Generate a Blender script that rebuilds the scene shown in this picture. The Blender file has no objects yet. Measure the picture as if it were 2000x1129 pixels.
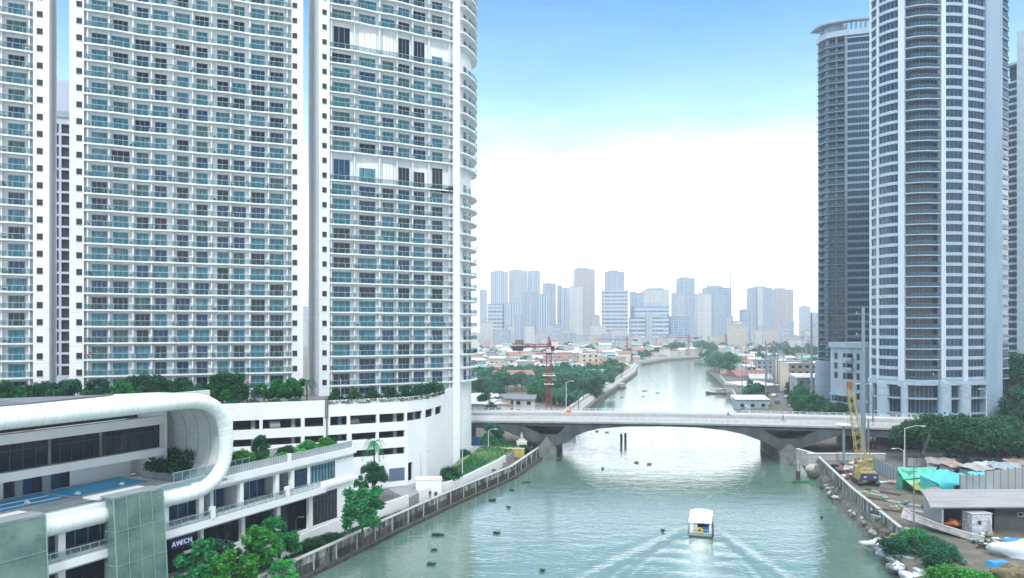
import bpy, math, random
import numpy as np
from mathutils import Vector, Matrix
random.seed(7)
R = math.radians
SC = bpy.context.scene
COL = SC.collection
# ---------------------------------------------------------------- camera, sky, sun, exposure
F, H, HY = 1500.0, 34.0, 645.0          # focal length in px of the 2000 px wide photo, height of the drone, horizon row
cam = bpy.data.cameras.new('camera'); cam.sensor_width = 36; cam.lens = 36*F/2000
cam.shift_y = (HY-564.5)/2000; cam.clip_end = 20000; cam.clip_start = .5
co = bpy.data.objects.new('camera', cam); COL.objects.link(co)
co.location = (0, 0, H); co.rotation_euler = (R(90), 0, 0); SC.camera = co
SUN_EL, SUN_AZ = 42, 182                # degrees; azimuth clockwise from +Y
w = bpy.data.worlds.new('World'); SC.world = w; w.use_nodes = True
nt = w.node_tree; nt.nodes.clear()
N = nt.nodes.new; L = nt.links.new
def wmath(op, a, b=None, c=None, clamp=False):
    n = N('ShaderNodeMath'); n.operation = op; n.use_clamp = clamp
    for i, v in enumerate((a, b, c)):
        if v is None: continue
        if isinstance(v, (int, float)): n.inputs[i].default_value = v
        else: L(v, n.inputs[i])
    return n.outputs[0]
sky = N('ShaderNodeTexSky'); sky.sky_type = 'NISHITA'; sky.sun_disc = False
sky.sun_elevation = R(SUN_EL); sky.sun_rotation = R(SUN_AZ); sky.air_density = 1.0; sky.dust_density = .3; sky.ozone_density = 1.5
tint = N('ShaderNodeMix'); tint.data_type = 'RGBA'; tint.blend_type = 'MULTIPLY'; tint.inputs[0].default_value = 1
L(sky.outputs[0], tint.inputs[6]); tint.inputs[7].default_value = (.62, 1.42, 1.76, 1)
tc = N('ShaderNodeTexCoord'); sep = N('ShaderNodeSeparateXYZ'); L(tc.outputs['Generated'], sep.inputs[0])
zz = sep.outputs[2]
mapp = N('ShaderNodeMapping'); L(tc.outputs['Generated'], mapp.inputs[0]); mapp.inputs['Scale'].default_value = (1.6, 1.6, 5.5)
noi = N('ShaderNodeTexNoise'); L(mapp.outputs[0], noi.inputs[0]); noi.inputs['Scale'].default_value = 2.3; noi.inputs['Detail'].default_value = 9; noi.inputs['Roughness'].default_value = .62
wob = wmath('MULTIPLY', wmath('SUBTRACT', noi.outputs[0], .5), .11)
zw = wmath('ADD', zz, wob)
cr_ = N('ShaderNodeValToRGB'); L(wmath('MULTIPLY', zw, 2.0), cr_.inputs[0]); el = cr_.color_ramp.elements; el[0].position = 0; el[0].color = (1, 1, 1, 1); el[1].position = .90; el[1].color = (0, 0, 0, 1)
for p_, v_ in ((.32, 1.), (.37, .70), (.41, .38), (.45, .235), (.51, .15), (.57, .105), (.65, .068), (.77, .030)):
    e_ = el.new(p_); e_.color = (v_, v_, v_, 1)          # bright bank of air low down, thinning to blue
low = cr_.outputs[0]
high = wmath('MULTIPLY', wmath('MULTIPLY', wmath('SUBTRACT', zz, .39), 8, clamp=True), .95)                        # overcast overhead
cl = wmath('MAXIMUM', low, high, clamp=True)
mx = N('ShaderNodeMix'); mx.data_type = 'RGBA'; L(cl, mx.inputs[0]); L(tint.outputs[2], mx.inputs[6]); lc = N('ShaderNodeMix'); lc.data_type = 'RGBA'; L(low, lc.inputs[0]); lc.inputs[6].default_value = (27, 27.8, 28.2, 1); lc.inputs[7].default_value = (30, 31, 32, 1); L(lc.outputs[2], mx.inputs[7])
dim = N('ShaderNodeMapRange'); L(sep.outputs[1], dim.inputs[0]); dim.inputs[1].default_value = -.35; dim.inputs[2].default_value = .25; dim.inputs[3].default_value = .42; dim.inputs[4].default_value = 1.0   # sky dimmed behind the camera so window reflections stay dark
dm = N('ShaderNodeMix'); dm.data_type = 'RGBA'; dm.blend_type = 'MULTIPLY'; dm.inputs[0].default_value = 1; L(mx.outputs[2], dm.inputs[6]); L(dim.outputs[0], dm.inputs[7])
bg = N('ShaderNodeBackground'); L(dm.outputs[2], bg.inputs[0]); bg.inputs[1].default_value = .12
wo = N('ShaderNodeOutputWorld'); L(bg.outputs[0], wo.inputs[0])
sl = bpy.data.lights.new('sun', 'SUN'); sl.energy = 2.3; sl.angle = R(9); sl.color = (1, .97, .93)
so = bpy.data.objects.new('sun', sl); COL.objects.link(so); so.location = (0, 0, 300)
so.rotation_euler = (R(90-SUN_EL), 0, R(180-SUN_AZ)+math.pi*0)
_d = Vector((math.sin(R(SUN_AZ))*math.cos(R(SUN_EL)), math.cos(R(SUN_AZ))*math.cos(R(SUN_EL)), math.sin(R(SUN_EL))))
so.rotation_euler = _d.to_track_quat('Z', 'Y').to_euler()
vs = SC.view_settings; vs.view_transform = 'Standard'; vs.look = 'None'; vs.exposure = 0.08; vs.gamma = 1
SC.render.engine = 'CYCLES'
SC.cycles.volume_bounces = 1; SC.cycles.max_bounces = 7; SC.cycles.transparent_max_bounces = 12
# ---------------------------------------------------------------- helpers
def P(px, py, D): return Vector(((px-1000)/F*D, D, H-(py-HY)/F*D))
def G(px, py, z=0.): return P(px, py, (H-z)*F/(py-HY))
def tag(o, label=None, cat=None, group=None, kind=None):
    if label: o['label'] = label
    if cat: o['category'] = cat
    if group: o['group'] = group
    if kind: o['kind'] = kind
    return o
def empty(name, loc=(0, 0, 0), rz=0, **k):
    o = bpy.data.objects.new(name, None); COL.objects.link(o); o.location = loc; o.rotation_euler = (0, 0, rz); o.empty_display_size = .5
    return tag(o, **k)
def inst(name, mesh, parent=None, loc=(0, 0, 0), rz=0, sc=None):
    o = bpy.data.objects.new(name, mesh); COL.objects.link(o); o.parent = parent; o.location = loc; o.rotation_euler = (0, 0, rz)
    if sc: o.scale = sc
    return o
def copy_tree(o, parent=None):
    c = o.copy(); COL.objects.link(c); c.parent = parent
    for ch in list(o.children): copy_tree(ch, c)
    return c
class MB:
    def __init__(s): s.v = []; s.f = []; s.m = []; s.sm = []; s.mats = []
    def mi(s, mat):
        if mat not in s.mats: s.mats.append(mat)
        return s.mats.index(mat)
    def add(s, vs, fs, mat, smooth=False):
        b = len(s.v); s.v += [tuple(v) for v in vs]; k = s.mi(mat)
        for f in fs: s.f.append(tuple(b+i for i in f)); s.m.append(k); s.sm.append(smooth)
    def box(s, c, d, mat, rz=0, top=(1, 1)):      # centre, full size; top scales the upper face
        x, y, z = d[0]/2, d[1]/2, d[2]/2; cs, sn = math.cos(rz), math.sin(rz); vs = []
        for sz in (-1, 1):
            t = top if sz > 0 else (1, 1)
            for sx, sy in ((-1, -1), (1, -1), (1, 1), (-1, 1)):
                a, b = sx*x*t[0], sy*y*t[1]
                vs.append((c[0]+a*cs-b*sn, c[1]+a*sn+b*cs, c[2]+sz*z))
        s.add(vs, [(3, 2, 1, 0), (4, 5, 6, 7), (0, 1, 5, 4), (1, 2, 6, 5), (2, 3, 7, 6), (3, 0, 4, 7)], mat)
    def prism(s, pts, z0, z1, mat, smooth=False):
        n = len(pts)
        a = sum(pts[i][0]*pts[(i+1) % n][1]-pts[(i+1) % n][0]*pts[i][1] for i in range(n))
        if a < 0: pts = pts[::-1]
        vs = [(p[0], p[1], z0) for p in pts]+[(p[0], p[1], z1) for p in pts]
        s.add(vs, [tuple(range(n))[::-1], tuple(range(n, 2*n))], mat)
        b = len(s.v)-2*n; k = s.mi(mat)
        for i in range(n):
            j = (i+1) % n; s.f.append((b+i, b+j, b+n+j, b+n+i)); s.m.append(k); s.sm.append(smooth)
    def tube(s, pts, r, mat, n=8, caps=True, smooth=True):
        pts = [Vector(p) for p in pts]; m = len(pts); rs = r if isinstance(r, (list, tuple)) else [r]*m
        vs = []; ref = None
        for i, p in enumerate(pts):
            t = (pts[min(i+1, m-1)]-pts[max(i-1, 0)]).normalized()
            if ref is None: ref = t.orthogonal().normalized()
            a = (ref-t*ref.dot(t)); a = a.normalized() if a.length > 1e-6 else t.orthogonal().normalized(); ref = a; b = t.cross(a)
            for k in range(n):
                q = 2*math.pi*k/n; vs.append(p+(a*math.cos(q)+b*math.sin(q))*rs[i])
        fs = [(i*n+k, i*n+(k+1) % n, (i+1)*n+(k+1) % n, (i+1)*n+k) for i in range(m-1) for k in range(n)]
        s.add(vs, fs, mat, smooth)
        if caps: s.add([vs[k] for k in range(n)], [tuple(range(n))[::-1]], mat); s.add([vs[(m-1)*n+k] for k in range(n)], [tuple(range(n))], mat)
    def bar(s, a, b, w, mat): s.tube([a, b], w*.6, mat, n=4, smooth=False)
    def sheet(s, rows, mat, smooth=True):
        n = len(rows[0]); vs = [p for r in rows for p in r]
        s.add(vs, [(i*n+k, i*n+k+1, (i+1)*n+k+1, (i+1)*n+k) for i in range(len(rows)-1) for k in range(n-1)], mat, smooth)
    def blob(s, c, r, mat, seed=0, rough=.25, n=10):
        rnd = random.Random(seed); vs = []; m = n//2+1
        ph = [rnd.uniform(0, 6.28) for _ in range(6)]
        for i in range(m):
            th = math.pi*(i+.001)/(m-1)*.999
            for k in range(n):
                q = 2*math.pi*k/n
                f = 1+rough*(math.sin(2*q+ph[0]+th*2)*.4+math.sin(3*q+ph[1])*.3*math.sin(th)+math.sin(4*th+ph[2]+q)*.4+rnd.uniform(-.4, .4)*math.sin(th))
                vs.append((c[0]+r[0]*f*math.sin(th)*math.cos(q), c[1]+r[1]*f*math.sin(th)*math.sin(q), c[2]+r[2]*f*math.cos(th)))
        s.add(vs, [(i*n+k, (i+1)*n+k, (i+1)*n+(k+1) % n, i*n+(k+1) % n) for i in range(m-1) for k in range(n)], mat, True)
    def mesh(s, name):
        me = bpy.data.meshes.new(name); me.from_pydata(s.v, [], s.f)
        for m in s.mats: me.materials.append(m)
        me.polygons.foreach_set('material_index', s.m); me.polygons.foreach_set('use_smooth', s.sm); me.update()
        return me
    def build(s, name, parent=None, loc=(0, 0, 0), rz=0, **k): return tag(inst(name, s.mesh(name), parent, loc, rz), **k)
# ---------------------------------------------------------------- materials
def mat(name, c, rough=.6, c2=None, scale=1., spec=.5, metal=0, bump=0., bscale=None, stretch=(1, 1, 1), thr=(.35, .65), alpha=1, trans=0, objrand=0, emit=None):
    m = bpy.data.materials.new(name); m.use_nodes = True; t = m.node_tree; b = t.nodes['Principled BSDF']
    b.inputs['Base Color'].default_value = (*c, 1); b.inputs['Roughness'].default_value = rough; b.inputs['Metallic'].default_value = metal
    b.inputs['Specular IOR Level'].default_value = spec; b.inputs['Alpha'].default_value = alpha; b.inputs['Transmission Weight'].default_value = trans
    if emit: b.inputs['Emission Color'].default_value = (*emit[0], 1); b.inputs['Emission Strength'].default_value = emit[1]
    out = None
    if c2 or bump:
        co = t.nodes.new('ShaderNodeTexCoord'); mp = t.nodes.new('ShaderNodeMapping'); mp.inputs['Scale'].default_value = stretch
        t.links.new(co.outputs['Object'], mp.inputs[0])
    if c2:
        n = t.nodes.new('ShaderNodeTexNoise'); n.inputs['Scale'].default_value = scale; n.inputs['Detail'].default_value = 6; n.inputs['Roughness'].default_value = .6
        t.links.new(mp.outputs[0], n.inputs[0])
        r = t.nodes.new('ShaderNodeValToRGB'); r.color_ramp.elements[0].position = thr[0]; r.color_ramp.elements[1].position = thr[1]
        r.color_ramp.elements[0].color = (*c, 1); r.color_ramp.elements[1].color = (*c2, 1)
        t.links.new(n.outputs[0], r.inputs[0]); out = r.outputs[0]
    if objrand:
        oi = t.nodes.new('ShaderNodeObjectInfo'); hs = t.nodes.new('ShaderNodeHueSaturation')
        mr = t.nodes.new('ShaderNodeMapRange'); mr.inputs[3].default_value = 1-objrand; mr.inputs[4].default_value = 1+objrand; t.links.new(oi.outputs['Random'], mr.inputs[0])
        t.links.new(mr.outputs[0], hs.inputs['Value'])
        mr2 = t.nodes.new('ShaderNodeMapRange'); mr2.inputs[3].default_value = .5-objrand*.07; mr2.inputs[4].default_value = .5+objrand*.05; t.links.new(oi.outputs['Random'], mr2.inputs[0]); t.links.new(mr2.outputs[0], hs.inputs['Hue'])
        if out: t.links.new(out, hs.inputs['Color'])
        else: hs.inputs['Color'].default_value = (*c, 1)
        out = hs.outputs[0]
    if out: t.links.new(out, b.inputs['Base Color'])
    if bump:
        n = t.nodes.new('ShaderNodeTexNoise'); n.inputs['Scale'].default_value = bscale or scale*3; n.inputs['Detail'].default_value = 4; t.links.new(mp.outputs[0], n.inputs[0])
        bp = t.nodes.new('ShaderNodeBump'); bp.inputs['Strength'].default_value = 1; bp.inputs['Distance'].default_value = bump; t.links.new(n.outputs[0], bp.inputs['Height']); t.links.new(bp.outputs[0], b.inputs['Normal'])
    return m
def leafmat(name, c, c2, scale=.6):
    m = mat(name, c, .55, c2=c2, scale=scale, spec=.25, objrand=.28); t = m.node_tree; b = t.nodes['Principled BSDF']
    tr = t.nodes.new('ShaderNodeBsdfTranslucent'); mxs = t.nodes.new('ShaderNodeMixShader'); mxs.inputs[0].default_value = .25
    src = b.inputs['Base Color'].links[0].from_socket; t.links.new(src, tr.inputs[0])
    t.links.new(b.outputs[0], mxs.inputs[1]); t.links.new(tr.outputs[0], mxs.inputs[2]); t.links.new(mxs.outputs[0], t.nodes['Material Output'].inputs[0])
    return m
def gridmat(name, wall, glass, pu, pz, fu, fz, rough=.35, wall2=None, zoff=0):
    """walls with a regular grid of panes (far buildings): u = x+y in object space"""
    m = bpy.data.materials.new(name); m.use_nodes = True; t = m.node_tree; b = t.nodes['Principled BSDF']
    def M(op, a, v=None):
        n = t.nodes.new('ShaderNodeMath'); n.operation = op
        for i, q in enumerate((a, v)):
            if q is None: continue
            if isinstance(q, (int, float)): n.inputs[i].default_value = q
            else: t.links.new(q, n.inputs[i])
        return n.outputs[0]
    co = t.nodes.new('ShaderNodeTexCoord'); s = t.nodes.new('ShaderNodeSeparateXYZ'); t.links.new(co.outputs['Object'], s.inputs[0])
    u = M('DIVIDE', M('ADD', s.outputs[0], s.outputs[1]), pu); v = M('DIVIDE', M('ADD', s.outputs[2], zoff), pz)
    k = M('MULTIPLY', M('LESS_THAN', M('FRACT', u), fu), M('LESS_THAN', M('FRACT', v), fz))
    nrm = t.nodes.new('ShaderNodeNewGeometry'); sn = t.nodes.new('ShaderNodeSeparateXYZ'); t.links.new(nrm.outputs['Normal'], sn.inputs[0])
    k = M('MULTIPLY', k, M('LESS_THAN', M('ABSOLUTE', sn.outputs[2]), .5))
    wn = t.nodes.new('ShaderNodeTexWhiteNoise'); wn.noise_dimensions = '2D'; cb = t.nodes.new('ShaderNodeCombineXYZ'); t.links.new(M('FLOOR', u), cb.inputs[0]); t.links.new(M('FLOOR', v), cb.inputs[1]); t.links.new(cb.outputs[0], wn.inputs[0])
    gl = t.nodes.new('ShaderNodeMix'); gl.data_type = 'RGBA'; t.links.new(wn.outputs[0], gl.inputs[0]); gl.inputs[6].default_value = (*glass, 1); gl.inputs[7].default_value = (*[g*2.2+.02 for g in glass], 1)
    mx = t.nodes.new('ShaderNodeMix'); mx.data_type = 'RGBA'; t.links.new(k, mx.inputs[0]); mx.inputs[6].default_value = (*wall, 1); t.links.new(gl.outputs[2], mx.inputs[7]); t.links.new(mx.outputs[2], b.inputs['Base Color'])
    rr = M('SUBTRACT', .75, M('MULTIPLY', k, .75-rough)); t.links.new(rr, b.inputs['Roughness'])
    return m
def glassmat(name, c, alpha, rough=.08, spec=.6, c2=None):
    m = mat(name, c, rough, spec=spec, c2=c2, scale=.35, thr=(.3, .75)); t = m.node_tree; b = t.nodes['Principled BSDF']
    tr = t.nodes.new('ShaderNodeBsdfTransparent'); tr.inputs[0].default_value = (*[min(1, .75+q*.3) for q in c], 1); mxs = t.nodes.new('ShaderNodeMixShader'); mxs.inputs[0].default_value = alpha
    t.links.new(tr.outputs[0], mxs.inputs[1]); t.links.new(b.outputs[0], mxs.inputs[2]); t.links.new(mxs.outputs[0], t.nodes['Material Output'].inputs[0])
    return m
WHITE = mat('white_paint', (.74, .78, .80), .6, c2=(.66, .71, .73), scale=.35, stretch=(1, 1, .15))
WHITE2 = mat('white_render', (.80, .83, .85), .6, c2=(.73, .77, .79), scale=.25)
WALLW = mat('balcony_wall_paint', (.66, .72, .74), .7, c2=(.58, .65, .67), scale=.6)
SLABW = mat('slab_edge_paint', (.78, .82, .83), .55, c2=(.66, .72, .73), scale=.8)
PALEGREY = mat('pale_grey_wall', (.50, .56, .62), .7, c2=(.43, .49, .55), scale=.2)
GREYW = mat('grey_wall', (.32, .37, .42), .7, c2=(.25, .30, .34), scale=.4)
CONC = mat('concrete', (.20, .22, .22), .85, c2=(.11, .13, .13), scale=.5, bump=.02)
CONCL = mat('light_concrete', (.42, .44, .45), .8, c2=(.32, .34, .35), scale=.6)
STAIN = mat('stained_concrete', (.36, .39, .38), .85, c2=(.035, .05, .045), scale=1.1, stretch=(1, 1, .22), thr=(.36, .56), bump=.03)
STAIND = mat('dark_wet_concrete', (.07, .075, .07), .7, c2=(.03, .035, .03), scale=1.2)
DARK = mat('dark_interior', (.012, .016, .022), .6)
DARKM = mat('dark_metal', (.03, .035, .045), .4)
GLD = mat('dark_glass', (.010, .018, .035), .06, spec=.35)
GLN = mat('navy_glass', (.012, .055, .12), .08, spec=.35)
GLT = mat('teal_curtain_glass', (.02, .14, .20), .12, spec=.3, c2=(.06, .25, .32), scale=1.3, stretch=(3, 3, .2))
GLP = mat('pale_curtain_glass', (.12, .30, .36), .15, spec=.3, c2=(.03, .12, .17), scale=1.0, stretch=(3, 3, .2))
GLY = mat('olive_curtain_glass', (.10, .17, .15), .15, spec=.3, c2=(.02, .08, .11), scale=1.0, stretch=(3, 3, .2))
FRAME = mat('window_frame', (.28, .34, .38), .4)
RAILG = glassmat('balcony_glass', (.10, .26, .32), .11, spec=.25)
RAILM = mat('rail_metal', (.42, .48, .5), .35, metal=.4)
SCREENG = glassmat('frosted_green_glass', (.10, .22, .20), .48, rough=.3, spec=.5, c2=(.30, .46, .42))
POOL = mat('pool_water', (.002, .20, .42), .35, c2=(.005, .26, .48), scale=3, spec=.1, bump=.01, bscale=4)
ASPH = mat('asphalt', (.12, .125, .14), .85, c2=(.09, .095, .105), scale=.7)
PAVE = mat('paving', (.30, .31, .33), .85, c2=(.23, .24, .26), scale=1.1)
PAINT = mat('road_paint', (.75, .76, .76), .6)
SOIL = mat('soil', (.14, .13, .11), .95, c2=(.07, .07, .055), scale=.5, bump=.05)
GRASS = mat('grass', (.05, .14, .05), .95, c2=(.16, .22, .08), scale=.45, bump=.06, bscale=4)
BARK = mat('bark', (.09, .08, .07), .9, c2=(.05, .045, .04), scale=6)
STEEL = mat('galvanised_steel', (.22, .31, .36), .45, c2=(.17, .25, .30), scale=1.5, metal=.3)
LAMPW = mat('lamp_grey', (.5, .54, .56), .4)
YEL = mat('yellow_paint', (.48, .42, .16), .6, c2=(.28, .22, .09), scale=2)
REDC = mat('red_crane_paint', (.30, .05, .06), .6, c2=(.18, .035, .05), scale=1.5)
LEAF1 = leafmat('leaf_bright', (.010, .14, .055), (.035, .29, .085), .9)
LEAF2 = leafmat('leaf_dark', (.006, .065, .032), (.018, .13, .055), .7)
LEAF3 = leafmat('leaf_mid', (.006, .085, .05), (.02, .16, .08), .7)
LEAF4 = leafmat('leaf_far', (.02, .13, .08), (.05, .22, .12), .25)
# ---------------------------------------------------------------- ground and river
LB = [(-150, -60), (-62, -60), (-48, 20), (-38, 70), (-31.6, 98), (-24.5, 116), (-20.9, 126), (-12.6, 147), (0, 176), (7.5, 205), (19, 262), (38.7, 352), (56.7, 425), (98, 600), (118, 715), (124, 740), (170, 850), (242, 944), (363, 1010), (620, 1060), (1500, 1200)]
RB = [(1500, 1050), (620, 960), (400, 905), (250, 830), (185, 700), (152, 600), (136, 510), (108, 378), (96, 329), (84, 262), (77, 205), (73.5, 187), (68, 166), (65.5, 152), (63, 141), (60.5, 130), (58, 120), (54, 106), (46, 80), (36, 20), (30, -60)]
gl = MB(); FAR = 4600
gl.prism(LB+[(2400, 1400), (2400, FAR), (-2400, FAR), (-2400, -60)], -4, 1.7, SOIL)
gl.prism(RB+[(2400, -60), (2400, 1180)], -4, 1.9, SOIL)
gl.build('ground', kind='structure')
def wake(x, y):
    """height of the ferry wake and the amount of foam; the stern is at (30.6, 125), heading (.26, .965)"""
    hx, hy = .26, .965; dx, dy = x-32.9, y-133.5
    a = -(dx*hx+dy*hy); l = dx*hy-dy*hx; al = np.abs(l)
    aa = np.maximum(a, .01)
    arm = al-(1.2+.40*aa)
    amp = .13*np.exp(-aa/45)*(1-np.exp(-aa/4))*(a > 0)
    h = amp*np.exp(-(arm/2.6)**2)*np.cos(arm*1.15)
    for k, q in ((.33, .7), (.26, .6), (.20, .5), (.14, .45), (.08, .4)):
        ar2 = al-(.8+k*aa); h += amp*q*np.exp(-(ar2/1.2)**2)*np.cos(ar2*2.0+a*.25)
    h += .07*np.sin(a*1.15)*np.exp(-(l/(2+.22*aa))**2)*np.exp(-aa/35)*(a > 9)
    b = a-8.8
    fo = np.exp(-(l/(1.4+.06*np.maximum(b, 0)))**2)*np.exp(-np.maximum(b, 0)/13.)*(b > 0)
    fo = np.maximum(fo, .12*np.exp(-(arm/.6)**2)*np.exp(-aa/6)*(a > 0))
    return h, fo
def water_mesh():
    xs = np.concatenate([[-1500, -600, -200, -100, -60, -30, -12], np.arange(-2, 68, .35), [75, 90, 120, 200, 500, 1500, 2390]])
    ys = np.concatenate([[-55, 0, 30, 60, 78], np.arange(86, 140, .35), [150, 170, 200, 300, 600, 1000, 1700, 3000]])
    X, Y = np.meshgrid(xs, ys); Z, FO = wake(X, Y)
    ny, nx = X.shape; vs = np.stack([X, Y, Z], -1).reshape(-1, 3)
    i = np.arange(nx-1)[None, :]+np.arange(ny-1)[:, None]*nx; fs = np.stack([i, i+1, i+1+nx, i+nx], -1).reshape(-1, 4)
    me = bpy.data.meshes.new('river'); me.from_pydata(vs.tolist(), [], fs.tolist())
    at = me.attributes.new('foam', 'FLOAT', 'POINT'); at.data.foreach_set('value', FO.reshape(-1).astype(np.float32))
    me.polygons.foreach_set('use_smooth', [True]*len(me.polygons)); return me
def water_mat():
    m = bpy.data.materials.new('river_water'); m.use_nodes = True; t = m.node_tree; b = t.nodes['Principled BSDF']; n_ = t.nodes.new; l_ = t.links.new
    b.inputs['Roughness'].default_value = .05; b.inputs['IOR'].default_value = 1.72
    co = n_('ShaderNodeTexCoord')
    big = n_('ShaderNodeTexNoise'); big.inputs['Scale'].default_value = .045; big.inputs['Detail'].default_value = 5; l_(co.outputs['Object'], big.inputs[0])
    r = n_('ShaderNodeValToRGB'); r.color_ramp.elements[0].color = (.08, .15, .128, 1); r.color_ramp.elements[1].color = (.10, .175, .15, 1); l_(big.outputs[0], r.inputs[0])
    at = n_('ShaderNodeAttribute'); at.attribute_name = 'foam'
    fn = n_('ShaderNodeTexNoise'); fn.inputs['Scale'].default_value = 1.6; fn.inputs['Detail'].default_value = 5; l_(co.outputs['Object'], fn.inputs[0])
    mu = n_('ShaderNodeMath'); mu.operation = 'MULTIPLY'; l_(at.outputs['Fac'], mu.inputs[0]); l_(fn.outputs[0], mu.inputs[1])
    mu2 = n_('ShaderNodeMath'); mu2.operation = 'MULTIPLY'; mu2.inputs[1].default_value = 2.2; mu2.use_clamp = True; l_(mu.outputs[0], mu2.inputs[0])
    mx = n_('ShaderNodeMix'); mx.data_type = 'RGBA'; l_(mu2.outputs[0], mx.inputs[0]); l_(r.outputs[0], mx.inputs[6]); mx.inputs[7].default_value = (.62, .72, .72, 1); l_(mx.outputs[2], b.inputs['Base Color'])
    mp = n_('ShaderNodeMapping'); mp.inputs['Scale'].default_value = (.55, 1.0, 1); l_(co.outputs['Object'], mp.inputs[0])
    n1 = n_('ShaderNodeTexNoise'); n1.inputs['Scale'].default_value = 1.5; n1.inputs['Detail'].default_value = 3; l_(mp.outputs[0], n1.inputs[0])
    n2 = n_('ShaderNodeTexNoise'); n2.inputs['Scale'].default_value = .28; n2.inputs['Detail'].default_value = 2; l_(mp.outputs[0], n2.inputs[0])
    b1 = n_('ShaderNodeBump'); b1.inputs['Distance'].default_value = .05; b1.inputs['Strength'].default_value = 1; l_(n1.outputs[0], b1.inputs['Height'])
    b2 = n_('ShaderNodeBump'); b2.inputs['Distance'].default_value = .10; l_(n2.outputs[0], b2.inputs['Height']); l_(b1.outputs[0], b2.inputs['Normal']); l_(b2.outputs[0], b.inputs['Normal'])
    return m
wm = water_mesh(); wm.materials.append(water_mat()); tag(inst('river_water', wm), kind='structure')
# ---------------------------------------------------------------- plan lines
class Line:
    def __init__(s, pts):
        s.p = [Vector(q) for q in pts]; s.c = [0]
        for a, b in zip(s.p, s.p[1:]): s.c.append(s.c[-1]+(b-a).length)
        s.n = len(s.p); s.len = s.c[-1]
        s.vn = []
        for i in range(s.n):
            a = s.p[max(i-1, 0)]; b = s.p[i]; c = s.p[min(i+1, s.n-1)]
            d = ((b-a).normalized() if i else Vector((0, 0)))+((c-b).normalized() if i < s.n-1 else Vector((0, 0))); d.normalize()
            s.vn.append(Vector((d.y, -d.x)))
    def at(s, q, wdt=0.):
        i = 0
        while i < s.n-2 and q > s.c[i+1]: i += 1
        t = (q-s.c[i])/(s.c[i+1]-s.c[i]); nn = (s.vn[i].lerp(s.vn[i+1], min(1, max(0, t)))).normalized()
        return s.p[i].lerp(s.p[i+1], t)+nn*wdt
    def ang(s, q):
        a = s.at(q-.2); b = s.at(q+.2); return math.atan2(b.y-a.y, b.x-a.x)
    def ray(s, px):       # arc length where the camera ray of column px meets the line
        k = (px-1000)/F; best = None
        for i in range(s.n-1):
            a, b = s.p[i], s.p[i+1]; d = b-a; den = d.x-k*d.y
            if abs(den) < 1e-9: continue
            t = (k*a.y-a.x)/den; e = max(0, -t, t-1)
            if (i == 0 and t < 0) or (i == s.n-2 and t > 1): e = min(e, .999) if best is None else e
            if best is None or e < best[0]: best = (e, s.c[i]+t*d.length)
        return best[1]
    def samples(s, a, b, step):
        k = max(1, int(math.ceil((b-a)/step))); q = [a+(b-a)*i/k for i in range(k+1)]
        q += [c for c in s.c if a+.05 < c < b-.05]; q = sorted(q)
        return [x for i, x in enumerate(q) if i == 0 or x-q[i-1] > .02]
def band(mb, ln, a, b, w0, w1, z0, z1, mt, step=3., wf=None, org=(0, 0, 0)):
    qs = ln.samples(a, b, step); n = len(qs); vs = []
    for q in qs:
        wo = w1+(wf(q) if wf else 0); i = ln.at(q, w0); o = ln.at(q, wo)
        for p, z in ((i, z0), (o, z0), (o, z1), (i, z1)): vs.append((p.x-org[0], p.y-org[1], z-org[2]))
    fs = []
    for i in range(n-1):
        c, d = i*4, i*4+4
        for e in range(4): g = (e+1) % 4; fs.append((c+e, d+e, d+g, c+g)[::-1])
    fs += [(0, 1, 2, 3), tuple(range((n-1)*4, n*4))[::-1]]
    mb.add(vs, fs, mt)
def holed(mb, ln, a, b, z0, z1, holes, th, mt, step=4.):
    """a wall of thickness th along the line, with rectangular openings (s0,s1,za,zb) cut through it"""
    S = set(ln.samples(a, b, step)); Z = {z0, z1}
    for h in holes: S |= {h[0], h[1]}; Z |= {h[2], h[3]}
    S = sorted(x for x in S if a <= x <= b); Z = sorted(Z)
    S = [x for i, x in enumerate(S) if i == 0 or x-S[i-1] > 1e-4]
    def solid(i, j):
        if i < 0 or j < 0 or i >= len(S)-1 or j >= len(Z)-1: return False
        cs, cz = (S[i]+S[i+1])/2, (Z[j]+Z[j+1])/2
        return not any(h[0] < cs < h[1] and h[2] < cz < h[3] for h in holes)
    o = [ln.at(q) for q in S]; n = [ln.at(q, -th) for q in S]
    for i in range(len(S)-1):
        for j in range(len(Z)-1):
            if not solid(i, j): continue
            A, B, Cc, Dd = o[i], o[i+1], n[i+1], n[i]; za, zb = Z[j], Z[j+1]
            mb.add([(A.x, A.y, za), (B.x, B.y, za), (B.x, B.y, zb), (A.x, A.y, zb)], [(0, 1, 2, 3)], mt)
            mb.add([(Dd.x, Dd.y, za), (Cc.x, Cc.y, za), (Cc.x, Cc.y, zb), (Dd.x, Dd.y, zb)], [(3, 2, 1, 0)], mt)
            if not solid(i-1, j): mb.add([(A.x, A.y, za), (A.x, A.y, zb), (Dd.x, Dd.y, zb), (Dd.x, Dd.y, za)], [(0, 1, 2, 3)], mt)
            if not solid(i+1, j): mb.add([(B.x, B.y, za), (B.x, B.y, zb), (Cc.x, Cc.y, zb), (Cc.x, Cc.y, za)], [(3, 2, 1, 0)], mt)
            if not solid(i, j-1): mb.add([(A.x, A.y, za), (B.x, B.y, za), (Cc.x, Cc.y, za), (Dd.x, Dd.y, za)], [(3, 2, 1, 0)], mt)
            if not solid(i, j+1): mb.add([(A.x, A.y, zb), (B.x, B.y, zb), (Cc.x, Cc.y, zb), (Dd.x, Dd.y, zb)], [(0, 1, 2, 3)], mt)
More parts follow.
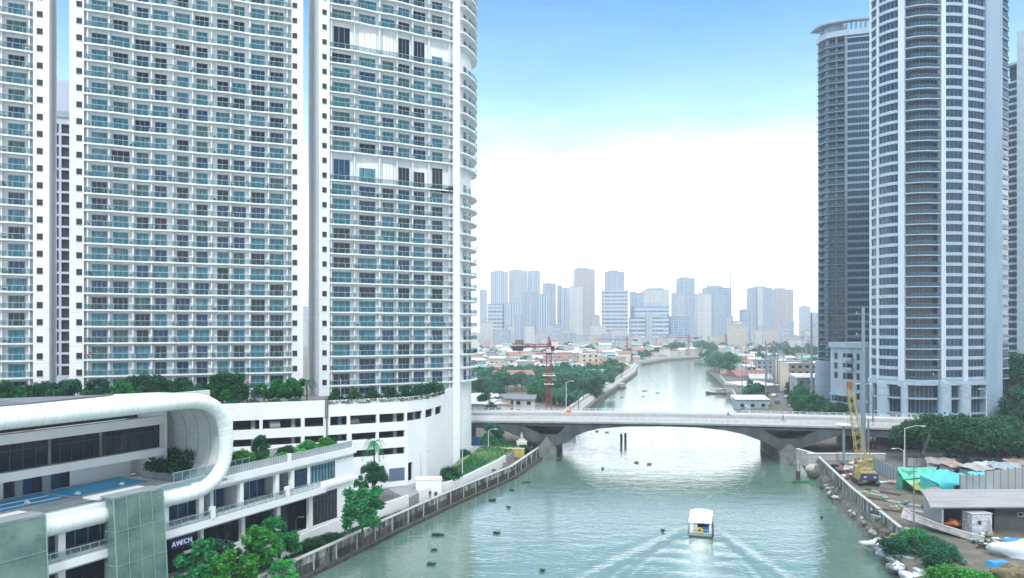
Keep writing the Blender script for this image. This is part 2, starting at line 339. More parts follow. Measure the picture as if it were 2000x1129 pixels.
# ---------------------------------------------------------------- white balcony towers on the left bank
TT = 121.
ZL = [22.4+3.1*k for k in range(-1, 32)]
def win_mesh(wd, ht, gm, nm=3):
    b = MB(); b.box((0, -.03, ht/2), (wd, .06, ht), gm)
    for i in range(nm+1): x = -wd/2+wd*i/nm; b.box((x, -.07, ht/2), (.07, .06, ht+.06), FRAME)
    b.box((0, -.08, ht), (wd+.07, .07, .09), FRAME)
    return b.mesh('window')
LAUN = [mat('cloth_red', (.35, .06, .08), .9), mat('cloth_blue', (.05, .10, .30), .9), mat('cloth_white', (.6, .6, .6), .9), mat('cloth_sand', (.35, .28, .18), .9)]
WSTY = [GLD, GLD, GLN, GLT, GLP, GLT, GLN, GLD, GLT, GLY, GLP, GLN, GLT]
def panelled():
    m = mat('panelled_white_wall', (.76, .80, .82), .6, c2=(.60, .65, .69), scale=.35, stretch=(1, 1, .12), thr=(.42, .75)); t = m.node_tree; b = t.nodes['Principled BSDF']
    co = t.nodes.new('ShaderNodeTexCoord'); s = t.nodes.new('ShaderNodeSeparateXYZ'); t.links.new(co.outputs['Object'], s.inputs[0])
    def M(op, a, v=None):
        n = t.nodes.new('ShaderNodeMath'); n.operation = op
        for i, q in enumerate((a, v)):
            if q is None: continue
            if isinstance(q, (int, float)): n.inputs[i].default_value = q
            else: t.links.new(q, n.inputs[i])
        return n.outputs[0]
    k = M('LESS_THAN', M('FRACT', M('DIVIDE', s.outputs[2], 3.1)), .022)
    mx = t.nodes.new('ShaderNodeMix'); mx.data_type = 'RGBA'; src = b.inputs['Base Color'].links[0].from_socket
    t.links.new(k, mx.inputs[0]); t.links.new(src, mx.inputs[6]); mx.inputs[7].default_value = (.5, .55, .58, 1); t.links.new(mx.outputs[2], b.inputs['Base Color'])
    return m
PANEL = panelled()
def leafy_row(mb, ln, a, b, w, z, hgt, wid, leaf, seed, n):
    rnd = random.Random(seed)
    for _ in range(n):
        q = rnd.uniform(a, b); p = ln.at(q, w+rnd.uniform(-wid, wid)); zz_ = z+rnd.random()**1.3*hgt*(.6+.4*math.sin(q*1.7)); s_ = rnd.uniform(.12, .3)
        t1 = Vector((rnd.uniform(-1, 1), rnd.uniform(-1, 1), rnd.uniform(-.6, .6))).normalized()*s_; t2 = t1.cross(Vector((rnd.uniform(-1, 1), rnd.uniform(-1, 1), 1))).normalized()*s_*.6
        c = Vector((p.x, p.y, zz_)); mb.add([c-t1, c+t2, c+t1, c-t2], [(0, 1, 2, 3)], leaf)
def balcony_tower(name, label, line, s_bal, solids, wins, fins, smallcols, body, zskip=(), seed=1, tall=(), side=None, wavy=.17):
    """line: plan of the wall behind the balconies; s_bal: stretches with balconies; solids: blank stretches that stand forward to the slab edge"""
    rnd = random.Random(seed); root = empty(name, (line.p[0].x, line.p[0].y, 0), label=label, cat='tower')
    O = root.location
    b = MB(); b.prism([(p[0]-O.x, p[1]-O.y) for p in body], 1.5, TT, PANEL); b.build('wall', root)
    for (a, c, wf) in solids:
        b = MB(); band(b, line, a, c, -.5, wf, 1.6, TT-.3, PANEL, org=O); b.build('corner_wall', root)
    zs = [z for k, z in enumerate(ZL) if k not in zskip]
    wv = lambda q: wavy*math.sin(q*.62+seed)
    slab_me = []; rail_me = []
    for (a, c) in s_bal:
        b = MB(); band(b, line, a, c, -.2, 1.45, -.28, 0, SLABW, 1.2, wv, org=(O.x, O.y, 0)); slab_me.append(b.mesh('balcony'))
        b = MB(); band(b, line, a+.12, c-.12, 1.32, 1.35, .12, .98, RAILG, 1.2, wv, org=(O.x, O.y, 0)); band(b, line, a+.08, c-.08, 1.30, 1.37, .98, 1.06, RAILM, 1.2, wv, org=(O.x, O.y, 0))
        q = a+.15
        while q < c-.1:
            p = line.at(q, 1.33+wv(q)); b.box((p.x-O.x, p.y-O.y, .55), (.06, .06, .95), RAILM, line.ang(q)); q += 1.6
        for e in (a+.12, c-.12):
            p0, p1 = line.at(e, .05), line.at(e, 1.3+wv(e)); b.add([(p0.x-O.x, p0.y-O.y, .1), (p1.x-O.x, p1.y-O.y, .1), (p1.x-O.x, p1.y-O.y, 1.03), (p0.x-O.x, p0.y-O.y, 1.03)], [(0, 1, 2, 3)], RAILG)
        rail_me.append(b.mesh('railing'))
    for z in zs:
        for sm, rm in zip(slab_me, rail_me):
            s_ = inst('balcony', sm, root, (0, 0, z)); inst('railing', rm, s_)
    for q in fins:
        b = MB(); band(b, line, q-.12, q+.12, -.1, .95, 19, TT-.5, WHITE, org=O); b.build('partition_wall', root)
    # windows: 100 nearest as parts, the rest one stuff mesh
    cache = {}; allw = []
    for zi, z in enumerate(zs):
        nxt = zs[zi+1] if zi+1 < len(zs) else z+3.1; dbl = nxt-z > 5
        for bi, (a, c) in enumerate(wins):
            q = (a+c)/2; p = line.at(q, .06); wd = abs(c-a); wd = wd*1.15 if rnd.random() < .12 else wd; wd = round(wd*2)/2 if not dbl else round(wd*2)/2
            ht = 4.9 if dbl else 2.3
            if dbl: gm = [GLD, WHITE2, WHITE2, GLD, GLD, GLT][bi % 6] if z > 80 else [GLN, GLP, WHITE2, GLD, DARK, DARK][bi % 6]
            else: gm = WSTY[rnd.randrange(len(WSTY))]
            if dbl and bi == 5 and z > 80: ht = 2.3
            if dbl and z < 80: ht = (4.6, 3.2, 4.9, 4.2, 3.6, 4.9)[bi % 6]
            allw.append(((p-Vector((0, 0))).length+abs(z-H)*.5, p, z+.02, line.ang(q), wd, ht, gm))
    allw.sort(key=lambda e: e[0]); rest = MB()
    for i, (_, p, z, an, wd, ht, gm) in enumerate(allw):
        key = (wd, ht, gm.name)
        if i < 96:
            if key not in cache: cache[key] = win_mesh(wd, ht, gm, 2 if wd < 2.2 else 3)
            inst('window', cache[key], root, (p.x-O.x, p.y-O.y, z), an)
        else:
            d = Vector((math.cos(an), math.sin(an))); nn = Vector((d.y, -d.x)); c = (p.x-O.x, p.y-O.y)
            rest.box((c[0]+nn.x*.03, c[1]+nn.y*.03, z+ht/2), (wd, .06, ht), gm, an)
            nm = 2 if wd < 2.2 else 3
            for j in range(nm+1):
                x = -wd/2+wd*j/nm; rest.box((c[0]+d.x*x+nn.x*.07, c[1]+d.y*x+nn.y*.07, z+ht/2), (.07, .06, ht+.05), FRAME, an)
    if rest.v: rest.build('window', root, kind='stuff')
    swm = MB(); swm.box((0, 0, 0), (.95, .08, 1.15), DARK); swm.box((0, -.06, -.6), (1.1, .08, .07), WHITE); swm = swm.mesh('small_window')
    for q, wf in smallcols:
        p = line.at(q, wf+.01); an = line.ang(q)
        for k, z in enumerate(ZL):
            if z > 20: inst('small_window', swm, root, (p.x-O.x, p.y-O.y, z+1.55-.9), an)
    # balcony clutter: condensers, tables and chairs seen behind the glass
    acm = MB(); acm.box((0, 0, .4), (.95, .4, .75), WHITE2); acm.box((0, -.19, .36), (.44, .02, .44), DARKM); acm = acm.mesh('condenser_unit')
    tbm = MB(); tbm.box((0, 0, .72), (.75, .75, .05), LAMPW)
    for sx in (-.3, .3):
        for sy in (-.3, .3): tbm.box((sx, sy, .35), (.05, .05, .7), DARKM)
    tbm = tbm.mesh('balcony_table')
    chm = MB(); chm.box((0, 0, .45), (.5, .5, .06), DARKM); chm.box((0, .24, .72), (.5, .06, .5), DARKM)
    for sx in (-.2, .2):
        for sy in (-.2, .2): chm.box((sx, sy, .22), (.05, .05, .44), DARKM)
    chm = chm.mesh('balcony_chair')
    cnt = 0
    for k, z in enumerate(zs[:22]):
        for (a, c) in wins:
            if rnd.random() < .55 and cnt < 185:
                e = c+.55 if rnd.random() < .5 else a-.55; p = line.at(e, .6); r_ = rnd.random(); an = line.ang(e)
                if rnd.random() < .14:
                    b_ = MB(); wd_ = rnd.uniform(.5, 1.1); b_.box((0, 0, 1.0), (wd_, .04, .75), LAUN[rnd.randrange(4)]); b_.box((0, 0, 1.4), (1.3, .05, .04), RAILM); tag(b_.build('laundry_rack', None, (p.x, p.y, z), an), 'laundry hung on a balcony of the '+label.split(' with')[0].split(',')[0], 'laundry', 'laundry on the balconies of the '+name.replace('_', ' '))
                if r_ < .5: inst('condenser_unit', acm, root, (p.x-O.x, p.y-O.y, z), an) if cnt < 300 else None
                elif r_ < .75: tag(inst('balcony_table', tbm, None, (p.x, p.y, z), an), 'small table on a balcony of the '+label.split(' with')[0].split(',')[0], 'table', 'tables on the balconies of the '+name.replace('_', ' '))
                else: tag(inst('balcony_chair', chm, None, (p.x, p.y, z), an+rnd.uniform(-1, 1)), 'dark chair on a balcony of the '+label.split(' with')[0].split(',')[0], 'chair', 'chairs on the balconies of the '+name.replace('_', ' '))
                cnt += 1
    return root
TL = Line([(-98, 134.4), (-90.8, 138.2), (-84.3, 141.2), (-80.8, 143.2), (-72.0, 147.6), (-58.5, 153.2), (-43.4, 159.3), (-39.0, 162.6), (-27.5, 168.5), (-14.0, 176.2)])
# the facade line itself is the wall behind the balconies: 1.4 m back from the slab edge
def S(px): return TL.ray(px)
def backof(ln, a, b, d): return [ln.at(a), ]+[ln.at(q) for q in ln.c if a < q < b]+[ln.at(b)]
def body_px(a, b, pa, pb, d):
    f = [TL.at(a)]+[TL.at(c) for c in TL.c if a+.1 < c < b-.1]+[TL.at(b)]
    ya, yb = f[0].y+d, f[-1].y+d
    return [tuple(p) for p in f]+[((pb-1000)/F*yb, yb), ((pa-1000)/F*ya, ya)]
def body_poly(a, b, d, shrink=0):
    f = [TL.at(a)]+[TL.at(c) for c in TL.c if a+.1 < c < b-.1]+[TL.at(b)]
    an = math.atan2(f[-1].y-f[0].y, f[-1].x-f[0].x); nb = Vector((-math.sin(an), math.cos(an)))*d
    return [tuple(p) for p in f]+[tuple(f[-1]+nb), tuple(f[0]+nb)]
def pr(*px): return tuple(S(p) for p in px)
T1 = balcony_tower('white_residential_tower', 'white balcony tower cut off by the left edge', TL, [pr(-60, 66)], [(S(66), S(97), 1.3)], [pr(-38, -8), pr(17, 48)], [S(4), S(58)], [(S(79), 1.3)], body_px(S(-60), S(97), -60, 111, 14), seed=3)
w2 = [(180, 208), (221, 250), (266, 291), (302, 326), (345, 368.5), (383, 406), (424, 446), (456, 478), (492.6, 515.6), (529, 552)]
T2 = balcony_tower('white_residential_tower', 'widest white tower, ten bays of balconies', TL, [pr(164, 567)], [(S(136), S(164), 1.3), (S(567), S(589), 1.3)], [pr(a, b) for a, b in w2],
                   [S(x) for x in (171, 213, 260, 296, 338, 376, 413, 450, 487, 523, 559)], [(S(155), 1.3), (S(573), 1.3)], body_px(S(137), S(588), 139, 582, 18), seed=5)
w3 = [(651, 682.5), (702, 732), (747, 767.5), (779, 798), (808, 828.5), (844, 863)]
T3 = balcony_tower('white_residential_tower', 'white riverside tower with a rounded end and two double-height floors', TL, [pr(640, 880)], [(S(620), S(640), 1.3), (S(880), S(893), 1.5)], [pr(a, b) for a, b in w3],
                   [S(x) for x in (644, 690, 739, 773, 803, 835, 875)], [(S(630), 1.3)], body_px(S(620), S(893.5), 602, 885, 14), zskip=(16, 25), seed=8)
# rounded end of the third tower
p0 = TL.at(S(893))
EL = Line([(p0.x+.2, p0.y-.6), (-12.6, 177.6), (-11.4, 180.2), (-10.3, 183.5), (-9.9, 187), (-10.5, 191), (-13, 195), (-18, 198)])
O = T3.location
b = MB(); b.prism([(p.x-O.x, p.y-O.y) for p in EL.p]+[(-28-O.x, 184-O.y), (-24-O.x, 174-O.y)], 1.6, TT-.2, PANEL); b.build('rounded_end_wall', T3)
eb = MB(); band(eb, EL, 1.2, EL.len-2, -.2, 1.5, -.36, 0, SLABW, 1., org=(O.x, O.y, 0)); ebm = eb.mesh('balcony')
er = MB(); band(er, EL, 1.3, EL.len-2.1, 1.36, 1.39, .1, .98, RAILG, 1., org=(O.x, O.y, 0)); band(er, EL, 1.3, EL.len-2.1, 1.34, 1.41, .98, 1.06, RAILM, 1., org=(O.x, O.y, 0))
q = 1.4
while q < EL.len-2.2:
    p = EL.at(q, 1.37); er.box((p.x-O.x, p.y-O.y, .55), (.06, .06, .95), RAILM, EL.ang(q)); q += 1.4
er = er.mesh('railing')
ewm = win_mesh(1.6, 2.2, GLD, 2)
for k, z in enumerate(ZL):
    if k in (16, 25) or z < 20: continue
    s_ = inst('balcony', ebm, T3, (0, 0, z)); inst('railing', er, s_)
    for q in (4.8, 8.4):
        p = EL.at(q, .05); inst('end_window', ewm, T3, (p.x-O.x, p.y-O.y, z+.02), EL.ang(q))
lp = MB(); leafy_row(lp, TL, S(838), S(880), 1.2, ZL[15]-.5, 1.5, .35, LEAF2, 3, 500); lp.build('balcony_planting', label='green planting spilling over the balcony of the lower double-height floor', cat='plants')
lp = MB(); leafy_row(lp, EL, 4, 12, 1.15, ZL[3], .9, .25, LEAF2, 4, 300); lp.build('balcony_planting', label='row of plants on a low balcony of the rounded tower end', cat='plants')
# building seen in the slot between the two left towers
sb = empty('apartment_building', (-124, 206, 0), label='grey-lilac building with dark window openings in the slot between two white towers', cat='building')
b = MB(); ln = Line([(-10, -3.5), (10, 5)]); ws_ = []
zt = H+(645-232)/F*207
for k in range(22):
    z1 = zt-1.2-k*3.12; ws_.append((5, 8.6, z1-2.5, z1)); ws_.append((9.4, 12.6, z1-2.5, z1)); ws_.append((13.2, 16, z1-2.5, z1))
LIL = mat('lilac_grey_wall', (.36, .42, .56), .6, c2=(.44, .46, .55), scale=.3)
holed(b, ln, 0, ln.len, 1.5, H+(645-155)/F*207, ws_, .6, LIL); b.build('wall', sb)
b = MB(); band(b, ln, 0, ln.len, -14, -.9, 1.5, H+(645-155)/F*207-.3, DARK); b.build('interior', sb)
b = MB(); band(b, ln, 0, ln.len, -.3, .5, zt+.6, zt+2.2, GREYW); b.build('parapet', sb)
# ---------------------------------------------------------------- parking podium under the towers
PL = Line([(-78, 125.5), (-50.7, 136.6), (-34.5, 143.5), (-20.5, 151), (-17.4, 156.5), (-15.7, 163), (-14.3, 171), (-12.7, 178.2)])
pod = empty('parking_building', (-34.5, 143.5, 0), label='white parking podium with rows of dark openings under the towers', cat='building')
O = Vector((-34.5, 143.5)); PLl = Line([(p.x-O.x, p.y-O.y) for p in PL.p])
def SP(px): return PL.ray(px)
row1 = [(330, 440), (455, 507), (513, 588), (595, 632), (645, 678), (684, 736), (741, 791), (795, 825), (831, 846), (850, 863)]
row2 = [(400, 507), (513, 588), (595, 632), (640, 678), (687, 735), (740, 791)]
row3 = [(640, 678), (687, 735), (740, 791)]
hs = [(SP(a), SP(c), 16.1, 17.8) for a, c in row1]+[(SP(a), SP(c), 13.1, 14.4) for a, c in row2]+[(SP(a), SP(c), 9.8, 11.1) for a, c in row3]+[(SP(797), SP(806), 4.3, 7.9)]
b = MB(); holed(b, PLl, 0, PL.len, 1.5, 20.9, hs, .45, WHITE2); b.build('wall', pod)
b = MB(); band(b, PLl, 0, SP(880), -13.5, -7, 2, 20, DARK); band(b, PLl, 0, SP(880), -7, -.6, 19, 19.6, GREYW); band(b, PLl, 0, SP(870), -7, -.46, 15.4, 15.9, GREYW); band(b, PLl, 0, SP(870), -7, -.46, 12.2, 12.7, GREYW); band(b, PLl, 0, SP(870), -7, -.46, 8.9, 9.4, GREYW); b.build('parking_deck', pod)
for q in (SP(507)-1, SP(588)-1.2, SP(678)-1, SP(791)-1.2, SP(825)-.9):
    b = MB(); p = PLl.at(q, -1.6); b.box((p.x, p.y, 14), (.7, .5, 10), mat('teal_pillar_paint', (.04, .16, .22), .6)if q == SP(678)-1 else GREYW, PLl.ang(q)); b.build('column', pod)
b = MB(); band(b, PLl, 0, PL.len-.5, -22, -.4, 20.0, 20.25, CONC); b.build('roof_deck', pod)
b = MB(); p = PLl.at(SP(775), .06); band(b, PLl, SP(760), SP(790), .0, .06, 4.6, 7.1, mat('blue_grey_shutter', (.07, .12, .2), .5, c2=(.09, .15, .24), scale=8, stretch=(.2, .2, 2))); b.build('roller_shutter', pod)
for x0, x1, z0, z1 in ((743, 750, 7.0, 7.8), (704, 711, 6.6, 7.5)):
    b = MB(); band(b, PLl, SP(x0), SP(x1), 0, .07, z0, z1, GLN); b.build('small_window', pod)
b = MB(); q = SP(637.5); p = PLl.at(q, .35); b.tube([(p.x, p.y, 12.5), (p.x, p.y, 21.3)], .16, CONC, 6); p = PLl.at(q, .12); b.box((p.x, p.y, 19.2), (.55, .3, 3.4), CONC, PLl.ang(q)); b.build('drain_pipe', pod)
# ---------------------------------------------------------------- the mall with the rounded white loop
MO = Vector((-41.7, 93.0)); MU = Vector((.4245, .9056)); MW = Vector((.9056, -.4245)); MA = math.atan2(MU.y, MU.x)
ml = empty('shopping_building', (MO.x, MO.y, 0), MA, label='white shopping building with a rounded loop frame, rooftop pool and long balconies', cat='building')
def ms(px, wv=0.):   # along-facade position of a photo column on the plane w
    k = (px-1000)/F; o = MO+MW*wv; return (k*o.y-o.x)/(MU.x-k*MU.y)
def ML(s, wv, z): return Vector((s, -wv, z))       # local coordinates: x along the facade, y into the building
def mworld(s, wv, z=0): p = MO+MU*s+MW*wv; return Vector((p.x, p.y, z))
# local Line with outward normal = -y = towards the river
ML0 = Line([(-45, 0), (46, 0)]); off = 45
SE = ms(690)                                    # right-hand end of the building
LINE0 = mat('rim_joint', (.52, .60, .61), .6)
RIM = mat('white_loop_cladding', (.76, .84, .84), .35, c2=(.66, .76, .76), scale=.5)
def loop_pts(z_t=25.2, z_b=13.7, s0=-45, bulge=6.6, se=None):
    se = se if se is not None else ms(441, .5); cz = (z_t+z_b)/2; rz_ = (z_t-z_b)/2; pts = []
    for x in np.arange(s0, se-bulge, 1.05): pts.append((x, z_t))
    for i in range(0, 33):
        a = math.pi/2-math.pi*i/32; ca, sa = math.cos(a), math.sin(a); e = .82
        pts.append((se-bulge+bulge*abs(ca)**e*(1 if ca > 0 else -1), cz+rz_*(abs(sa)**e)*(1 if sa > 0 else -1)))
    for x in np.arange(se-bulge-1.05, s0, -1.05): pts.append((x, z_b))
    return pts
lp_ = loop_pts()
jb = MB(); acc = 0; nxt = .6; prev = lp_[0]
for a in lp_[1:]:
    d_ = math.dist(a, prev)
    while acc+d_ >= nxt:
        t = (nxt-acc)/d_; x = prev[0]+(a[0]-prev[0])*t; z = prev[1]+(a[1]-prev[1])*t; ux, uz = (a[0]-prev[0])/d_, (a[1]-prev[1])/d_
        jb.tube([ML(x-ux*.025, .5, z-uz*.025), ML(x+ux*.025, .5, z+uz*.025)], .958, LINE0, 16, smooth=True); nxt += 1.28
    acc += d_; prev = a
jb.build('rim_joints', ml)
# rim: a segmented tube with a groove at each joint
pts = []; rs = []; acc = 0; prev = None; fine = []
for a, c in zip(lp_, lp_[1:]):
    for t in (0, .25, .5, .75): fine.append((a[0]+(c[0]-a[0])*t, a[1]+(c[1]-a[1])*t))
nxt = 0
for a in fine:
    if prev: acc += math.dist(a, prev)
    prev = a
    if acc >= nxt:
        for d in (-.04, 0, .04): pts.append(ML(a[0], .5, a[1])+Vector((0, 0, 0))); rs.append(.95 if d else .90); pts[-1] = pts[-1]+Vector((d*.01, 0, 0))
        nxt += 1.28
    else: pts.append(ML(a[0], .5, a[1])); rs.append(.95)
clean = [pts[0]]; rr = [rs[0]]
for p_, r_ in zip(pts[1:], rs[1:]):
    if (p_-clean[-1]).length > .03: clean.append(p_); rr.append(r_)
    elif r_ < .94: rr[-1] = r_
b = MB(); b.tube(clean, rr, RIM, 14); b.build('loop_rim', ml)
TILE = mat('white_tile_cladding', (.62, .69, .70), .5, c2=(.54, .61, .62), scale=.6)
b = MB(); inn = loop_pts(25.0, 13.9, -45, 6.4, ms(441, .5)-.15)
rows = [[ML(x, .3, z), ML(x, -6, z), ML(x, -13, z)] for x, z in inn if not (z < 14 and x < 8)]
b.sheet(rows, TILE); b.build('loop_lining', ml)
LINE = mat('tile_joint', (.28, .33, .34), .7)
b = MB()
for i in range(0, len(inn)-1):
    x, z = inn[i]
    if x > ms(441, .5)-6.5 and i % 6 == 0 and z > 14.2: b.bar(ML(x-.03, .2, z), ML(x-.03, -10, z), .03, LINE)
for wv in (-2, -4.2, -6.4, -8.6):
    q = [ML(x-.03, wv, z-(.02 if z > 19 else -.02)) for x, z in inn if x > ms(441, .5)-8 and z > 14.2]
    b.tube(q, .03, LINE, 4, False)
b.build('lining_joints', ml)
outr = loop_pts(26.1, 12.8, -45, 7.4, ms(441, .5)+.75)
b = MB(); top = [p for p in outr if p[1] > 17]
wbk = lambda x: np.interp(x, [-45, -16, 0, 6, 20], [-30, -16, -6.5, -4, -3])
b.sheet([[ML(x, .4, z), ML(x, (wbk(x)+.4)/2, z), ML(x, wbk(x), z)] for x, z in top], mat('loop_roof_white', (.62, .67, .68), .5, c2=(.5, .55, .56), scale=.3)); b.build('loop_roof', ml)
b = MB(); b.prism([(-45, 5), (-14, 4.2), (-3, 5.6), (-16, 15), (-45, 28)], 26.15, 26.27, mat('dark_roof_sheet', (.09, .10, .13), .6, c2=(.13, .15, .18), scale=.4, stretch=(.2, 2, 1)))
for i in range(4): b.bar((-45, 7+i*4.2, 26.3), (-14, 5.4+i*2.4, 26.3), .07, CONC)
b.build('roof_panel', ml)
sg = ms(321, -8)
b = MB(); b.box(((sg-45)/2, 8.5, 22.1), (sg+45, 1.0, 1.1), WHITE); b.build('upper_band', ml)
b = MB(); b.box(((sg-45)/2, 8.4, 18.0), (sg+45, 1.2, 1.0), WHITE); b.build('lower_band', ml)
b = MB(); b.box(((sg-45)/2, 9.6, 23.8), (sg+45-6, .4, 2.3), DARK); b.build('dark_recess', ml)
b = MB(); b.box(((sg-45)/2-.1, 8.7, 20.0), (sg+45-.2, .1, 3.2), GLD)
x = -44.
while x < sg: b.box((x, 8.62, 20), (.09, .1, 3.2), DARKM); x += 1.45
b.box(((sg-45)/2, 8.6, 20.7), (sg+45-.4, .08, .07), DARKM)
for x in (-22, -15.5, -9, -2.5): b.box((x, 8.62, 20), (.35, .1, 3.1), CONC)
b.build('glazed_band', ml)
b = MB(); b.box((sg+.2, 12, 19.85), (.5, 8, 10.5), WHITE); b.box((12, 13.4, 19.8), (14, .5, 10.4), TILE); b.build('recess_wall', ml)
b = MB()
for z in (16, 17.3, 18.6, 19.9, 21.2, 22.5, 23.8): b.box((12, 13.12, z), (14, .04, .045), LINE)
for x in (8.1, 10.3): b.box((x, 13.12, 20), (.045, .04, 10), LINE)
b.build('wall_joints', ml)
# wall behind the pool
b = MB(); b.box((-18, 12.9, 16.2), (46, .5, 3.2), WHITE)
b.build('pool_wall', ml)
x0 = ms(15, -12.6)
for i in range(7):
    b = MB(); xx = ms(18+18*i, -12.6); b.box((xx, 12.6, 16), (1.25, .1, 2.5), [GLD, GREYW, GLN][i % 3]); b.build('door_panel', ml)
b = MB(); b.box((-18, 6.2, 14.45), (54, 13.4, .3), CONCL); b.box((2, 0.2, 14.75), (22, .5, 1.1), WHITE2); b.build('pool_deck', ml)
PW = MB(); PW.box(((ms(0, -6)+2.6)/2-10, 9.0, 14.66), (2.6-ms(0, -6)+20, 5.9, .14), POOL); tag(PW.build('pool_water', ml))
b = MB()
for y0 in (5.85, 12.05): b.box(((ms(0, -6)+2.6)/2-10, y0, 14.70), (2.6-ms(0, -6)+20.6, .3, .22), CONCL)
b.box((2.75, 9, 14.70), (.3, 6.3, .22), CONCL); xd = ms(120, -8); b.box((xd, 9, 14.72), (.35, 5.9, .24), GREYW)
b.build('pool_kerb', ml)
for y0 in (7.5, 9.6):
    b = MB(); b.box((xd-14, y0, 14.76), (27, .16, .06), PAINT); b.build('lane_rope', ml)
b = MB(); b.box((-9, -.1, 15.05), (30.5, .08, .7), RAILG); b.build('deck_glass_rail', ml)
for (px, wv, l_) in ((152, -6.8, 'white float bobbing on the pool near its divider'), (238, -7, 'white float bobbing on the pool near its right-hand end'), (53, -7.4, 'white float on the lane side of the pool')):
    b = MB(); b.blob((0, 0, .18), (.32, .32, .25), WHITE2, 3, .08); p = mworld(ms(px, wv), wv, 14.72); b.build('pool_float', None, p, label=l_, cat='float')
# planter inside the loop
b = MB(); b.box((8.5, 7.0, 15.1), (8.2, 5.5, .9), GREYW); b.build('planter', ml)
pg = MB(); rnd = random.Random(4)
for _ in range(3000):
    x = rnd.uniform(4.2, 12.6); y = rnd.uniform(4.2, 9.5); z = 15.5+rnd.random()**.8*(1.1+.9*math.sin(x*1.3+1)**2+(.6 if x > 7.5 else -.3))
    t1 = Vector((rnd.uniform(-1, 1), rnd.uniform(-1, 1), rnd.uniform(-.2, 1))).normalized()*.45; t2 = t1.cross(Vector((rnd.random(), rnd.random(), 1))).normalized()*.13
    c = Vector((x, y, z)); pg.add([c-t1*.4, c+t2, c+t1, c-t2], [(0, 1, 2, 3)], LEAF2)
pgo = pg.mesh('shrubs'); o_ = inst('shrub_bed', pgo, None, (MO.x, MO.y, 0), MA); tag(o_, 'dark leafy shrub bed growing inside the white loop', 'shrubs')
b = MB(); b.box((7.5, .35, 15.9), (13, .05, 1.1), RAILG); b.box((7.5, .35, 16.48), (13, .09, .06), RAILM)
for i in range(11): b.box((1.2+i*1.26, .35, 15.9), (.06, .08, 1.15), RAILM)
b.build('glass_rail', ml)
# terrace beyond the loop
e1 = ms(446, 0)
b = MB(); b.box(((e1+SE)/2-3, -.25, 14.35), (SE-e1+6.4, .5, .95), WHITE2); b.box(((e1+SE)/2-3, 7, 13.95), (SE-e1+6, 14, .3), CONC); b.build('terrace_edge', ml)
b = MB(); b.box(((e1+SE)/2-3, -.1, 13.45), (SE-e1+6, .12, .06), GREYW); b.build('terrace_groove', ml)
b = MB()
L2_ = Line([(e1-1, -.15), (SE-.3, -.15)]); band(b, L2_, 0, SE-e1+.5, 0, .03, 14.9, 15.85, GREYW); band(b, L2_, 0, SE-e1+.5, -.04, .06, 15.85, 15.92, RAILM)
x = e1-1
while x < SE-.4: b.box((x, -.2, 15.4), (.05, .07, 1.0), LAMPW); x += .5
b.build('terrace_rail', ml)
b = MB(); b.box(((e1+SE)/2, 3.0, 14.6), (SE-e1-1, 3.8, 1.0), CONC); b.build('terrace_planter', ml)
b = MB(); b.box((ms(562), -.25, 15.4), (.5, .5, 1.2), WHITE2); b.build('terrace_post', ml)
b = MB(); b.box((SE-.25, -.2, 15.3), (.7, .7, 1.0), WHITE2); b.build('terrace_post', ml)
# facade storeys
GF, S2b, S2t, T2_ = 3.6, 9.0, 10.0, 13.3
def rng(a, c): return (ms(a)+off, ms(c)+off)
up = []; colx = [(330, 389), (398, 469), (476, 539), (545, 569)]
for a, c in colx: up.append((*rng(a, c), S2t+.1, T2_))
up += [(*rng(575, 601), S2t+.5, T2_), (*rng(606, 655), S2t+.55, T2_)]
upl = [(-44+6.2*i, -38.6+6.2*i) for i in range(8)]
for a, c in upl:
    if c < ms(330)-.5: up.append((a+off, c+off, S2t+.1, T2_))
lo = [(*rng(398, 472), GF+1.8, S2b-.4), (*rng(479, 541), GF+.3, S2b-.4), (*rng(548, 604), GF+.3, S2b-.4), (*rng(611, 659), GF+.5, S2b-.2)]
for a, c in [(-44+6.2*i, -38.6+6.2*i) for i in range(7)]+[(ms(330)-1, ms(392))]: lo.append((a+off, c+off, GF+.1, S2b-.4))
b = MB(); holed(b, ML0, 0, SE+off, 1.6, 13.9, up+lo, .55, WHITE2, 9); b.build('facade_wall', ml)
b = MB(); b.box((SE-.25, 8, 7.75), (.5, 15.6, 12.3), WHITE2); b.build('end_wall', ml)
b = MB(); b.box(((ms(625)-45)/2, -.55, (S2b+S2t)/2), (ms(625)+45, 1.3, S2t-S2b), WHITE2); b.box(((ms(625)-45)/2, -1.22, S2b+.1), (ms(625)+45, .06, .12), GREYW); b.build('balcony_slab', ml)
b = MB(); b.box(((ms(625)+SE)/2+.3, -.18, 9.75), (SE-ms(625)+1, .5, .5), WHITE2); b.build('string_course', ml)
b = MB(); x = -44.
b.box(((ms(615)-45)/2, -1.1, S2t+1.05), (ms(615)+45, .07, .07), RAILM); b.box(((ms(615)-45)/2, -1.1, S2t+.12), (ms(615)+45, .05, .05), RAILM)
b.box(((ms(615)-45)/2, -1.1, S2t+.55), (ms(615)+45, .02, .85), RAILG)
while x < ms(615): b.box((x, -1.1, S2t+.55), (.06, .06, 1.1), RAILM); x += 1.1
b.build('balcony_rail', ml)
for px in (414, 560):
    b = MB(); b.box((ms(px, 1), -1.05, S2t+.75), (.65, .5, 1.5), WHITE2); b.build('balcony_post', ml)
b = MB(); XM, XL = (SE-.8-45)/2, SE-.8+45; b.box((XM, 3.0, (S2t+13.5)/2), (XL, .1, 3.4), GLN); b.box((XM, 9, 8), (XL, .2, 11), DARK); x = -44
while x < SE-1: b.box((x, 2.93, 11.7), (.12, .12, 3.4), FRAME); x += 1.55
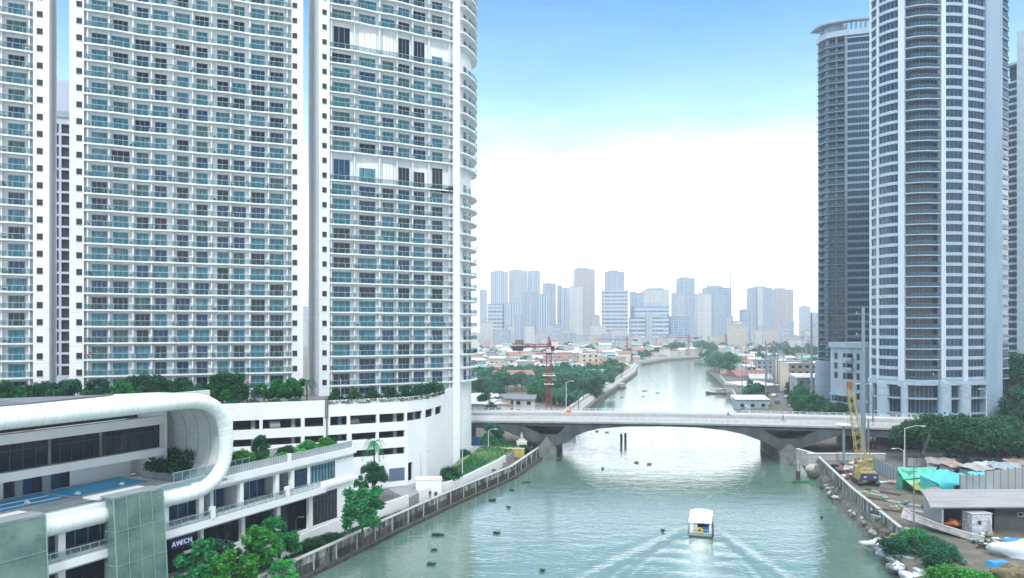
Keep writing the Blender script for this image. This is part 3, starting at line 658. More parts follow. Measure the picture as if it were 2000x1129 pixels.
b.box((XM, 1.75, S2t-.05), (XL, 2.6, .3), CONCL); b.box((XM, 2.92, 13.2), (XL-.2, .15, .4), CONC); b.build('shop_glazing', ml)
for px in (403, 455, 533, 562):
    b = MB(); b.box((ms(px, -1.6), 1.7, 11.7), (.5, 2.2, 3.4), PALEGREY); b.build('partition', ml)
b = MB(); b.box((XM, 2.4, 6.4), (XL, .1, 5.6), GLD); x = -44
while x < SE-1: b.box((x, 2.33, 6.4), (.1, .1, 5.6), DARKM); x += 2.3
b.build('ground_floor_glazing', ml)
def big_window(x0, x1, z0, z1, nx, mt, name):
    b = MB(); b.box(((x0+x1)/2, .22, (z0+z1)/2), (x1-x0, .06, z1-z0), mt)
    for i in range(nx+1): b.box((x0+(x1-x0)*i/nx, .15, (z0+z1)/2), (.09, .12, z1-z0), DARKM)
    for t in (.0, .78, 1): b.box(((x0+x1)/2, .15, z0+(z1-z0)*t), (x1-x0, .1, .08), DARKM)
    b.build(name, ml)
big_window(ms(606), ms(655), S2t+.55, T2_, 8, GLP, 'large_window'); big_window(ms(575), ms(601), S2t+.5, T2_, 5, GLN, 'large_window'); big_window(ms(611), ms(659), GF+.5, S2b-.2, 7, GLD, 'large_window')
# green glass screens
def screen(s0, s1):
    r = empty('glass_screen', parent_none, 0) if False else None
    b = MB(); zt_, zb = 15.5, 4.6
    f = lambda z: 2.1+(15.5-z)*.07
    def quad(xa, xb, z0, z1, dy=0): return [(xa, -f(z0)-dy, z0), (xb, -f(z0)-dy, z0), (xb, -f(z1)-dy, z1), (xa, -f(z1)-dy, z1)]
    b.add(quad(s0, s1, zb, zt_), [(0, 1, 2, 3)], SCREENG); b.add(quad(s0, s1, zb, zt_, -.05), [(3, 2, 1, 0)], SCREENG)
    for x in (s0, s1): b.add([(x, -f(zb), zb), (x, -.7, zb), (x, -.7, zt_), (x, -f(zt_), zt_)], [(0, 1, 2, 3)], SCREENG)
    b.build('glass_screen', ml)
    fr = MB(); n = 4
    for i in range(n+1): x = s0+(s1-s0)*i/n; fr.bar((x, -f(zb)-.04, zb), (x, -f(zt_)-.04, zt_), .07 if 0 < i < n else .13, GREENF)
    for z in (zb+.1, 8.2, 11.9, 15.45): fr.bar((s0, -f(z)-.04, z), (s1, -f(z)-.04, z), .06, GREENF)
    for z in (zb+.1, 8.2, 11.9, 15.45):
        for x in (s0, s1): fr.bar((x, -f(z), z), (x, -.8, z), .09, GREENF)
    for x in (s0+.9, s0+3.4): fr.bar((x, -f(zb)+.5, zb), (x, -f(zt_)+.4, zt_), .12, GREENF)
    fr.build('screen_frame', ml)
    c = MB(); c.box(((s0+s1)/2, -1.0, 15.6), (s1-s0, 2.1, .12), GREYW); c.box(((s0+s1)/2, 1.2, 15.3), (s1-s0+.6, 2.6, .2), WHITE2); c.build('screen_cap', ml)
GREENF = mat('pale_green_frame', (.22, .36, .33), .5)
parent_none = None
screen(ms(221, 2.1), ms(318, 2.1)); screen(-45, ms(88, 2.1))
b = MB(); b.box((-11, -.2, 14.6), (19, 1.4, .9), WHITE2); b.build('loop_ledge', ml)
# shop sign
b = MB(); x0, x1 = ms(333, .3), ms(374, .3); b.box(((x0+x1)/2, -.35, 7.95), (x1-x0, .22, 1.25), mat('navy_sign', (.01, .02, .09), .5)); b.build('sign_board', ml)
SLM = mat('sign_letter', (.75, .8, .95), .4, emit=((.6, .7, 1), .35))
for word, xc in (('AW', x0+(x1-x0)*.25), ('ECN', x0+(x1-x0)*.70)):
    cu = bpy.data.curves.new('txt', 'FONT'); cu.body = word; cu.size = .85; cu.space_character = 1.1; cu.extrude = .04; cu.align_x = 'CENTER'; cu.align_y = 'CENTER'
    to = bpy.data.objects.new('tmp', cu); COL.objects.link(to); bpy.context.view_layer.update()
    tm = bpy.data.meshes.new_from_object(to); bpy.data.objects.remove(to); tm.materials.clear(); tm.materials.append(SLM)
    lo_ = inst('sign_letters', tm, ml, (xc, -.50, 7.95)); lo_.rotation_euler = (R(90), 0, 0)
b = MB(); b.box((x0+3.2, -.3, 6.5), (2.4, .15, .35), LAMPW); b.build('sign_board', ml)
# ---------------------------------------------------------------- quay, promenade
qw = empty('quay_wall', (-12.6, 147, 0), label='stained concrete flood wall along the left bank', cat='wall')
QL = Line([(p[0]+12.6, p[1]-147) for p in LB[2:11]])
b = MB(); band(b, QL, 0, QL.len-57, -.45, 0, -1, 2.75, STAIN, 4); b.build('parapet', qw)
b = MB(); band(b, QL, 0, QL.len-57, -.6, .12, 2.75, 2.9, CONCL, 4); b.build('coping', qw)
b = MB(); band(b, QL, 0, QL.len-57, 0, .9, -1, .45, STAIND, 4); b.build('footing', qw)
k = 0; q = 2.
while q < QL.len-59 and k < 95:
    b = MB(); p = QL.at(q, .05); b.box((p.x, p.y, 1.5), (.22, .16, 2.4), CONCL, QL.ang(q)); b.build('joint_strip', qw); q += 5.5; k += 1
b = MB(); q = 0
while q < QL.len-59: p = QL.at(q, .93); b.tube([(p.x, p.y, -.5), (p.x, p.y, .5)], .16, STAIND, 5); q += .75
b.build('timber_piles', qw, kind='stuff')
QW = Line([tuple(p) for p in LB[2:11]])
# raised road between mall and strip
prom = [(-70, -60), (-60, 20), (-45.5, 70), (-38.5, 95), (-30.5, 113.5), (-26, 125), (-18.6, 140), (-17.6, 143.5), (-14.5, 148.5), (-10, 158), (-3, 178), (1, 195), (-12, 205), (-60, 205), (-90, 150), (-90, -60)]
b = MB(); b.prism(prom, 1.0, 3.55, PAVE); b.build('promenade', kind='structure')
b = MB(); b.prism([(-68, -60), (-58, 20), (-44, 70), (-37.6, 96), (-31, 113), (-26.5, 124), (-19.4, 139.3), (-24, 148), (-30, 142), (-27.5, 128.5), (-38.5, 101), (-47, 84), (-62, 50), (-80, -60)], 3.0, 3.554, ASPH); b.build('riverside_road', kind='structure')
RL = Line([(-45.5, 70), (-38.5, 95), (-30.5, 113.5), (-26, 125), (-18.8, 139.6)])
rw = MB(); band(rw, RL, 0, RL.len, -.25, .05, 1.7, 4.1, WHITE2); rw.build('retaining_wall', label='low white wall between the riverside road and the planted strip', cat='wall')
R2L = Line([(-17.4, 143.8), (-14.3, 148.8), (-9.8, 158), (-3, 178), (.5, 193)])
rw = MB(); band(rw, R2L, 0, R2L.len-9, -.3, .06, 1.7, 4.0, WHITE2); rw.build('retaining_wall', label='white sloping wall below the grass bank by the tower foot', cat='wall')
b = MB(); b.box((0, 0, 1.9), (4.9, 3.0, 3.8), WHITE2, R(8)); b.box((0, 0, 3.85), (5.1, 3.2, .16), WHITE, R(8)); b.build('utility_hut', None, (-16.1, 148.2, 1.6), label='small white flat-roofed hut beside the flood wall', cat='hut')
# railing by the hut
fr = MB(); RLn = Line([(-25.5, 136.5), (-21.3, 142.3), (-18.8, 141.8)])
q = 0
while q <= RLn.len: p = RLn.at(q); fr.box((p.x, p.y, 4.1), (.06, .06, 1.1), LAMPW); q += 1.1
band(fr, RLn, 0, RLn.len, -.03, .03, 4.6, 4.66, LAMPW); band(fr, RLn, 0, RLn.len, -.03, .03, 4.1, 4.15, LAMPW)
fr.build('railing', label='pale pipe railing along the road below the parking podium', cat='railing')
g = MB(); g.sheet([[(-13.2, 152, 3.6), (-10.2, 158.2, 3.7)], [(-13.6, 160, 4.3), (-9.2, 162, 3.8)], [(-12, 172, 5.0), (-5.5, 171.6, 3.8)], [(-9.5, 180, 5.2), (-3, 180, 3.8)], [(-8, 192, 5), (0, 192, 3.8)], [(-6, 202, 4), (6, 204, 3)]], GRASS)
g.build('grass_bank', kind='structure')
gm = MB(); rnd = random.Random(9)
def on_bank():
    while True:
        y = rnd.uniform(153, 202); t = rnd.random(); xa = -13.5+(y-152)*.15; xb = -10+(y-158)*.29; return xa+(xb-xa)*t, y, 3.9+1.2*(1-t)*.9
for _ in range(3500):
    x, y, z = on_bank(); h_ = rnd.uniform(.15, .5); a = rnd.uniform(0, 6.3); c = Vector((x, y, z)); d = Vector((math.cos(a), math.sin(a), 0))*.12
    gm.add([c-d, c+d, c+Vector((d.y, d.x, h_))], [(0, 1, 2)], LEAF3 if rnd.random() < .5 else LEAF1)
gm.build('weeds', kind='stuff')
gm = MB()
for _ in range(2600):
    q = rnd.uniform(0, RL.len); p = RL.at(q, rnd.uniform(.2, 1.3)); h_ = rnd.uniform(.15, .45); a = rnd.uniform(0, 6.3); c = Vector((p.x, p.y, 1.72)); d = Vector((math.cos(a), math.sin(a), 0))*.14
    gm.add([c-d, c+d, c+Vector((d.y, d.x, h_))], [(0, 1, 2)], LEAF2)
gm.build('grass', kind='stuff')
# ---------------------------------------------------------------- bridge
BA = Vector((-30, 209.8)); BD = Vector((60.9, -8)).normalized(); BN = Vector((BD.y, -BD.x))     # BN points towards the camera
BRK = Vector((70.6, 196.6))
def bz(px, py):   # photo point on the near face of the bridge -> (distance along it, height)
    k = (px-1000)/F; s_ = (k*BA.y-BA.x)/(BD.x-k*BD.y); D = BA.y+BD.y*s_; return s_, H-(py-HY)*D/F
br = empty('arch_bridge', (BA.x, BA.y, 0), math.atan2(BD.y, BD.x), label='concrete road bridge with a shallow arch on V-shaped piers', cat='bridge')
WB = 24.; LBR = 150.
def dz(x):    # deck edge height along the bridge
    return 9.0+.75*max(0, 1-((x-68)/75)**2)
bottom = [(870, 833), (925, 836), (978, 839), (1009, 852), (1052, 867)]
prof_l = [bz(*q) for q in bottom]
p1a, p1b = bz(1056, 868), bz(1084, 872)
arch = [bz(*q) for q in ((1109, 864), (1127, 851), (1141, 845), (1169, 838), (1219, 834), (1290, 833.5), (1361, 835.5), (1414, 841), (1449, 848), (1467, 854), (1500, 867), (1516, 877))]
p2b = bz(1557, 880); right = [bz(*q) for q in ((1600, 864), (1640, 851), (1680, 853), (1760, 857), (1900, 862))]
def rib(y0, y1, name):
    """side girder: web with the V openings at both piers, extruded across y0..y1"""
    import mathutils.geometry as mg
    outer = [(0, 7.8)]+prof_l[1:]+[p1a, p1b]+arch+[p2b]+right+[(LBR, 6.9)]
    outer += [(x, dz(x)-.35) for x in np.linspace(LBR, 0, 26)]
    holes = [[bz(1018, 831), bz(1060, 853), bz(1080, 858), bz(1094, 845), bz(1104, 832)], [bz(1490, 839), bz(1512, 853), bz(1533, 868), bz(1550, 866), bz(1570, 856), bz(1596, 842)]]
    holes = [[((x-sum(p[0] for p in h)/len(h))*.97+sum(p[0] for p in h)/len(h), (z-sum(p[1] for p in h)/len(h))*.93+sum(p[1] for p in h)/len(h)) for x, z in h] for h in holes]
    loops = [[Vector((x, z, 0)) for x, z in outer]]+[[Vector((x, z, 0)) for x, z in h] for h in holes]
    tri = mg.tessellate_polygon(loops); flat = [p for l in loops for p in l]; n = len(flat)
    b = MB(); vs = [(p.x, y0, p.y) for p in flat]+[(p.x, y1, p.y) for p in flat]
    fs = []
    for t in tri:
        a, c, d = [flat[i] for i in t]; cr = (c.x-a.x)*(d.y-a.y)-(c.y-a.y)*(d.x-a.x); t = t if cr > 0 else t[::-1]
        fs.append(tuple(t)); fs.append(tuple(n+i for i in t[::-1]))
    st = 0
    for l in loops:
        m = len(l); ar = sum(l[i].x*l[(i+1) % m].y-l[(i+1) % m].x*l[i].y for i in range(m)); hole = st > 0
        for i in range(m):
            j = (i+1) % m; f = (st+i, st+j, n+st+j, n+st+i); f = f[::-1] if (ar > 0) != hole else f; fs.append(f)
        st += m
    b.add(vs, fs, BCONC); b.build(name, br)
BCONC = mat('weathered_shaded_bridge_concrete', (.088, .11, .12), .85, c2=(.04, .05, .058), scale=.35, stretch=(1, 1, .5), bump=.02)  # old concrete, darkened further for the shaded side of the bridge
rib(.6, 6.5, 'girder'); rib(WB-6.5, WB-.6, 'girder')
b = MB(); xs = list(np.linspace(0, LBR, 51)); rows = []
for x in xs: z = dz(x); rows.append([(x, 0, z-.4), (x, 0, z+.05), (x, 2.2, z+.1), (x, WB/2, z+.35), (x, WB-2.2, z+.1), (x, WB, z+.05), (x, WB, z-.4), (x, 6, z-.9), (x, 0, z-.4)])
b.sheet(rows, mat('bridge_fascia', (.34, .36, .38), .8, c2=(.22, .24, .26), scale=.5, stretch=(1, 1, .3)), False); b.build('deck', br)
b = MB(); rows = [[(x, 2.3, dz(x)+.14), (x, WB/2, dz(x)+.39), (x, WB-2.3, dz(x)+.14)] for x in xs]; b.sheet(rows, mat('worn_bridge_paving', (.27, .28, .30), .8, c2=(.14, .15, .17), scale=.5, stretch=(.15, 2.2, 1), thr=(.42, .58)), False); b.build('road_surface', br)
for y in (5.2, 8.6, 15.4, 18.8):
    b = MB(); rows = [[(x, y, dz(x)+.16+(.25-abs(y-WB/2)/WB*.5)), (x, y+.18, dz(x)+.16+(.25-abs(y-WB/2)/WB*.5))] for x in xs]
    for i in range(0, 50, 2): b.sheet(rows[i:i+2], PAINT, False)
    b.build('lane_marking', br)
b = MB(); rows = [[(x, WB/2-.2, dz(x)+.36), (x, WB/2-.12, dz(x)+1.0), (x, WB/2+.12, dz(x)+1.0), (x, WB/2+.2, dz(x)+.36)] for x in xs]; b.sheet(rows, CONCL, False); b.build('median_barrier', br)
RLW = mat('bridge_rail_paint', (.62, .66, .68), .6)
for nm, y, h_ in (('near_parapet', .12, .45), ('far_parapet', WB-.12, .45), ('kerb', 2.25, .2), ('kerb', WB-2.25, .2)):
    b = MB(); rows = [[(x, y-.12, dz(x)+.0), (x, y-.12, dz(x)+.1+h_), (x, y+.12, dz(x)+.1+h_), (x, y+.12, dz(x)+.0)] for x in xs]; b.sheet(rows, RLW, False); b.build(nm, br)
for y in (.12, 2.25, WB-.12):
    b = MB(); hh = 1.15
    for z_ in (.75, 1.15): b.sheet([[(x, y-.05, dz(x)+z_), (x, y-.05, dz(x)+z_+.09), (x, y+.05, dz(x)+z_+.09), (x, y+.05, dz(x)+z_)] for x in xs], RLW, False)
    x = 0
    while x < LBR: b.box((x, y, dz(x)+.65), (.16, .14, 1.1), RLW); x += 2.0
    b.build('railing', br)
def pier(px_apex, wpx, waterpx):
    sx, za = bz(*px_apex); b = MB()
    hw = 2.5; pts = [(sx-hw, -1.5), (sx+hw, -1.5), (sx+hw, 2.6), (sx+.1, za), (sx-.1, za), (sx-hw, 2.6)]
    n = 6; vs = [(p[0], -1.4, p[1]) for p in pts]+[(p[0], WB+1.2, p[1]) for p in pts]
    b.add(vs, [tuple(range(n)), tuple(range(n, 2*n))[::-1]]+[(i, n+i, n+(i+1) % n, (i+1) % n) for i in range(n)], CONC)
    b.box((sx, WB/2, 3.2), (5.4, WB-1.6, 5.5), BCONC)
    b.build('pier', br)
pier((1068, 853), 0, 0); pier((1541, 867), 0, 0)
b = MB(); x = bz(1690, 860)[0]; b.box((x, WB/2, 4), (1.6, WB-3, 7), BCONC); b.build('pier', br)
b = MB(); x = bz(890, 860)[0]; b.box((x, WB/2, 4.5), (3, WB-1.5, 7), BCONC); b.build('abutment', br)
def bworld(x, y, z=0): p = BA+BD*x-BN*y; return Vector((p.x, p.y, z))
# ---------------------------------------------------------------- right bank towers
RW = mat('right_tower_paint', (.26, .37, .48), .65, c2=(.21, .31, .41), scale=.25, stretch=(1, 1, .2))
RWB = mat('right_tower_band', (.36, .47, .57), .6, c2=(.28, .38, .48), scale=.5)
GR = mat('ribbon_glass', (.006, .03, .075), .1, c2=(.015, .06, .12), scale=.35, spec=.4)
GR2 = mat('recess_glass', (.02, .06, .10), .12, c2=(.01, .03, .055), scale=.5, spec=.5)
MUL = mat('grey_mullion', (.14, .20, .26), .5)
PIERW = mat('pier_paint', (.50, .60, .69), .6, c2=(.40, .50, .59), scale=.4, stretch=(1, 1, .15), thr=(.4, .75))
TRAIL = glassmat('teal_balcony_glass', (.06, .15, .23), .36, spec=.3)
RW2 = mat('rear_tower_paint', (.16, .27, .37), .65, c2=(.12, .21, .30), scale=.4)
def pline(pts): return Line([((px-1000)/F*D, D) for px, D in pts])
def px_tower(name, label, pts, zb, zt, fh, winbays, piers, recess, solid, body_depth, ztop_extra=3., zlow=None, mul=1.35, winh=2.4, cores=(), paint=None):
    RWB = paint or globals()['RWB']; RW = paint or globals()['RW']
    ln0 = pline(pts); O = ln0.p[0].copy(); ln = Line([tuple(p-O) for p in ln0.p]); s = lambda px: ln0.ray(px)
    root = empty(name, (O.x, O.y, 0), label=label, cat='tower'); nf = int((zt-zb)/fh)
    f = [ln.at(q, -1.7) for q in ln.samples(.2, ln.len-.2, 3)]; wv_ = lambda q, e: (q+O)*(1+body_depth/(q+O).y)-O+Vector((e, 0)); nb0, nb1 = wv_(f[0], 2.5), wv_(f[-1], -2)
    b = MB(); b.prism([tuple(p) for p in f]+[tuple(nb1), tuple(nb0)], 1.8, zt+.3, GR2); b.build('glass_core', root)
    floors = [zb+fh*k for k in range(nf+1)]
    wins = []
    for (a, c) in winbays:
        a, c = s(a), s(c)
        b = MB(); band(b, ln, a-.3, c+.3, -1.65, 0, -.05, fh-winh, RWB, 1.5); me = b.mesh('spandrel')
        b = MB(); band(b, ln, a-.3, c+.3, -1.65, .12, -.22, .0, RW, 1.5); me2 = b.mesh('sill_ledge')
        for z in floors: sp = inst('spandrel', me, root, (0, 0, z)); inst('ledge', me2, sp)
        b = MB(); band(b, ln, a-.2, c+.2, -.5, -.35, fh-winh-.02, fh-.2, GR, 1.5)
        q = a; n = max(1, round((c-a)/mul)); rnd = random.Random(int(a*10))
        for i in range(n+1):
            p = ln.at(a+(c-a)*i/n, -.3); b.box((p.x, p.y, fh-winh/2-.1), (.13, .16, winh), MUL, ln.ang(a+(c-a)*i/n))
        band(b, ln, a, c, -.36, -.26, fh-.62, fh-.54, MUL, 1.5)
        m3 = b.mesh('window')
        for z in floors[:-1]: wins.append((z, m3))
    wins.sort(key=lambda e: abs(e[0]-H))
    for z, m3 in wins[:98]: inst('window', m3, root, (0, 0, z))
    if len(wins) > 98:
        b = MB()
        for z, m3 in wins[98:]:
            k = len(b.v); vv = [(v_.co.x, v_.co.y, v_.co.z+z) for v_ in m3.vertices]
            for mi_, mt in enumerate(m3.materials):
                pass
            mats_ = list(m3.materials); idx = [b.mi(mt) for mt in mats_]; b.v += vv
            for p_ in m3.polygons: b.f.append(tuple(k+i for i in p_.vertices)); b.m.append(idx[p_.material_index]); b.sm.append(False)
        b.build('window', root, kind='stuff')
    for (a, c, wf) in piers:
        b = MB(); band(b, ln, s(a), s(c), -1.7, wf, zlow or 1.9, zt+ztop_extra, PIERW if not paint else RWB, 1.5); b.build('pier', root)
    for (a, c, wf) in solid:
        b = MB(); band(b, ln, s(a), s(c), -1.7, wf, 1.9, zt+ztop_extra, RW, 2); b.build('blank_wall', root)
    for (a, c, wf, wb) in recess:
        a, c = s(a), s(c)
        if wf < 0: b = MB(); band(b, ln, a, c+.3, -2.2, wf-.5, zb, zt, GR2, 1.2); b.build('side_glazing', root)
        b = MB(); band(b, ln, a, c, -1.65, wf, -.3, 0, RWB, 1.2); me = b.mesh('balcony')
        b = MB(); band(b, ln, a+.1+(1.4 if c-a > 8 else 0), c-.1, wf-.12, wf-.08, .08, 1.0, TRAIL, 1.2); band(b, ln, a+.1+(1.4 if c-a > 8 else 0), c-.1, wf-.14, wf-.06, 1.0, 1.07, MUL, 1.2)
        q = a+.2
        while q < c: p = ln.at(q, wf-.1); b.box((p.x, p.y, .55), (.05, .05, 1.0), MUL, ln.ang(q)); q += 1.2
        m4 = b.mesh('railing')
        for z in floors: sb_ = inst('balcony', me, root, (0, 0, z)); inst('railing', m4, sb_)
        b = MB(); q = a+.6
        while q < c: p = ln.at(q, -1.62); b.box((p.x, p.y, (zb+zt)/2), (.1, .1, zt-zb), MUL, ln.ang(q)); q += 1.25
        b.build('recess_mullions', root)
    return root, ln, s, O, floors
r1 = [(1698, 256), (1703, 251), (1715, 247), (1735, 243.6), (1757, 241), (1766, 240), (1790, 238.2), (1812, 237.6), (1836, 238), (1846, 238), (1863, 238), (1881, 238.6), (1888, 239), (1905, 240), (1922, 241.5), (1954, 243.5), (1976, 250)]
TR1, l1, s1, O1, fl1 = px_tower('curved_residential_tower', 'nearest tall curved tower on the right bank, with white bands', r1, 18.6, 142, 3.23, [(1702, 1713), (1716, 1755), (1847, 1880), (1889, 1922)],
    [(1698, 1702, 0), (1713, 1716, .25), (1755, 1767, .45), (1837, 1846, .45), (1880, 1889, .35)], [(1768, 1836, .35, 0), (1956, 1975, -.5, 0)], [(1923, 1955, .5)], 22, zlow=16.5)
# columns and open lower storeys of that tower
for px, wd in ((1704, 1.1), (1724, 1.9), (1766, 1.1), (1845, 2.0), (1884, 2.0)):
    p = l1.at(s1(px), -.3); b = MB(); b.tube([(p.x, p.y, 1.8), (p.x, p.y, 17.5)], wd, RWB, 14); b.build('column', TR1)
for z in (13.0, 8.2):
    b = MB(); band(b, l1, 1, s1(1925), -3, .3, z-.5, z, RW, 1.5); b.build('podium_slab', TR1)
b = MB(); band(b, l1, .5, s1(1925), -2, .5, 16.9, 18.3, RWB, 1.5); b.build('transfer_band', TR1)
b = MB(); q = 1.5
while q < s1(1922): p = l1.at(q, -1.6); b.box((p.x, p.y, 9.5), (.14, .14, 15), MUL); q += 1.5
b.build('lower_mullions', TR1)
# rear tower
r2 = [(1597, 346), (1603, 342), (1616, 338), (1634, 336), (1652, 334.5), (1675, 333), (1700, 331.5), (1722, 331)]
ztr = H+(645-70)/F*335
TR2, l2, s2, O2, fl2 = px_tower('curved_residential_tower', 'slimmer blue-grey tower with a canopy roof, behind and left of the tall curved one', r2, 21.5, ztr-1, 3.18, [(1655, 1722)], [(1597.5, 1599, 0), (1609, 1616, -.9), (1650, 1655, .3), (1632.5, 1634.5, .0)],
    [(1598, 1651, .6, 0)], [], 22, ztop_extra=1.5, zlow=2, mul=1.2, winh=2.35, paint=RW2)
b = MB(); cb_ = [l2.at(q, 2.0) for q in np.linspace(0, l2.len, 12)]
rows = [[(l2.at(q, 3.2).x, l2.at(q, 3.2).y, ztr+5.2), (l2.at(q, 3.4).x, l2.at(q, 3.4).y, ztr+5.9), (l2.at(q, .6).x, l2.at(q, .6).y, ztr+6.3), (l2.at(q, -2).x, l2.at(q, -2).y, ztr+6.0), (l2.at(q, .4).x, l2.at(q, .4).y, ztr+5.4), (l2.at(q, 3.2).x, l2.at(q, 3.2).y, ztr+5.2)] for q in np.linspace(0, l2.len, 14)]
b.sheet(rows, RWB, False); b.build('canopy_ring', TR2)
b = MB()
for q in np.linspace(.5, l2.len-.5, 16):
    a_, c_ = l2.at(q, 3.1), l2.at(q, -3.5); b.bar((a_.x, a_.y, ztr+5.3), (c_.x, c_.y, ztr+5.1), .45, RWB)
    a_ = l2.at(q, -1.2); b.box((a_.x, a_.y, ztr+3.6), (.5, .5, 3.4), RWB)
b.build('canopy_fins', TR2)
b = MB(); band(b, l2, 0, l2.len, -2, .8, ztr-.2, ztr+2.2, RWB, 2); b.build('parapet', TR2)
b = MB(); p = l2.at(s2(1617), -6); b.prism([(p.x+5*math.cos(a), p.y+5*math.sin(a)) for a in np.linspace(0, 6.28, 16)[:-1]], ztr, ztr+8, RWB); b.build('roof_cabin', TR2)
b = MB(); p = l2.at(s2(1612), -2.5)
for z in (4, 9.5, 15): b.prism([(p.x+6*math.cos(a), p.y+6*math.sin(a)) for a in np.linspace(0, 6.28, 20)[:-1]], z, z+4.6, RW); b.prism([(p.x+5.8*math.cos(a), p.y+5.8*math.sin(a)) for a in np.linspace(0, 6.28, 20)[:-1]], z+4.6, z+5.5, GREYW)
b.build('rounded_base', TR2)
# third tower at the right edge
r3 = [(1968, 338), (1990, 334), (2002, 332), (2040, 331)]
z3 = H+(645-150)/F*335
TR3, l3, s3, O3, fl3 = px_tower('curved_residential_tower', 'blue-grey tower at the right edge, mostly hidden, with a pale blade wall', r3, 21.5, z3, 3.18, [(1969, 1988)], [], [], [(2001, 2040, 0)], 20, ztop_extra=1.5, mul=1.2)
b = MB(); band(b, l3, s3(1989.5), s3(2002), -2, 1.6, 2, z3+19, RWB, 2); b.build('blade_wall', TR3)
b = MB(); band(b, l3, 0, s3(1989), -3, 2.0, z3+5, z3+6, RW, 2); band(b, l3, 0, s3(1989), -2.5, -1.5, z3+.5, z3+5, GR2, 2); b.build('canopy', TR3)
# annex: white low-rise of five storeys
an = [(1622, 302), (1640, 296), (1656, 291), (1676, 287), (1684, 285.5), (1704, 284)]
lna = pline(an); O = lna.p[0].copy(); la = Line([tuple(p-O) for p in lna.p]); sa = lna.ray
AX = empty('white_annex', (O.x, O.y, 0), label='white five-storey block with square balconies between the two curved towers', cat='building')
zt = H-(682-HY)/F*292
hs = []
for x0, x1, rows_ in ((1629, 1636, (1, 2, 3)), (1646, 1652, (1, 2, 3)), (1653, 1666, (1, 2, 3)), (1673, 1679, (1, 2, 3, 4, 5))):
    for r_ in rows_: hs.append((sa(x0), sa(x1), zt-.3-r_*3.7, zt+2.1-r_*3.7))
hs.append((sa(1624), sa(1668), 3.2, 9.2))
b = MB(); holed(b, la, 0, sa(1684), 2, zt+.5, hs, .5, RWB, 2); band(b, la, sa(1684.2), la.len, -14, .3, 2, zt+1, RW, 2); b.build('wall', AX)
b = MB(); band(b, la, 0, la.len-.4, -14, -2.2, 2, zt+.4, GR2, 2); b.build('interior', AX)
b = MB(); band(b, la, -.0, sa(1684), -14, .9, zt+.55, zt+2.6, RWB, 2); b.build('roof_slab', AX)
for z in (6.2, 9.3):
    b = MB(); band(b, la, sa(1624), sa(1668), -1, 1.2, z-.35, z+.25, RWB, 1.2); b.build('curved_ledge', AX)
b = MB()
q = sa(1625)
while q < sa(1668): p = la.at(q, -.6); b.box((p.x, p.y, 6.2), (.2, .2, 6.2), RWB); q += 3
b.build('mullion_row', AX)
for r_ in (1, 2):
    b = MB(); band(b, la, sa(1652), sa(1667), -.5, 1.3, zt-.6-r_*3.7, zt+.5-r_*3.7, RWB, 2); b.build('balcony', AX)
# car park block behind the trees at far right
pk = [(1956, 262), (1980, 258), (2060, 254)]
lnp = pline(pk); O = lnp.p[0].copy(); lp2 = Line([tuple(p-O) for p in lnp.p])
PKb = empty('low_parking_block', (O.x, O.y, 0), label='dark open-sided parking floors with planted edges at the right edge', cat='building')
b = MB()
for z in (4.5, 8, 11.5, 15): band(b, lp2, 0, lp2.len, -12, 0, z, z+.6, RW, 3)
b.build('parking_slab', PKb)
b = MB(); band(b, lp2, .5, lp2.len, -12, -3, 2, 15.5, DARK, 3); b.build('interior', PKb)
# ---------------------------------------------------------------- far skyline
def gm(i):
    return SKM[i % len(SKM)]
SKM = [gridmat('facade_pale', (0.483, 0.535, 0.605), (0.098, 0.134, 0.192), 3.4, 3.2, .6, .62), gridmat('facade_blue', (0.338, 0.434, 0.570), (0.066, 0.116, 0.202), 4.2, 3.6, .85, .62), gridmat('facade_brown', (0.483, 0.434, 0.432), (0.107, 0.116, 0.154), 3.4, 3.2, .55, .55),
       gridmat('facade_white', (0.595, 0.610, 0.605), (0.172, 0.201, 0.240), 3.0, 3.1, .45, .5), gridmat('facade_stripes', (0.548, 0.593, 0.648), (0.082, 0.143, 0.240), 200, 7.4, 1., .55), gridmat('facade_vertical', (0.499, 0.559, 0.639), (0.098, 0.152, 0.240), 5.2, 400, .5, 1.), gridmat('facade_grey', (0.387, 0.451, 0.553), (0.082, 0.120, 0.182), 3.2, 3.2, .7, .6)]  # facade colours lifted paler to carry part of the distance haze
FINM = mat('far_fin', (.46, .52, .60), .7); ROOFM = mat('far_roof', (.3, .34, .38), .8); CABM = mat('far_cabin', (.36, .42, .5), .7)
names = {0: 'pale grey', 1: 'blue glass', 2: 'brownish', 3: 'cream white', 4: 'banded office', 5: 'vertically striped', 6: 'slate blue'}
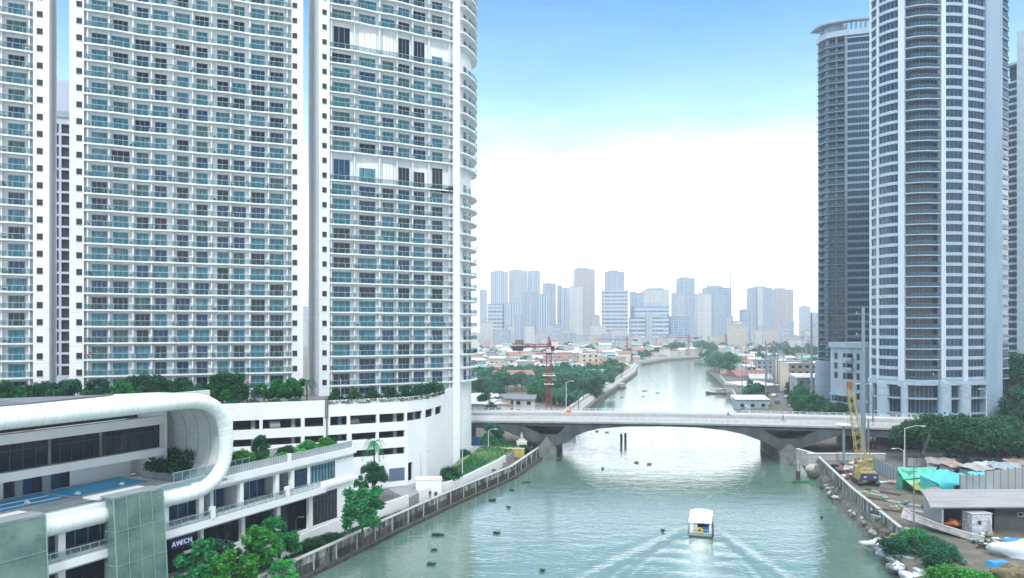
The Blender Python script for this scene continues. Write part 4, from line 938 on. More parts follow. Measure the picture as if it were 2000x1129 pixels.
sky_list = [(936, 952, 568, 2300, 0), (957, 993, 532, 2000, 5), (993, 1030, 530, 2020, 0), (1030, 1056, 531, 2050, 5), (953, 984, 596, 1500, 4), (985, 1016, 594, 1510, 5), (1017, 1047, 573, 1650, 6), (1048, 1070, 577, 1600, 5), (1060, 1086, 556, 1800, 6), (1088, 1098, 560, 1850, 1), (1097, 1112, 564, 1750, 5), (1112, 1138, 562, 1700, 3),
            (1121, 1163, 527, 1950, 2), (1181, 1222, 532, 1900, 6), (1176, 1231, 569, 1500, 4), (1231, 1243, 572, 1560, 1), (1243, 1258, 574, 1800, 6), (1257, 1309, 568, 1900, 3), (1238, 1310, 600, 1480, 4), (1233, 1308, 622, 1350, 4), (1308, 1346, 620, 1380, 1), (1313, 1336, 575, 1650, 0), (1324, 1360, 545, 1800, 6), (1360, 1390, 576, 1500, 3), (1380, 1430, 563, 1800, 1), (1392, 1418, 580, 1560, 6),
            (1447, 1467, 607, 1500, 1), (1466, 1512, 564, 1700, 6), (1480, 1490, 564, 1690, 3), (1512, 1552, 567, 1750, 2), (1528, 1552, 630, 1400, 6), (1565, 1584, 600, 2400, 0), (1584, 1600, 612, 2300, 6), (588, 602, 628, 1500, 3), (592, 600, 600, 1900, 0), (938, 962, 632, 1200, 3), (1004, 1022, 618, 1350, 6), (1024, 1044, 640, 1050, 3), (1155, 1172, 618, 1400, 2), (1262, 1274, 615, 1340, 0), (1420, 1434, 620, 1300, 2), (1434, 1450, 630, 1250, 3)]
rnd = random.Random(21)
for i, (x0, x1, yt, D, st) in enumerate(sky_list):
    X = ((x0+x1)/2-1000)/F*D; W = (x1-x0)/F*D; Ht = H-(yt-HY)/F*D
    dp = W*rnd.uniform(.55, .9); rz = rnd.uniform(-.16, .16)
    side = ('left of' if x0 < 1170 else 'right of')
    r = empty('high_rise', (X, D+dp/2, 1.6), rz, label='hazy %s high-rise, %s on the skyline from the left' % (names[st], ['first', 'second', 'third', 'fourth', 'fifth', 'sixth', 'seventh', 'eighth', 'ninth', 'tenth', 'eleventh', 'twelfth', 'thirteenth', 'fourteenth', 'fifteenth', 'sixteenth', 'seventeenth', 'eighteenth', 'nineteenth', 'twentieth', 'twenty-first', 'twenty-second', 'twenty-third', 'twenty-fourth', 'twenty-fifth', 'twenty-sixth', 'twenty-seventh', 'twenty-eighth', 'twenty-ninth', 'thirtieth', 'thirty-first', 'thirty-second', 'thirty-third', 'thirty-fourth', 'thirty-fifth', 'thirty-sixth', 'thirty-seventh', 'thirty-eighth', 'thirty-ninth', 'fortieth', 'forty-first', 'forty-second'][sorted(range(len(sky_list)), key=lambda q: sky_list[q][0]).index(i)]), cat='high-rise', group='high-rises on the hazy skyline')
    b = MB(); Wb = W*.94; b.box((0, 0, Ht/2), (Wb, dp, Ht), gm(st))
    if st in (0, 3, 6): b.box((0, -dp/2-.6, Ht*.48), (Wb*.3, 1.6, Ht*.96), gm(st)); 
    b.build('wall', r)
    b = MB()
    for k in range(rnd.choice((2, 3, 4))):
        xx = -Wb/2+Wb*(k+.5)/4+rnd.uniform(-1, 1); b.box((xx, -dp/2-.9, Ht*.5), (1.1, 1.2, Ht*rnd.uniform(.9, 1.0)), FINM)
    b.build('fins', r)
    b = MB(); b.box((rnd.uniform(-.1, .1)*W, 0, Ht+W*.05), (Wb*rnd.uniform(.4, .7), dp*.5, W*.1), CABM); b.box((0, 0, Ht+.4), (Wb+.8, dp+.8, .8), ROOFM)
    if rnd.random() < .35: b.tube([(0, 0, Ht), (0, 0, Ht+W*.45)], .5, ROOFM, 5)
    b.build('roof', r)
    if st == 4 or W > 60: b = MB(); b.box((W*.1, -dp/2-4, 7), (W*1.1, 10, 14), gm(0)); b.build('podium', r)

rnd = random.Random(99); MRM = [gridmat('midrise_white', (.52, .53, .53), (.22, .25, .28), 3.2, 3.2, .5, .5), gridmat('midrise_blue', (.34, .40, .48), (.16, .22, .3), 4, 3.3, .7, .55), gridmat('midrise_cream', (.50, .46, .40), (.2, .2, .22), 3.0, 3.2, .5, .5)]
for i in range(84):
    px = 790+960*(i+rnd.random()*.9)/84; D = rnd.uniform(1150, 1650); w_ = rnd.uniform(12, 30); h_ = rnd.choice((14, 18, 22, 26, 32, 40)); X = (px-1000)/F*D
    r = empty('mid_rise', (X, D, 1.6), rnd.uniform(-.3, .3), label='%s mid-rise block at the foot of the skyline' % ('white', 'bluish', 'cream')[i % 3], cat='building', group='mid-rise blocks below the skyline')
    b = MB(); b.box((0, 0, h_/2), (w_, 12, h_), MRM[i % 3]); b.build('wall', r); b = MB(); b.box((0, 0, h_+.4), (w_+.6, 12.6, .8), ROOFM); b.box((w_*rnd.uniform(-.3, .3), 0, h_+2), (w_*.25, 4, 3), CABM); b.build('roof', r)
# ---------------------------------------------------------------- trees
def crown_mesh(name, clumps, n, leaf, mt, seed, flat=.75, squash=1.):
    """leaf-sized faces spread through a set of clumps (x, y, z, radius)"""
    rnd = np.random.default_rng(seed); cl = np.array(clumps, float); wgt = cl[:, 3]**2; wgt /= wgt.sum(); k = rnd.choice(len(cl), n, p=wgt)
    d = rnd.normal(size=(n, 3)); d /= np.linalg.norm(d, axis=1)[:, None]; r = cl[k, 3]*(rnd.random(n)**.45)*rnd.uniform(.75, 1.12, n)
    c = cl[k, :3]+d*r[:, None]*np.array([1, 1, flat])
    a = rnd.normal(size=(n, 3)); a[:, 2] *= .55; a /= np.linalg.norm(a, axis=1)[:, None]
    bb = np.cross(a, rnd.normal(size=(n, 3))); bb /= np.linalg.norm(bb, axis=1)[:, None]+1e-9
    s = leaf*rnd.uniform(.6, 1.3, n)[:, None]; vs = np.stack([c-a*s, c+bb*s*.55, c+a*s, c-bb*s*.55], 1).reshape(-1, 3)
    me = bpy.data.meshes.new(name); me.vertices.add(4*n); me.vertices.foreach_set('co', vs.reshape(-1).astype(np.float32))
    me.loops.add(4*n); me.loops.foreach_set('vertex_index', np.arange(4*n, dtype=np.int32)); me.polygons.add(n); me.polygons.foreach_set('loop_start', np.arange(0, 4*n, 4, dtype=np.int32)); me.polygons.foreach_set('loop_total', np.full(n, 4, np.int32))
    me.update(); me.validate(); me.materials.append(mt); return me
def tree_proto(h, r, n, leaf, mt, seed, ncl=14, umb=False, trunk_r=.16, low=.38, cr=(.28, .48), drop=.16):
    rnd = random.Random(seed); cl = []
    for i in range(ncl):
        a = rnd.uniform(0, 6.28); q = r*math.sqrt(rnd.random())*.78
        if umb: z = h*(.86-drop*(q/r)**2-drop*.5*rnd.random())+rnd.uniform(-.05, .05)*h; rad = r*rnd.uniform(.24, .36)
        else: z = h*(low+.12+(.80-low)*rnd.random()*(1-.55*(q/r)**2)); rad = r*rnd.uniform(*cr)
        cl.append((q*math.cos(a), q*math.sin(a), z, rad))
    cm = crown_mesh('crown', cl, n, leaf, mt, seed, .55 if umb else .8)
    b = MB(); b.tube([(0, 0, -.3), (.1*trunk_r, 0, h*.25), (0, .1, h*.5)], [trunk_r*1.3, trunk_r, trunk_r*.7], BARK, 7)
    for c in cl[:9]: b.tube([(0, 0, h*rnd.uniform(.28, .45)), (c[0]*.5, c[1]*.5, c[2]*.8), (c[0], c[1], c[2])], [trunk_r*.6, trunk_r*.35, trunk_r*.12], BARK, 5)
    return b.mesh('trunk'), cm
def row_of(D): return ('first row behind the bridge' if D < 320 else 'second row behind the bridge' if D < 370 else 'third row behind the bridge' if D < 430 else 'before the houses' if D < 520 else 'among the nearest houses' if D < 700 else 'halfway to skyline' if D < 1000 else 'under the skyline')
def col_of(px): return ('beside the white tower' if px < 960 else 'left of the red crane' if px < 1050 else 'right of the red crane' if px < 1150 else 'near the river wall' if px < 1290 else 'above the river bend' if px < 1400 else 'above right bank road' if px < 1520 else 'by the rear curved tower')
def plant(proto, p, sc, rz, label, name='leafy_tree', cat='tree', group=None, szz=None):
    r = empty(name, p, rz, label=label, cat=cat, group=group); r.scale = (sc, sc, szz or sc)
    inst('trunk', proto[0], r); inst('crown', proto[1], r); return r
LEAFG = leafmat('leaf_vivid', (.015, .22, .06), (.07, .42, .06), .8)
near_t = [tree_proto(9, 4.4, 5000, .27, LEAF1, 11, 26, low=.22, cr=(.17, .30)), tree_proto(8, 3.7, 4200, .27, LEAF1, 12, 22, low=.1, cr=(.18, .33)), tree_proto(8, 3.5, 4200, .26, LEAF3, 13, 22, low=.05, cr=(.2, .36)), tree_proto(8.5, 3.5, 6500, .23, LEAF2, 14, 22, low=.02), tree_proto(8, 3.9, 4400, .27, LEAFG, 15, 24, low=.15, cr=(.17, .30))]
bush = [tree_proto(4, 3.6, 6500, .24, m_, 60+i_, 24, low=-.1) for i_, m_ in enumerate((LEAF3, LEAF1, LEAF2, LEAFG))]
mid_t = [tree_proto(9, 5, 3600, .42, LEAF2, 21, 20, low=.0), tree_proto(8, 4.9, 3400, .42, LEAF1, 22, 20, low=.0), tree_proto(10, 5, 3600, .42, LEAF3, 23, 20, low=.0)]
far_t = [tree_proto(9, 5.5, 1500, .6, LEAF4, 31, 12), tree_proto(8, 5, 1300, .6, LEAF3, 32, 12), tree_proto(10, 6, 1500, .65, LEAF4, 33, 12)]
rain_t = tree_proto(13, 9.5, 17000, .38, LEAF2, 41, 60, umb=True, trunk_r=.45, cr=(.17, .27), drop=.36)
def palm_proto(h, nf, ln_, mt, seed):
    rnd = random.Random(seed); b = MB(); b.tube([(0, 0, -.2), (.12, 0, h*.5), (0, .1, h)], [.2, .15, .12], BARK, 7); t = b.mesh('trunk'); b = MB()
    for i in range(nf):
        a = 6.283*i/nf+rnd.uniform(-.2, .2); el = rnd.uniform(.2, 1.1); d = Vector((math.cos(a), math.sin(a), 0)); sd = Vector((-d.y, d.x, 0)); pp = []
        for k in range(9): t_ = k/8; pp.append(Vector((0, .1, h))+d*ln_*t_*math.cos(el*.5)+Vector((0, 0, ln_*(math.sin(el)*t_-.95*t_*t_))))
        for k in range(8):
            w_ = ln_*.17*(1-.6*abs(k/8-.35))
            for sg_ in (-1, 1):
                for j in (0, .5): c = pp[k].lerp(pp[k+1], j); b.add([c, c+(pp[k+1]-pp[k])*.42, c+sd*sg_*w_+(pp[k+1]-pp[k])*.9+Vector((0, 0, -w_*.45))], [(0, 1, 2)], mt)
    return t, b.mesh('crown')
palm = palm_proto(4.6, 15, 2.6, LEAF2, 1); palm_b = palm_proto(5.5, 16, 2.3, LEAF1, 2); palm_far = palm_proto(9, 14, 4, LEAF3, 4)
# near trees by the mall (placed on the ground they grow from)
for (px, py, z, pr_, sc, szz, lb) in (
    (388, 1165, 2, 1, 1.0, 1.05, 'leafy tree in front of the shop sign, left of the bright tree group'), (445, 1180, 2, 4, .95, .9, 'bright green tree at the lower edge beside the glass screen'), (435, 1128, 2.4, 2, .85, .9, 'bushy mid-green tree behind the bright green ones'),
    (500, 1135, 2, 4, 1.02, .95, 'vivid green spreading tree in the middle of the promenade group'), (545, 1105, 2, 1, .92, 1.12, 'tallest tree of the promenade group, above the flood wall'), (498, 1075, 3, 2, .75, 1.1, 'slim tree by the mall columns behind the promenade group'),
    (560, 1145, 1.8, 4, .72, .65, 'low bright tree leaning over the flood wall'), (398, 1225, 2, 4, .8, .7, 'low vivid green treetop at the bottom edge under the glass screen'), (478, 1215, 2, 1, .9, .75, 'low tree at the bottom edge between wall and road'),
    (618, 1072, 2, 3, .66, .60, 'round dark shrub beside the lamp post on the promenade'), (650, 1060, 2, 3, .62, .55, 'second dark round shrub, nearer the big riverside tree'),
    (708, 1060, 2, 0, 1.05, 1.02, 'large umbrella-shaped tree overhanging the flood wall')):
    plant(bush[2] if 'shrub' in lb else near_t[pr_], G(px, py, z), sc*.92, px*.37, lb, 'leafy_tree' if 'shrub' not in lb else 'round_shrub', 'tree' if 'shrub' not in lb else 'shrub', 'trees along the mall promenade', szz*sc*.98)
plant(tree_proto(9, 3.1, 9000, .17, LEAF2, 15, 15), G(728, 985, 3.55), .92, 2, 'dense dark round tree in front of the parking podium', 'round_tree', 'tree', None, .86)
pp_ = G(724, 975, 3.55); r = plant(palm_b, (pp_.x, pp_.y+3, 3.5), 1.0, 0, 'slender bright palm rising behind the dark round tree', 'palm_tree', 'palm', None, 1.75)
plant(near_t[1], G(706, 966, 3.5), .5, 1, 'thin grey-green young tree against the podium wall', 'young_tree', 'tree', None, .55)
# bank bushes
for (px, py, z, sc, k, lb) in ((965, 872, 3, .95, 2, 'bushy green tree in front of the bridge abutment'), (955, 880, 3, .7, 1, 'smaller tree left of the bushy one by the bridge'), (880, 935, 3.8, .38, 2, 'leafy bush on the grass bank by the tower foot'), (1022, 885, 2, .35, 2, 'small bush in front of the yellow wall'), (870, 930, 3.6, .3, 1, 'low bush by the white retaining wall'), (905, 893, 4.5, .3, 3, 'bush at the tower corner')):
    plant(near_t[k] if sc > .6 else bush[k % 3], G(px, py, z), sc*(1 if sc > .6 else 1.5), px, lb, 'leafy_bush' if sc < .6 else 'leafy_tree', 'bush' if sc < .6 else 'tree', 'green plants on the left bank by the bridge')
# podium roof garden
rnd = random.Random(5); k = 0
desc = {0: 'clipped green tree', 1: 'bushy tree', 2: 'dark tree', 3: 'palm'}
for px in list(range(-20, 140, 20))+list(range(160, 600, 17)):
    for row in (0,) if px > 140 else (0, 1):
        s_ = PL.ray(max(-30, px)); o = PL.at(s_, -3.5-row*4-rnd.uniform(0, 3)); z = 20.2
        if px < 140: o = PL.at(PL.ray(px), -6-row*5); z = 20.2
        pos = (rnd.uniform(-.5, .5)+o.x, o.y, z)
        if rnd.random() < .28: plant(palm, pos, rnd.uniform(.55, .75), rnd.random()*6, 'feathery palm on the podium roof garden, %s' % ('under the leftmost tower' if px < 140 else 'under the widest white tower' if px < 560 else 'at the gap between towers'), 'palm_tree', 'palm', 'palms on the podium roof')
        else:
            j = rnd.choice((1, 2, 3)); plant(near_t[j], pos, rnd.uniform(.58, .78), rnd.random()*6, 'leafy tree on the podium roof garden, %s' % ('under the leftmost tower' if px < 140 else 'under the widest white tower' if px < 560 else 'at the gap between towers'), 'roof_garden_tree', 'tree', 'trees on the podium roof garden')
plant(palm, (*PL.at(PL.ray(607), -4), 20.2), .9, 1, 'palm standing alone in the gap between the two largest white towers', 'palm_tree', 'palm')
hb = MB()
leafy_row(hb, PL, PL.ray(-40), PL.ray(600), -1.6, 20.2, 1.3, 1.3, LEAF3, 12, 12000); tag(hb.build('hedge'), 'low green hedge along the podium roof edge under the widest tower', 'hedge')
hb = MB()
leafy_row(hb, PL, PL.ray(638), PL.ray(868), -1.1, 20.3, 2.9, 1.2, LEAF3, 13, 13000); leafy_row(hb, PL, PL.ray(638), PL.ray(868), -.4, 20.1, 1.0, .45, LEAF2, 14, 3500); tag(hb.build('hedge'), 'thick hedge spilling over the podium edge below the tower with the rounded end', 'hedge')
b = MB(); p = PL.at(PL.ray(666), -.2); b.tube([(p.x, p.y, 20.8), (p.x, p.y, 25)], .06, LAMPW, 6); b.build('flag_pole', label='thin pale pole standing in the hedge on the podium roof', cat='pole')
# mall terrace plants
for i, (px, sc, k) in enumerate(((470, .42, 2), (490, .3, 1), (527, .46, 3), (515, .28, 1), (605, .34, 2), (615, .30, 3), (635, .33, 2), (560, .24, 1), (580, .24, 1), (650, .26, 1))):
    s_ = ms(px, -2.5); p = mworld(s_, -2.6-(i % 3)*.7, 15.0)
    plant(bush[(k+1) % 4] if i not in (2,) else near_t[k], p, sc*(1.25 if i != 2 else 1), i, ['rounded bright bush nearest the white loop', 'small shrub second from the white loop', 'tallest clipped tree on the mall terrace', 'small shrub beside the clipped terrace tree', 'rounded bush towards the far end of the mall terrace', 'dark bush touching the rounded one at the terrace end', 'leafy bush third from the far terrace end', 'low shrub halfway along the mall terrace', 'low shrub past the middle of the mall terrace', 'last small shrub at the terrace corner'][i], 'terrace_bush', 'bush', 'plants on the mall terrace')
TLn = Line([tuple(mworld(ms(452), -1.3).xy), tuple(mworld(SE-1, -1.3).xy)])
hb = MB(); leafy_row(hb, TLn, 0, TLn.len, -.5, 14.7, 1.2, .9, LEAFG, 15, 4200); tag(hb.build('hedge'), 'bright green low hedge along the mall terrace railing', 'hedge')
# right bank greenery
for (px, D, sc, szz, rz, lb) in ((1852, 174, 1.12, 1.1, 0, 'big spreading dark tree below the curved tower'), (1905, 180, 1.0, .98, 2, 'broad dark tree right of the biggest spreading one'), (1800, 182, .8, .9, 1, 'dark umbrella tree at the end of the bridge'), (1990, 172, .95, .85, 3, 'dark tree cut by the right edge above the sheds'), (1950, 192, .9, .9, 4, 'dark tree behind the two broad ones at the right')):
    plant(rain_t, ((px-1000)/F*D, D, 1.9), sc, rz, lb, 'spreading_tree', 'tree', 'dark spreading trees on the right bank', szz*.98)
for i, (px, D, sc, zb_) in enumerate(((1790, 225, .7, 2), (1778, 232, .6, 2), (1725, 236, .4, 2), (1745, 235, .42, 2), (1700, 250, .45, 2), (1760, 234, .5, 2), (1990, 235, 1.1, 6), (1975, 262, 1.1, 9), (1995, 255, 1.2, 12), (1985, 270, 1.3, 14), (2010, 250, 1.2, 8), (1660, 262, .55, 2), (1640, 268, .75, 2), (1622, 272, .8, 2), (1605, 275, .9, 2), (1590, 282, .95, 2), (1575, 290, 1.0, 2), (1560, 300, .9, 2), (1615, 250, .7, 2), (1585, 255, .65, 2), (1555, 345, .9, 2), (1550, 380, .9, 2), (1570, 330, 1, 2))):
    plant(mid_t[i % 3], ((px-1000)/F*D, D, zb_-.1), sc, i*1.3, 'mid-green roadside tree between the bridge and the curved towers' if px < 1900 else 'tree growing beside the parking floors at the right edge', 'leafy_tree', 'tree', 'roadside trees behind the bridge' if px < 1900 else 'trees at the right edge')
# left bank beyond the bridge: dense wood, individual trees
rnd = random.Random(31)
def left_edge(y):
    for a, c in zip(LB, LB[1:]):
        if a[1] <= y <= c[1] and c[1] > a[1]: return a[0]+(c[0]-a[0])*(y-a[1])/(c[1]-a[1])
    return 1500
def right_edge(y):
    for a, c in zip(RB, RB[1:]):
        if c[1] <= y <= a[1] and a[1] > c[1]: return c[0]+(a[0]-c[0])*(y-c[1])/(a[1]-c[1])
    return 20
placed = []
for i in range(600):
    D = rnd.uniform(268, 520); px = rnd.uniform(895, 1290); X = (px-1000)/F*D; e = left_edge(D)
    if X > e-4: continue
    if D < 335 and X < 5 and rnd.random() < .75: continue
    if (1035 < px < 1110 and D < 330) or (980 < px < 1035 and D < 400) : continue
    if any((X-a)**2+(D-c)**2 < 42 for a, c in placed): continue
    placed.append((X, D)); near_river = X > e-16
    plant(mid_t[i % 3] if D < 400 else far_t[i % 3], (X, D, 1.6), rnd.uniform(.7, 1.05)*(1.0 if D < 400 else 1.1), rnd.random()*6, ('green tree ' if not near_river else 'riverside tree ')+col_of(px)+', '+row_of(D), 'leafy_tree', 'tree', 'wood beyond the bridge' if not near_river else 'riverside trees beyond the bridge')
    if len(placed) > 125: break
for px, D in ((1192, 480), (1214, 500), (1098, 300), (1112, 290), (1130, 300), (1205, 560), (1085, 310)):
    plant(palm_far, ((px-1000)/F*D, D, 1.6), rnd.uniform(.8, 1.1), px, 'palm among the trees by the left flood wall beyond the bridge', 'palm_tree', 'palm', 'palms beyond the bridge')
# right bank beyond the bridge
for i, (px, D, sc) in enumerate(((1396, 610, 1.5), (1404, 590, 1.5), (1414, 570, 1.6), (1424, 600, 1.7), (1436, 620, 1.6), (1408, 640, 1.5), (1420, 540, 1.2), (1395, 660, 1.6), (1470, 330, .95), (1480, 335, 1.0), (1464, 345, .85), (1475, 350, 1.05), (1455, 700, 1.4), (1380, 800, 1.5), (1370, 960, 2), (1350, 1000, 2), (1335, 1010, 2.1), (1320, 990, 1.8), (1300, 930, 1.6), (1280, 900, 1.5), (1262, 820, 1.2), (1250, 800, 1.2), (1340, 1040, 2), (1390, 960, 1.8), (1360, 1020, 2), (1600, 800, 2), (1580, 780, 1.9), (1560, 760, 1.9), (1545, 800, 1.9), (1530, 900, 1.9), (1590, 600, 1.3), (1470, 820, 1.6), (1490, 840, 1.6), (1510, 900, 1.6))):
    plant(far_t[i % 3] if D > 400 else mid_t[i % 3], ((px-1000)/F*D, D, 1.6), sc, i, 'round green tree on the right bank by the far bend of the river' if px > 1385 and D > 400 else 'green tree beside the tin-roofed shed on the right bank' if D < 400 else 'hazy tree at the river bend', 'leafy_tree', 'tree', 'trees around the river bend' if D > 400 else 'trees on the right bank beyond the bridge')
# ---------------------------------------------------------------- houses
HW = [mat('house_white', (.62, .62, .60), .8), mat('house_cream', (.55, .50, .40), .8), mat('house_grey', (.33, .36, .38), .8), mat('house_blue', (.28, .40, .48), .8), mat('house_pink', (.50, .36, .33), .8), mat('house_bare', (.40, .38, .36), .8)]
HWN = ['white', 'cream', 'grey', 'pale blue', 'pink', 'bare concrete']
HR = [mat('rust_roof', (.26, .13, .10), .8, c2=(.22, .12, .10), scale=.4), mat('tin_roof', (.48, .50, .52), .5, c2=(.36, .38, .40), scale=.5), mat('white_roof', (.56, .57, .57), .7, c2=(.40, .42, .43), scale=.5), mat('red_roof', (.34, .10, .09), .8, c2=(.24, .12, .11), scale=.5), mat('green_roof', (.08, .32, .28), .6), mat('dark_roof', (.12, .14, .17), .7)]
HRN = ['rusty', 'tin', 'white', 'red', 'green', 'dark']
hm = {}
def house(px, D, w_, d_, h_, wc, rc, rz, kind, detail, label=None, group=None, X=None):
    X = (px-1000)/F*D if X is None else X
    r = empty('low_rise_house', (X, D, 1.55), rz, label=label or '%s %s house with a %s roof, %s' % ('tall' if h_ > 11 else 'small' if h_ < 6.5 else 'mid-height', HWN[wc], HRN[rc], row_of(D).replace('in the rows', 'just')+' '+col_of(px)) if False else '%s %s house, %s roof, %s, %s' % ('tall' if h_ > 11 else 'small' if h_ < 6.5 else 'mid-height', HWN[wc], HRN[rc], row_of(D), col_of(px)), cat='house', group=group or 'houses of the %s bank district' % ('left' if px < 1380 else 'right'))
    key = ('w', round(w_), round(d_), round(h_), wc)
    if key not in hm: b = MB(); b.box((0, 0, round(h_)/2), (round(w_), round(d_), round(h_)), HW[wc]); hm[key] = b.mesh('wall')
    inst('wall', hm[key], r); w_, d_, h_ = round(w_), round(d_), round(h_)
    key = ('r', w_, d_, h_, rc, kind)
    if key not in hm:
        b = MB()
        if kind == 0: b.add([(-w_/2-.6, -d_/2-.6, h_-.1), (w_/2+.6, -d_/2-.6, h_-.1), (w_/2+.6, d_/2+.6, h_-.1), (-w_/2-.6, d_/2+.6, h_-.1), (-w_/2-.6, 0, h_+d_*.22), (w_/2+.6, 0, h_+d_*.22)], [(0, 1, 5, 4), (3, 4, 5, 2), (0, 4, 3), (1, 2, 5), (0, 3, 2, 1)], HR[rc])
        elif kind == 1: b.add([(-w_/2-.6, -d_/2-.6, h_+.1), (w_/2+.6, -d_/2-.6, h_+.1), (w_/2+.6, d_/2+.6, h_+1.4), (-w_/2-.6, d_/2+.6, h_+1.4), (-w_/2-.6, -d_/2-.6, h_-.15), (w_/2+.6, -d_/2-.6, h_-.15), (w_/2+.6, d_/2+.6, h_-.1), (-w_/2-.6, d_/2+.6, h_-.1)], [(0, 1, 2, 3), (4, 7, 6, 5), (0, 4, 5, 1), (1, 5, 6, 2), (2, 6, 7, 3), (3, 7, 4, 0)], HR[rc])
        else: b.box((0, 0, h_+.25), (w_+.3, d_+.3, .7), HR[rc]); b.box((w_*.2, 0, h_+1.4), (w_*.3, d_*.3, 1.8), HW[2])
        hm[key] = b.mesh('roof')
    inst('roof', hm[key], r)
    if detail:
        if 'win' not in hm: b = MB(); b.box((0, 0, 0), (1.5, .16, 1.3), GLD); b.box((0, -.05, -.7), (1.7, .2, .1), HW[0]); hm['win'] = b.mesh('window')
        for fl in range(int(h_//3)):
            n = max(1, int(w_//3.4))
            for i in range(n): inst('window', hm['win'], r, (-w_/2+w_*(i+.5)/n, -d_/2-.05, 1.7+3*fl))
    return r
rnd = random.Random(77); D = 440.; nh = 0; occ = list(placed)
while D < 1500 and nh < 270:
    step = 12+D*.013; px = 915+rnd.uniform(0, 10)
    while px < 1600:
        w_ = rnd.uniform(5.5, 10.5)*(1+D/2400); X = (px+w_/2/D*F-1000)/F*D
        e = left_edge(D)
        ok = (X < e-12-w_/2) if px < 1380 else (D > 430 and X > (right_edge(D) if D < 1040 else 0)+14 and (px < 1470 or px > 1545 or D > 700))
        if D > 1100: ok = True
        if ok and D < 520 and px < 1380: ok = rnd.random() < .3
        if ok and rnd.random() < .80:
            h_ = rnd.choice((4, 6, 6, 7, 9, 9, 11))*(1 if D < 900 else rnd.choice((1, 1.3, 1.7)))
            house(px, D+rnd.uniform(-4, 4), w_, rnd.uniform(7, 12), h_, rnd.choice((0, 0, 0, 1, 2, 3, 4, 5, 0)), rnd.choice((0, 0, 1, 1, 2, 2, 3, 4, 5)), rnd.uniform(-.35, .35), rnd.choice((0, 1, 1, 2)), D < 760, X=X); nh += 1
        px += (w_+rnd.uniform(2, 9))/D*F
    D += step
# the carpet of low roofs behind the countable ones
b = MB(); rz_ = random.Random(44); RM_ = [HR[0], HR[1], HR[2], HR[1], HR[5], HW[0], HW[2], HR[4], HR[3]]
for i in range(2400):
    D = 560*(3.4**rz_.random()); px = rz_.uniform(760, 1800); X = (px-1000)/F*D
    if D < 1040 and (X > left_edge(D)-10 if px < 1380 else X < right_edge(D)+12): continue
    w_ = rz_.uniform(4, 10); d_ = rz_.uniform(4, 8); h_ = rz_.uniform(3, 8)*(1 if D < 900 else 1.3); a_ = rz_.uniform(-.4, .4)
    b.box((X, D, 1.5+h_/2), (w_, d_, h_), rz_.choice(HW), a_); b.box((X, D, 1.5+h_+.3), (w_+.7, d_+.7, .6), rz_.choice(RM_), a_, top=(.95, .4))
b.build('distant_houses', kind='stuff', label='dense carpet of small far roofs and walls')
# trees between the houses
for i in range(120):
    D = rnd.uniform(520, 1400); px = rnd.uniform(920, 1590); X = (px-1000)/F*D
    if px < 1380 and X > left_edge(D)-9: continue
    if px >= 1380 and D < 1050 and X < right_edge(D)+8: continue
    plant(far_t[i % 3], (X, D, 1.6), rnd.uniform(.9, 1.5), i, 'hazy tree '+col_of(px)+', '+row_of(D), 'leafy_tree', 'tree', 'trees between the far houses')
# special near houses beyond the bridge, left bank
house(1024, 296, 8, 6, 6, 0, 5, -.1, 1, True, 'white house with dark roof beside the red crane, behind the bridge')
house(1095, 400, 14, 9, 5, 0, 3, .25, 0, True, 'white house with a bright red roof among trees left of the river')
house(1002, 440, 22, 12, 7, 5, 0, .2, 0, False, 'wide house with faded rusty roof half hidden by trees')
house(1150, 560, 13, 10, 15, 1, 2, .1, 2, True, 'tall cream block with few windows above the riverside trees')
house(1165, 470, 12, 8, 7, 3, 1, -.2, 1, True, 'grey-blue house with tin roof between trees and river wall')
house(997, 300, 6, 6, 6, 1, 5, .3, 1, True, 'ochre house with dark roof left of the white one by the crane')
for i, (px, D) in enumerate(((938, 300), (952, 312), (965, 300), (978, 318), (948, 328), (930, 322))):
    house(px, D, 11, 7, 4, (2, 5, 0)[i % 3], 1 if i % 2 else 2, .15*i-.4, 1, False, 'tin-roofed shed in the cluster behind the bridge, %s' % ('nearest the white tower', 'second from the white tower', 'third from the tower, front row', 'nearest the ochre house', 'rear row of the cluster', 'half hidden by the tower')[i], 'sheds behind the bridge')
w_ = MB(); w_.box((0, 0, 2), (60, .4, 4), mat('dark_hoarding', (.05, .05, .08), .8, c2=(.10, .10, .14), scale=.3, stretch=(1, 1, .1))); w_.build('hoarding', None, (-8, 262, 1.6), .05, label='long dark site hoarding behind the left end of the bridge', cat='fence')
# right bank special houses
house(1465, 318, 13, 7, 4, 3, 2, 0, 1, True, 'blue hut with a flat pale roof behind the bridge on the right bank')
house(1462, 470, 24, 14, 5, 2, 3, .3, 0, False, 'large red-roofed hall on the right bank')
house(1500, 520, 18, 9, 12, 2, 4, 0, 2, True, 'green-topped block above the red roof on the right bank')
house(1560, 400, 15, 12, 15, 1, 1, .05, 2, True, 'cream block beside the road towards the curved towers')
house(1583, 370, 16, 14, 10, 2, 2, -.1, 1, True, 'white-roofed grey building left of the rear curved tower')
house(1535, 480, 12, 10, 13, 1, 1, 0, 2, True, 'narrow yellowish block along the road')
house(1520, 560, 14, 10, 10, 0, 1, .1, 1, True, 'white block farther down the right bank road')
house(1470, 400, 22, 16, 4, 5, 2, .5, 1, False, 'long white tin roof beside the river path on the right bank')
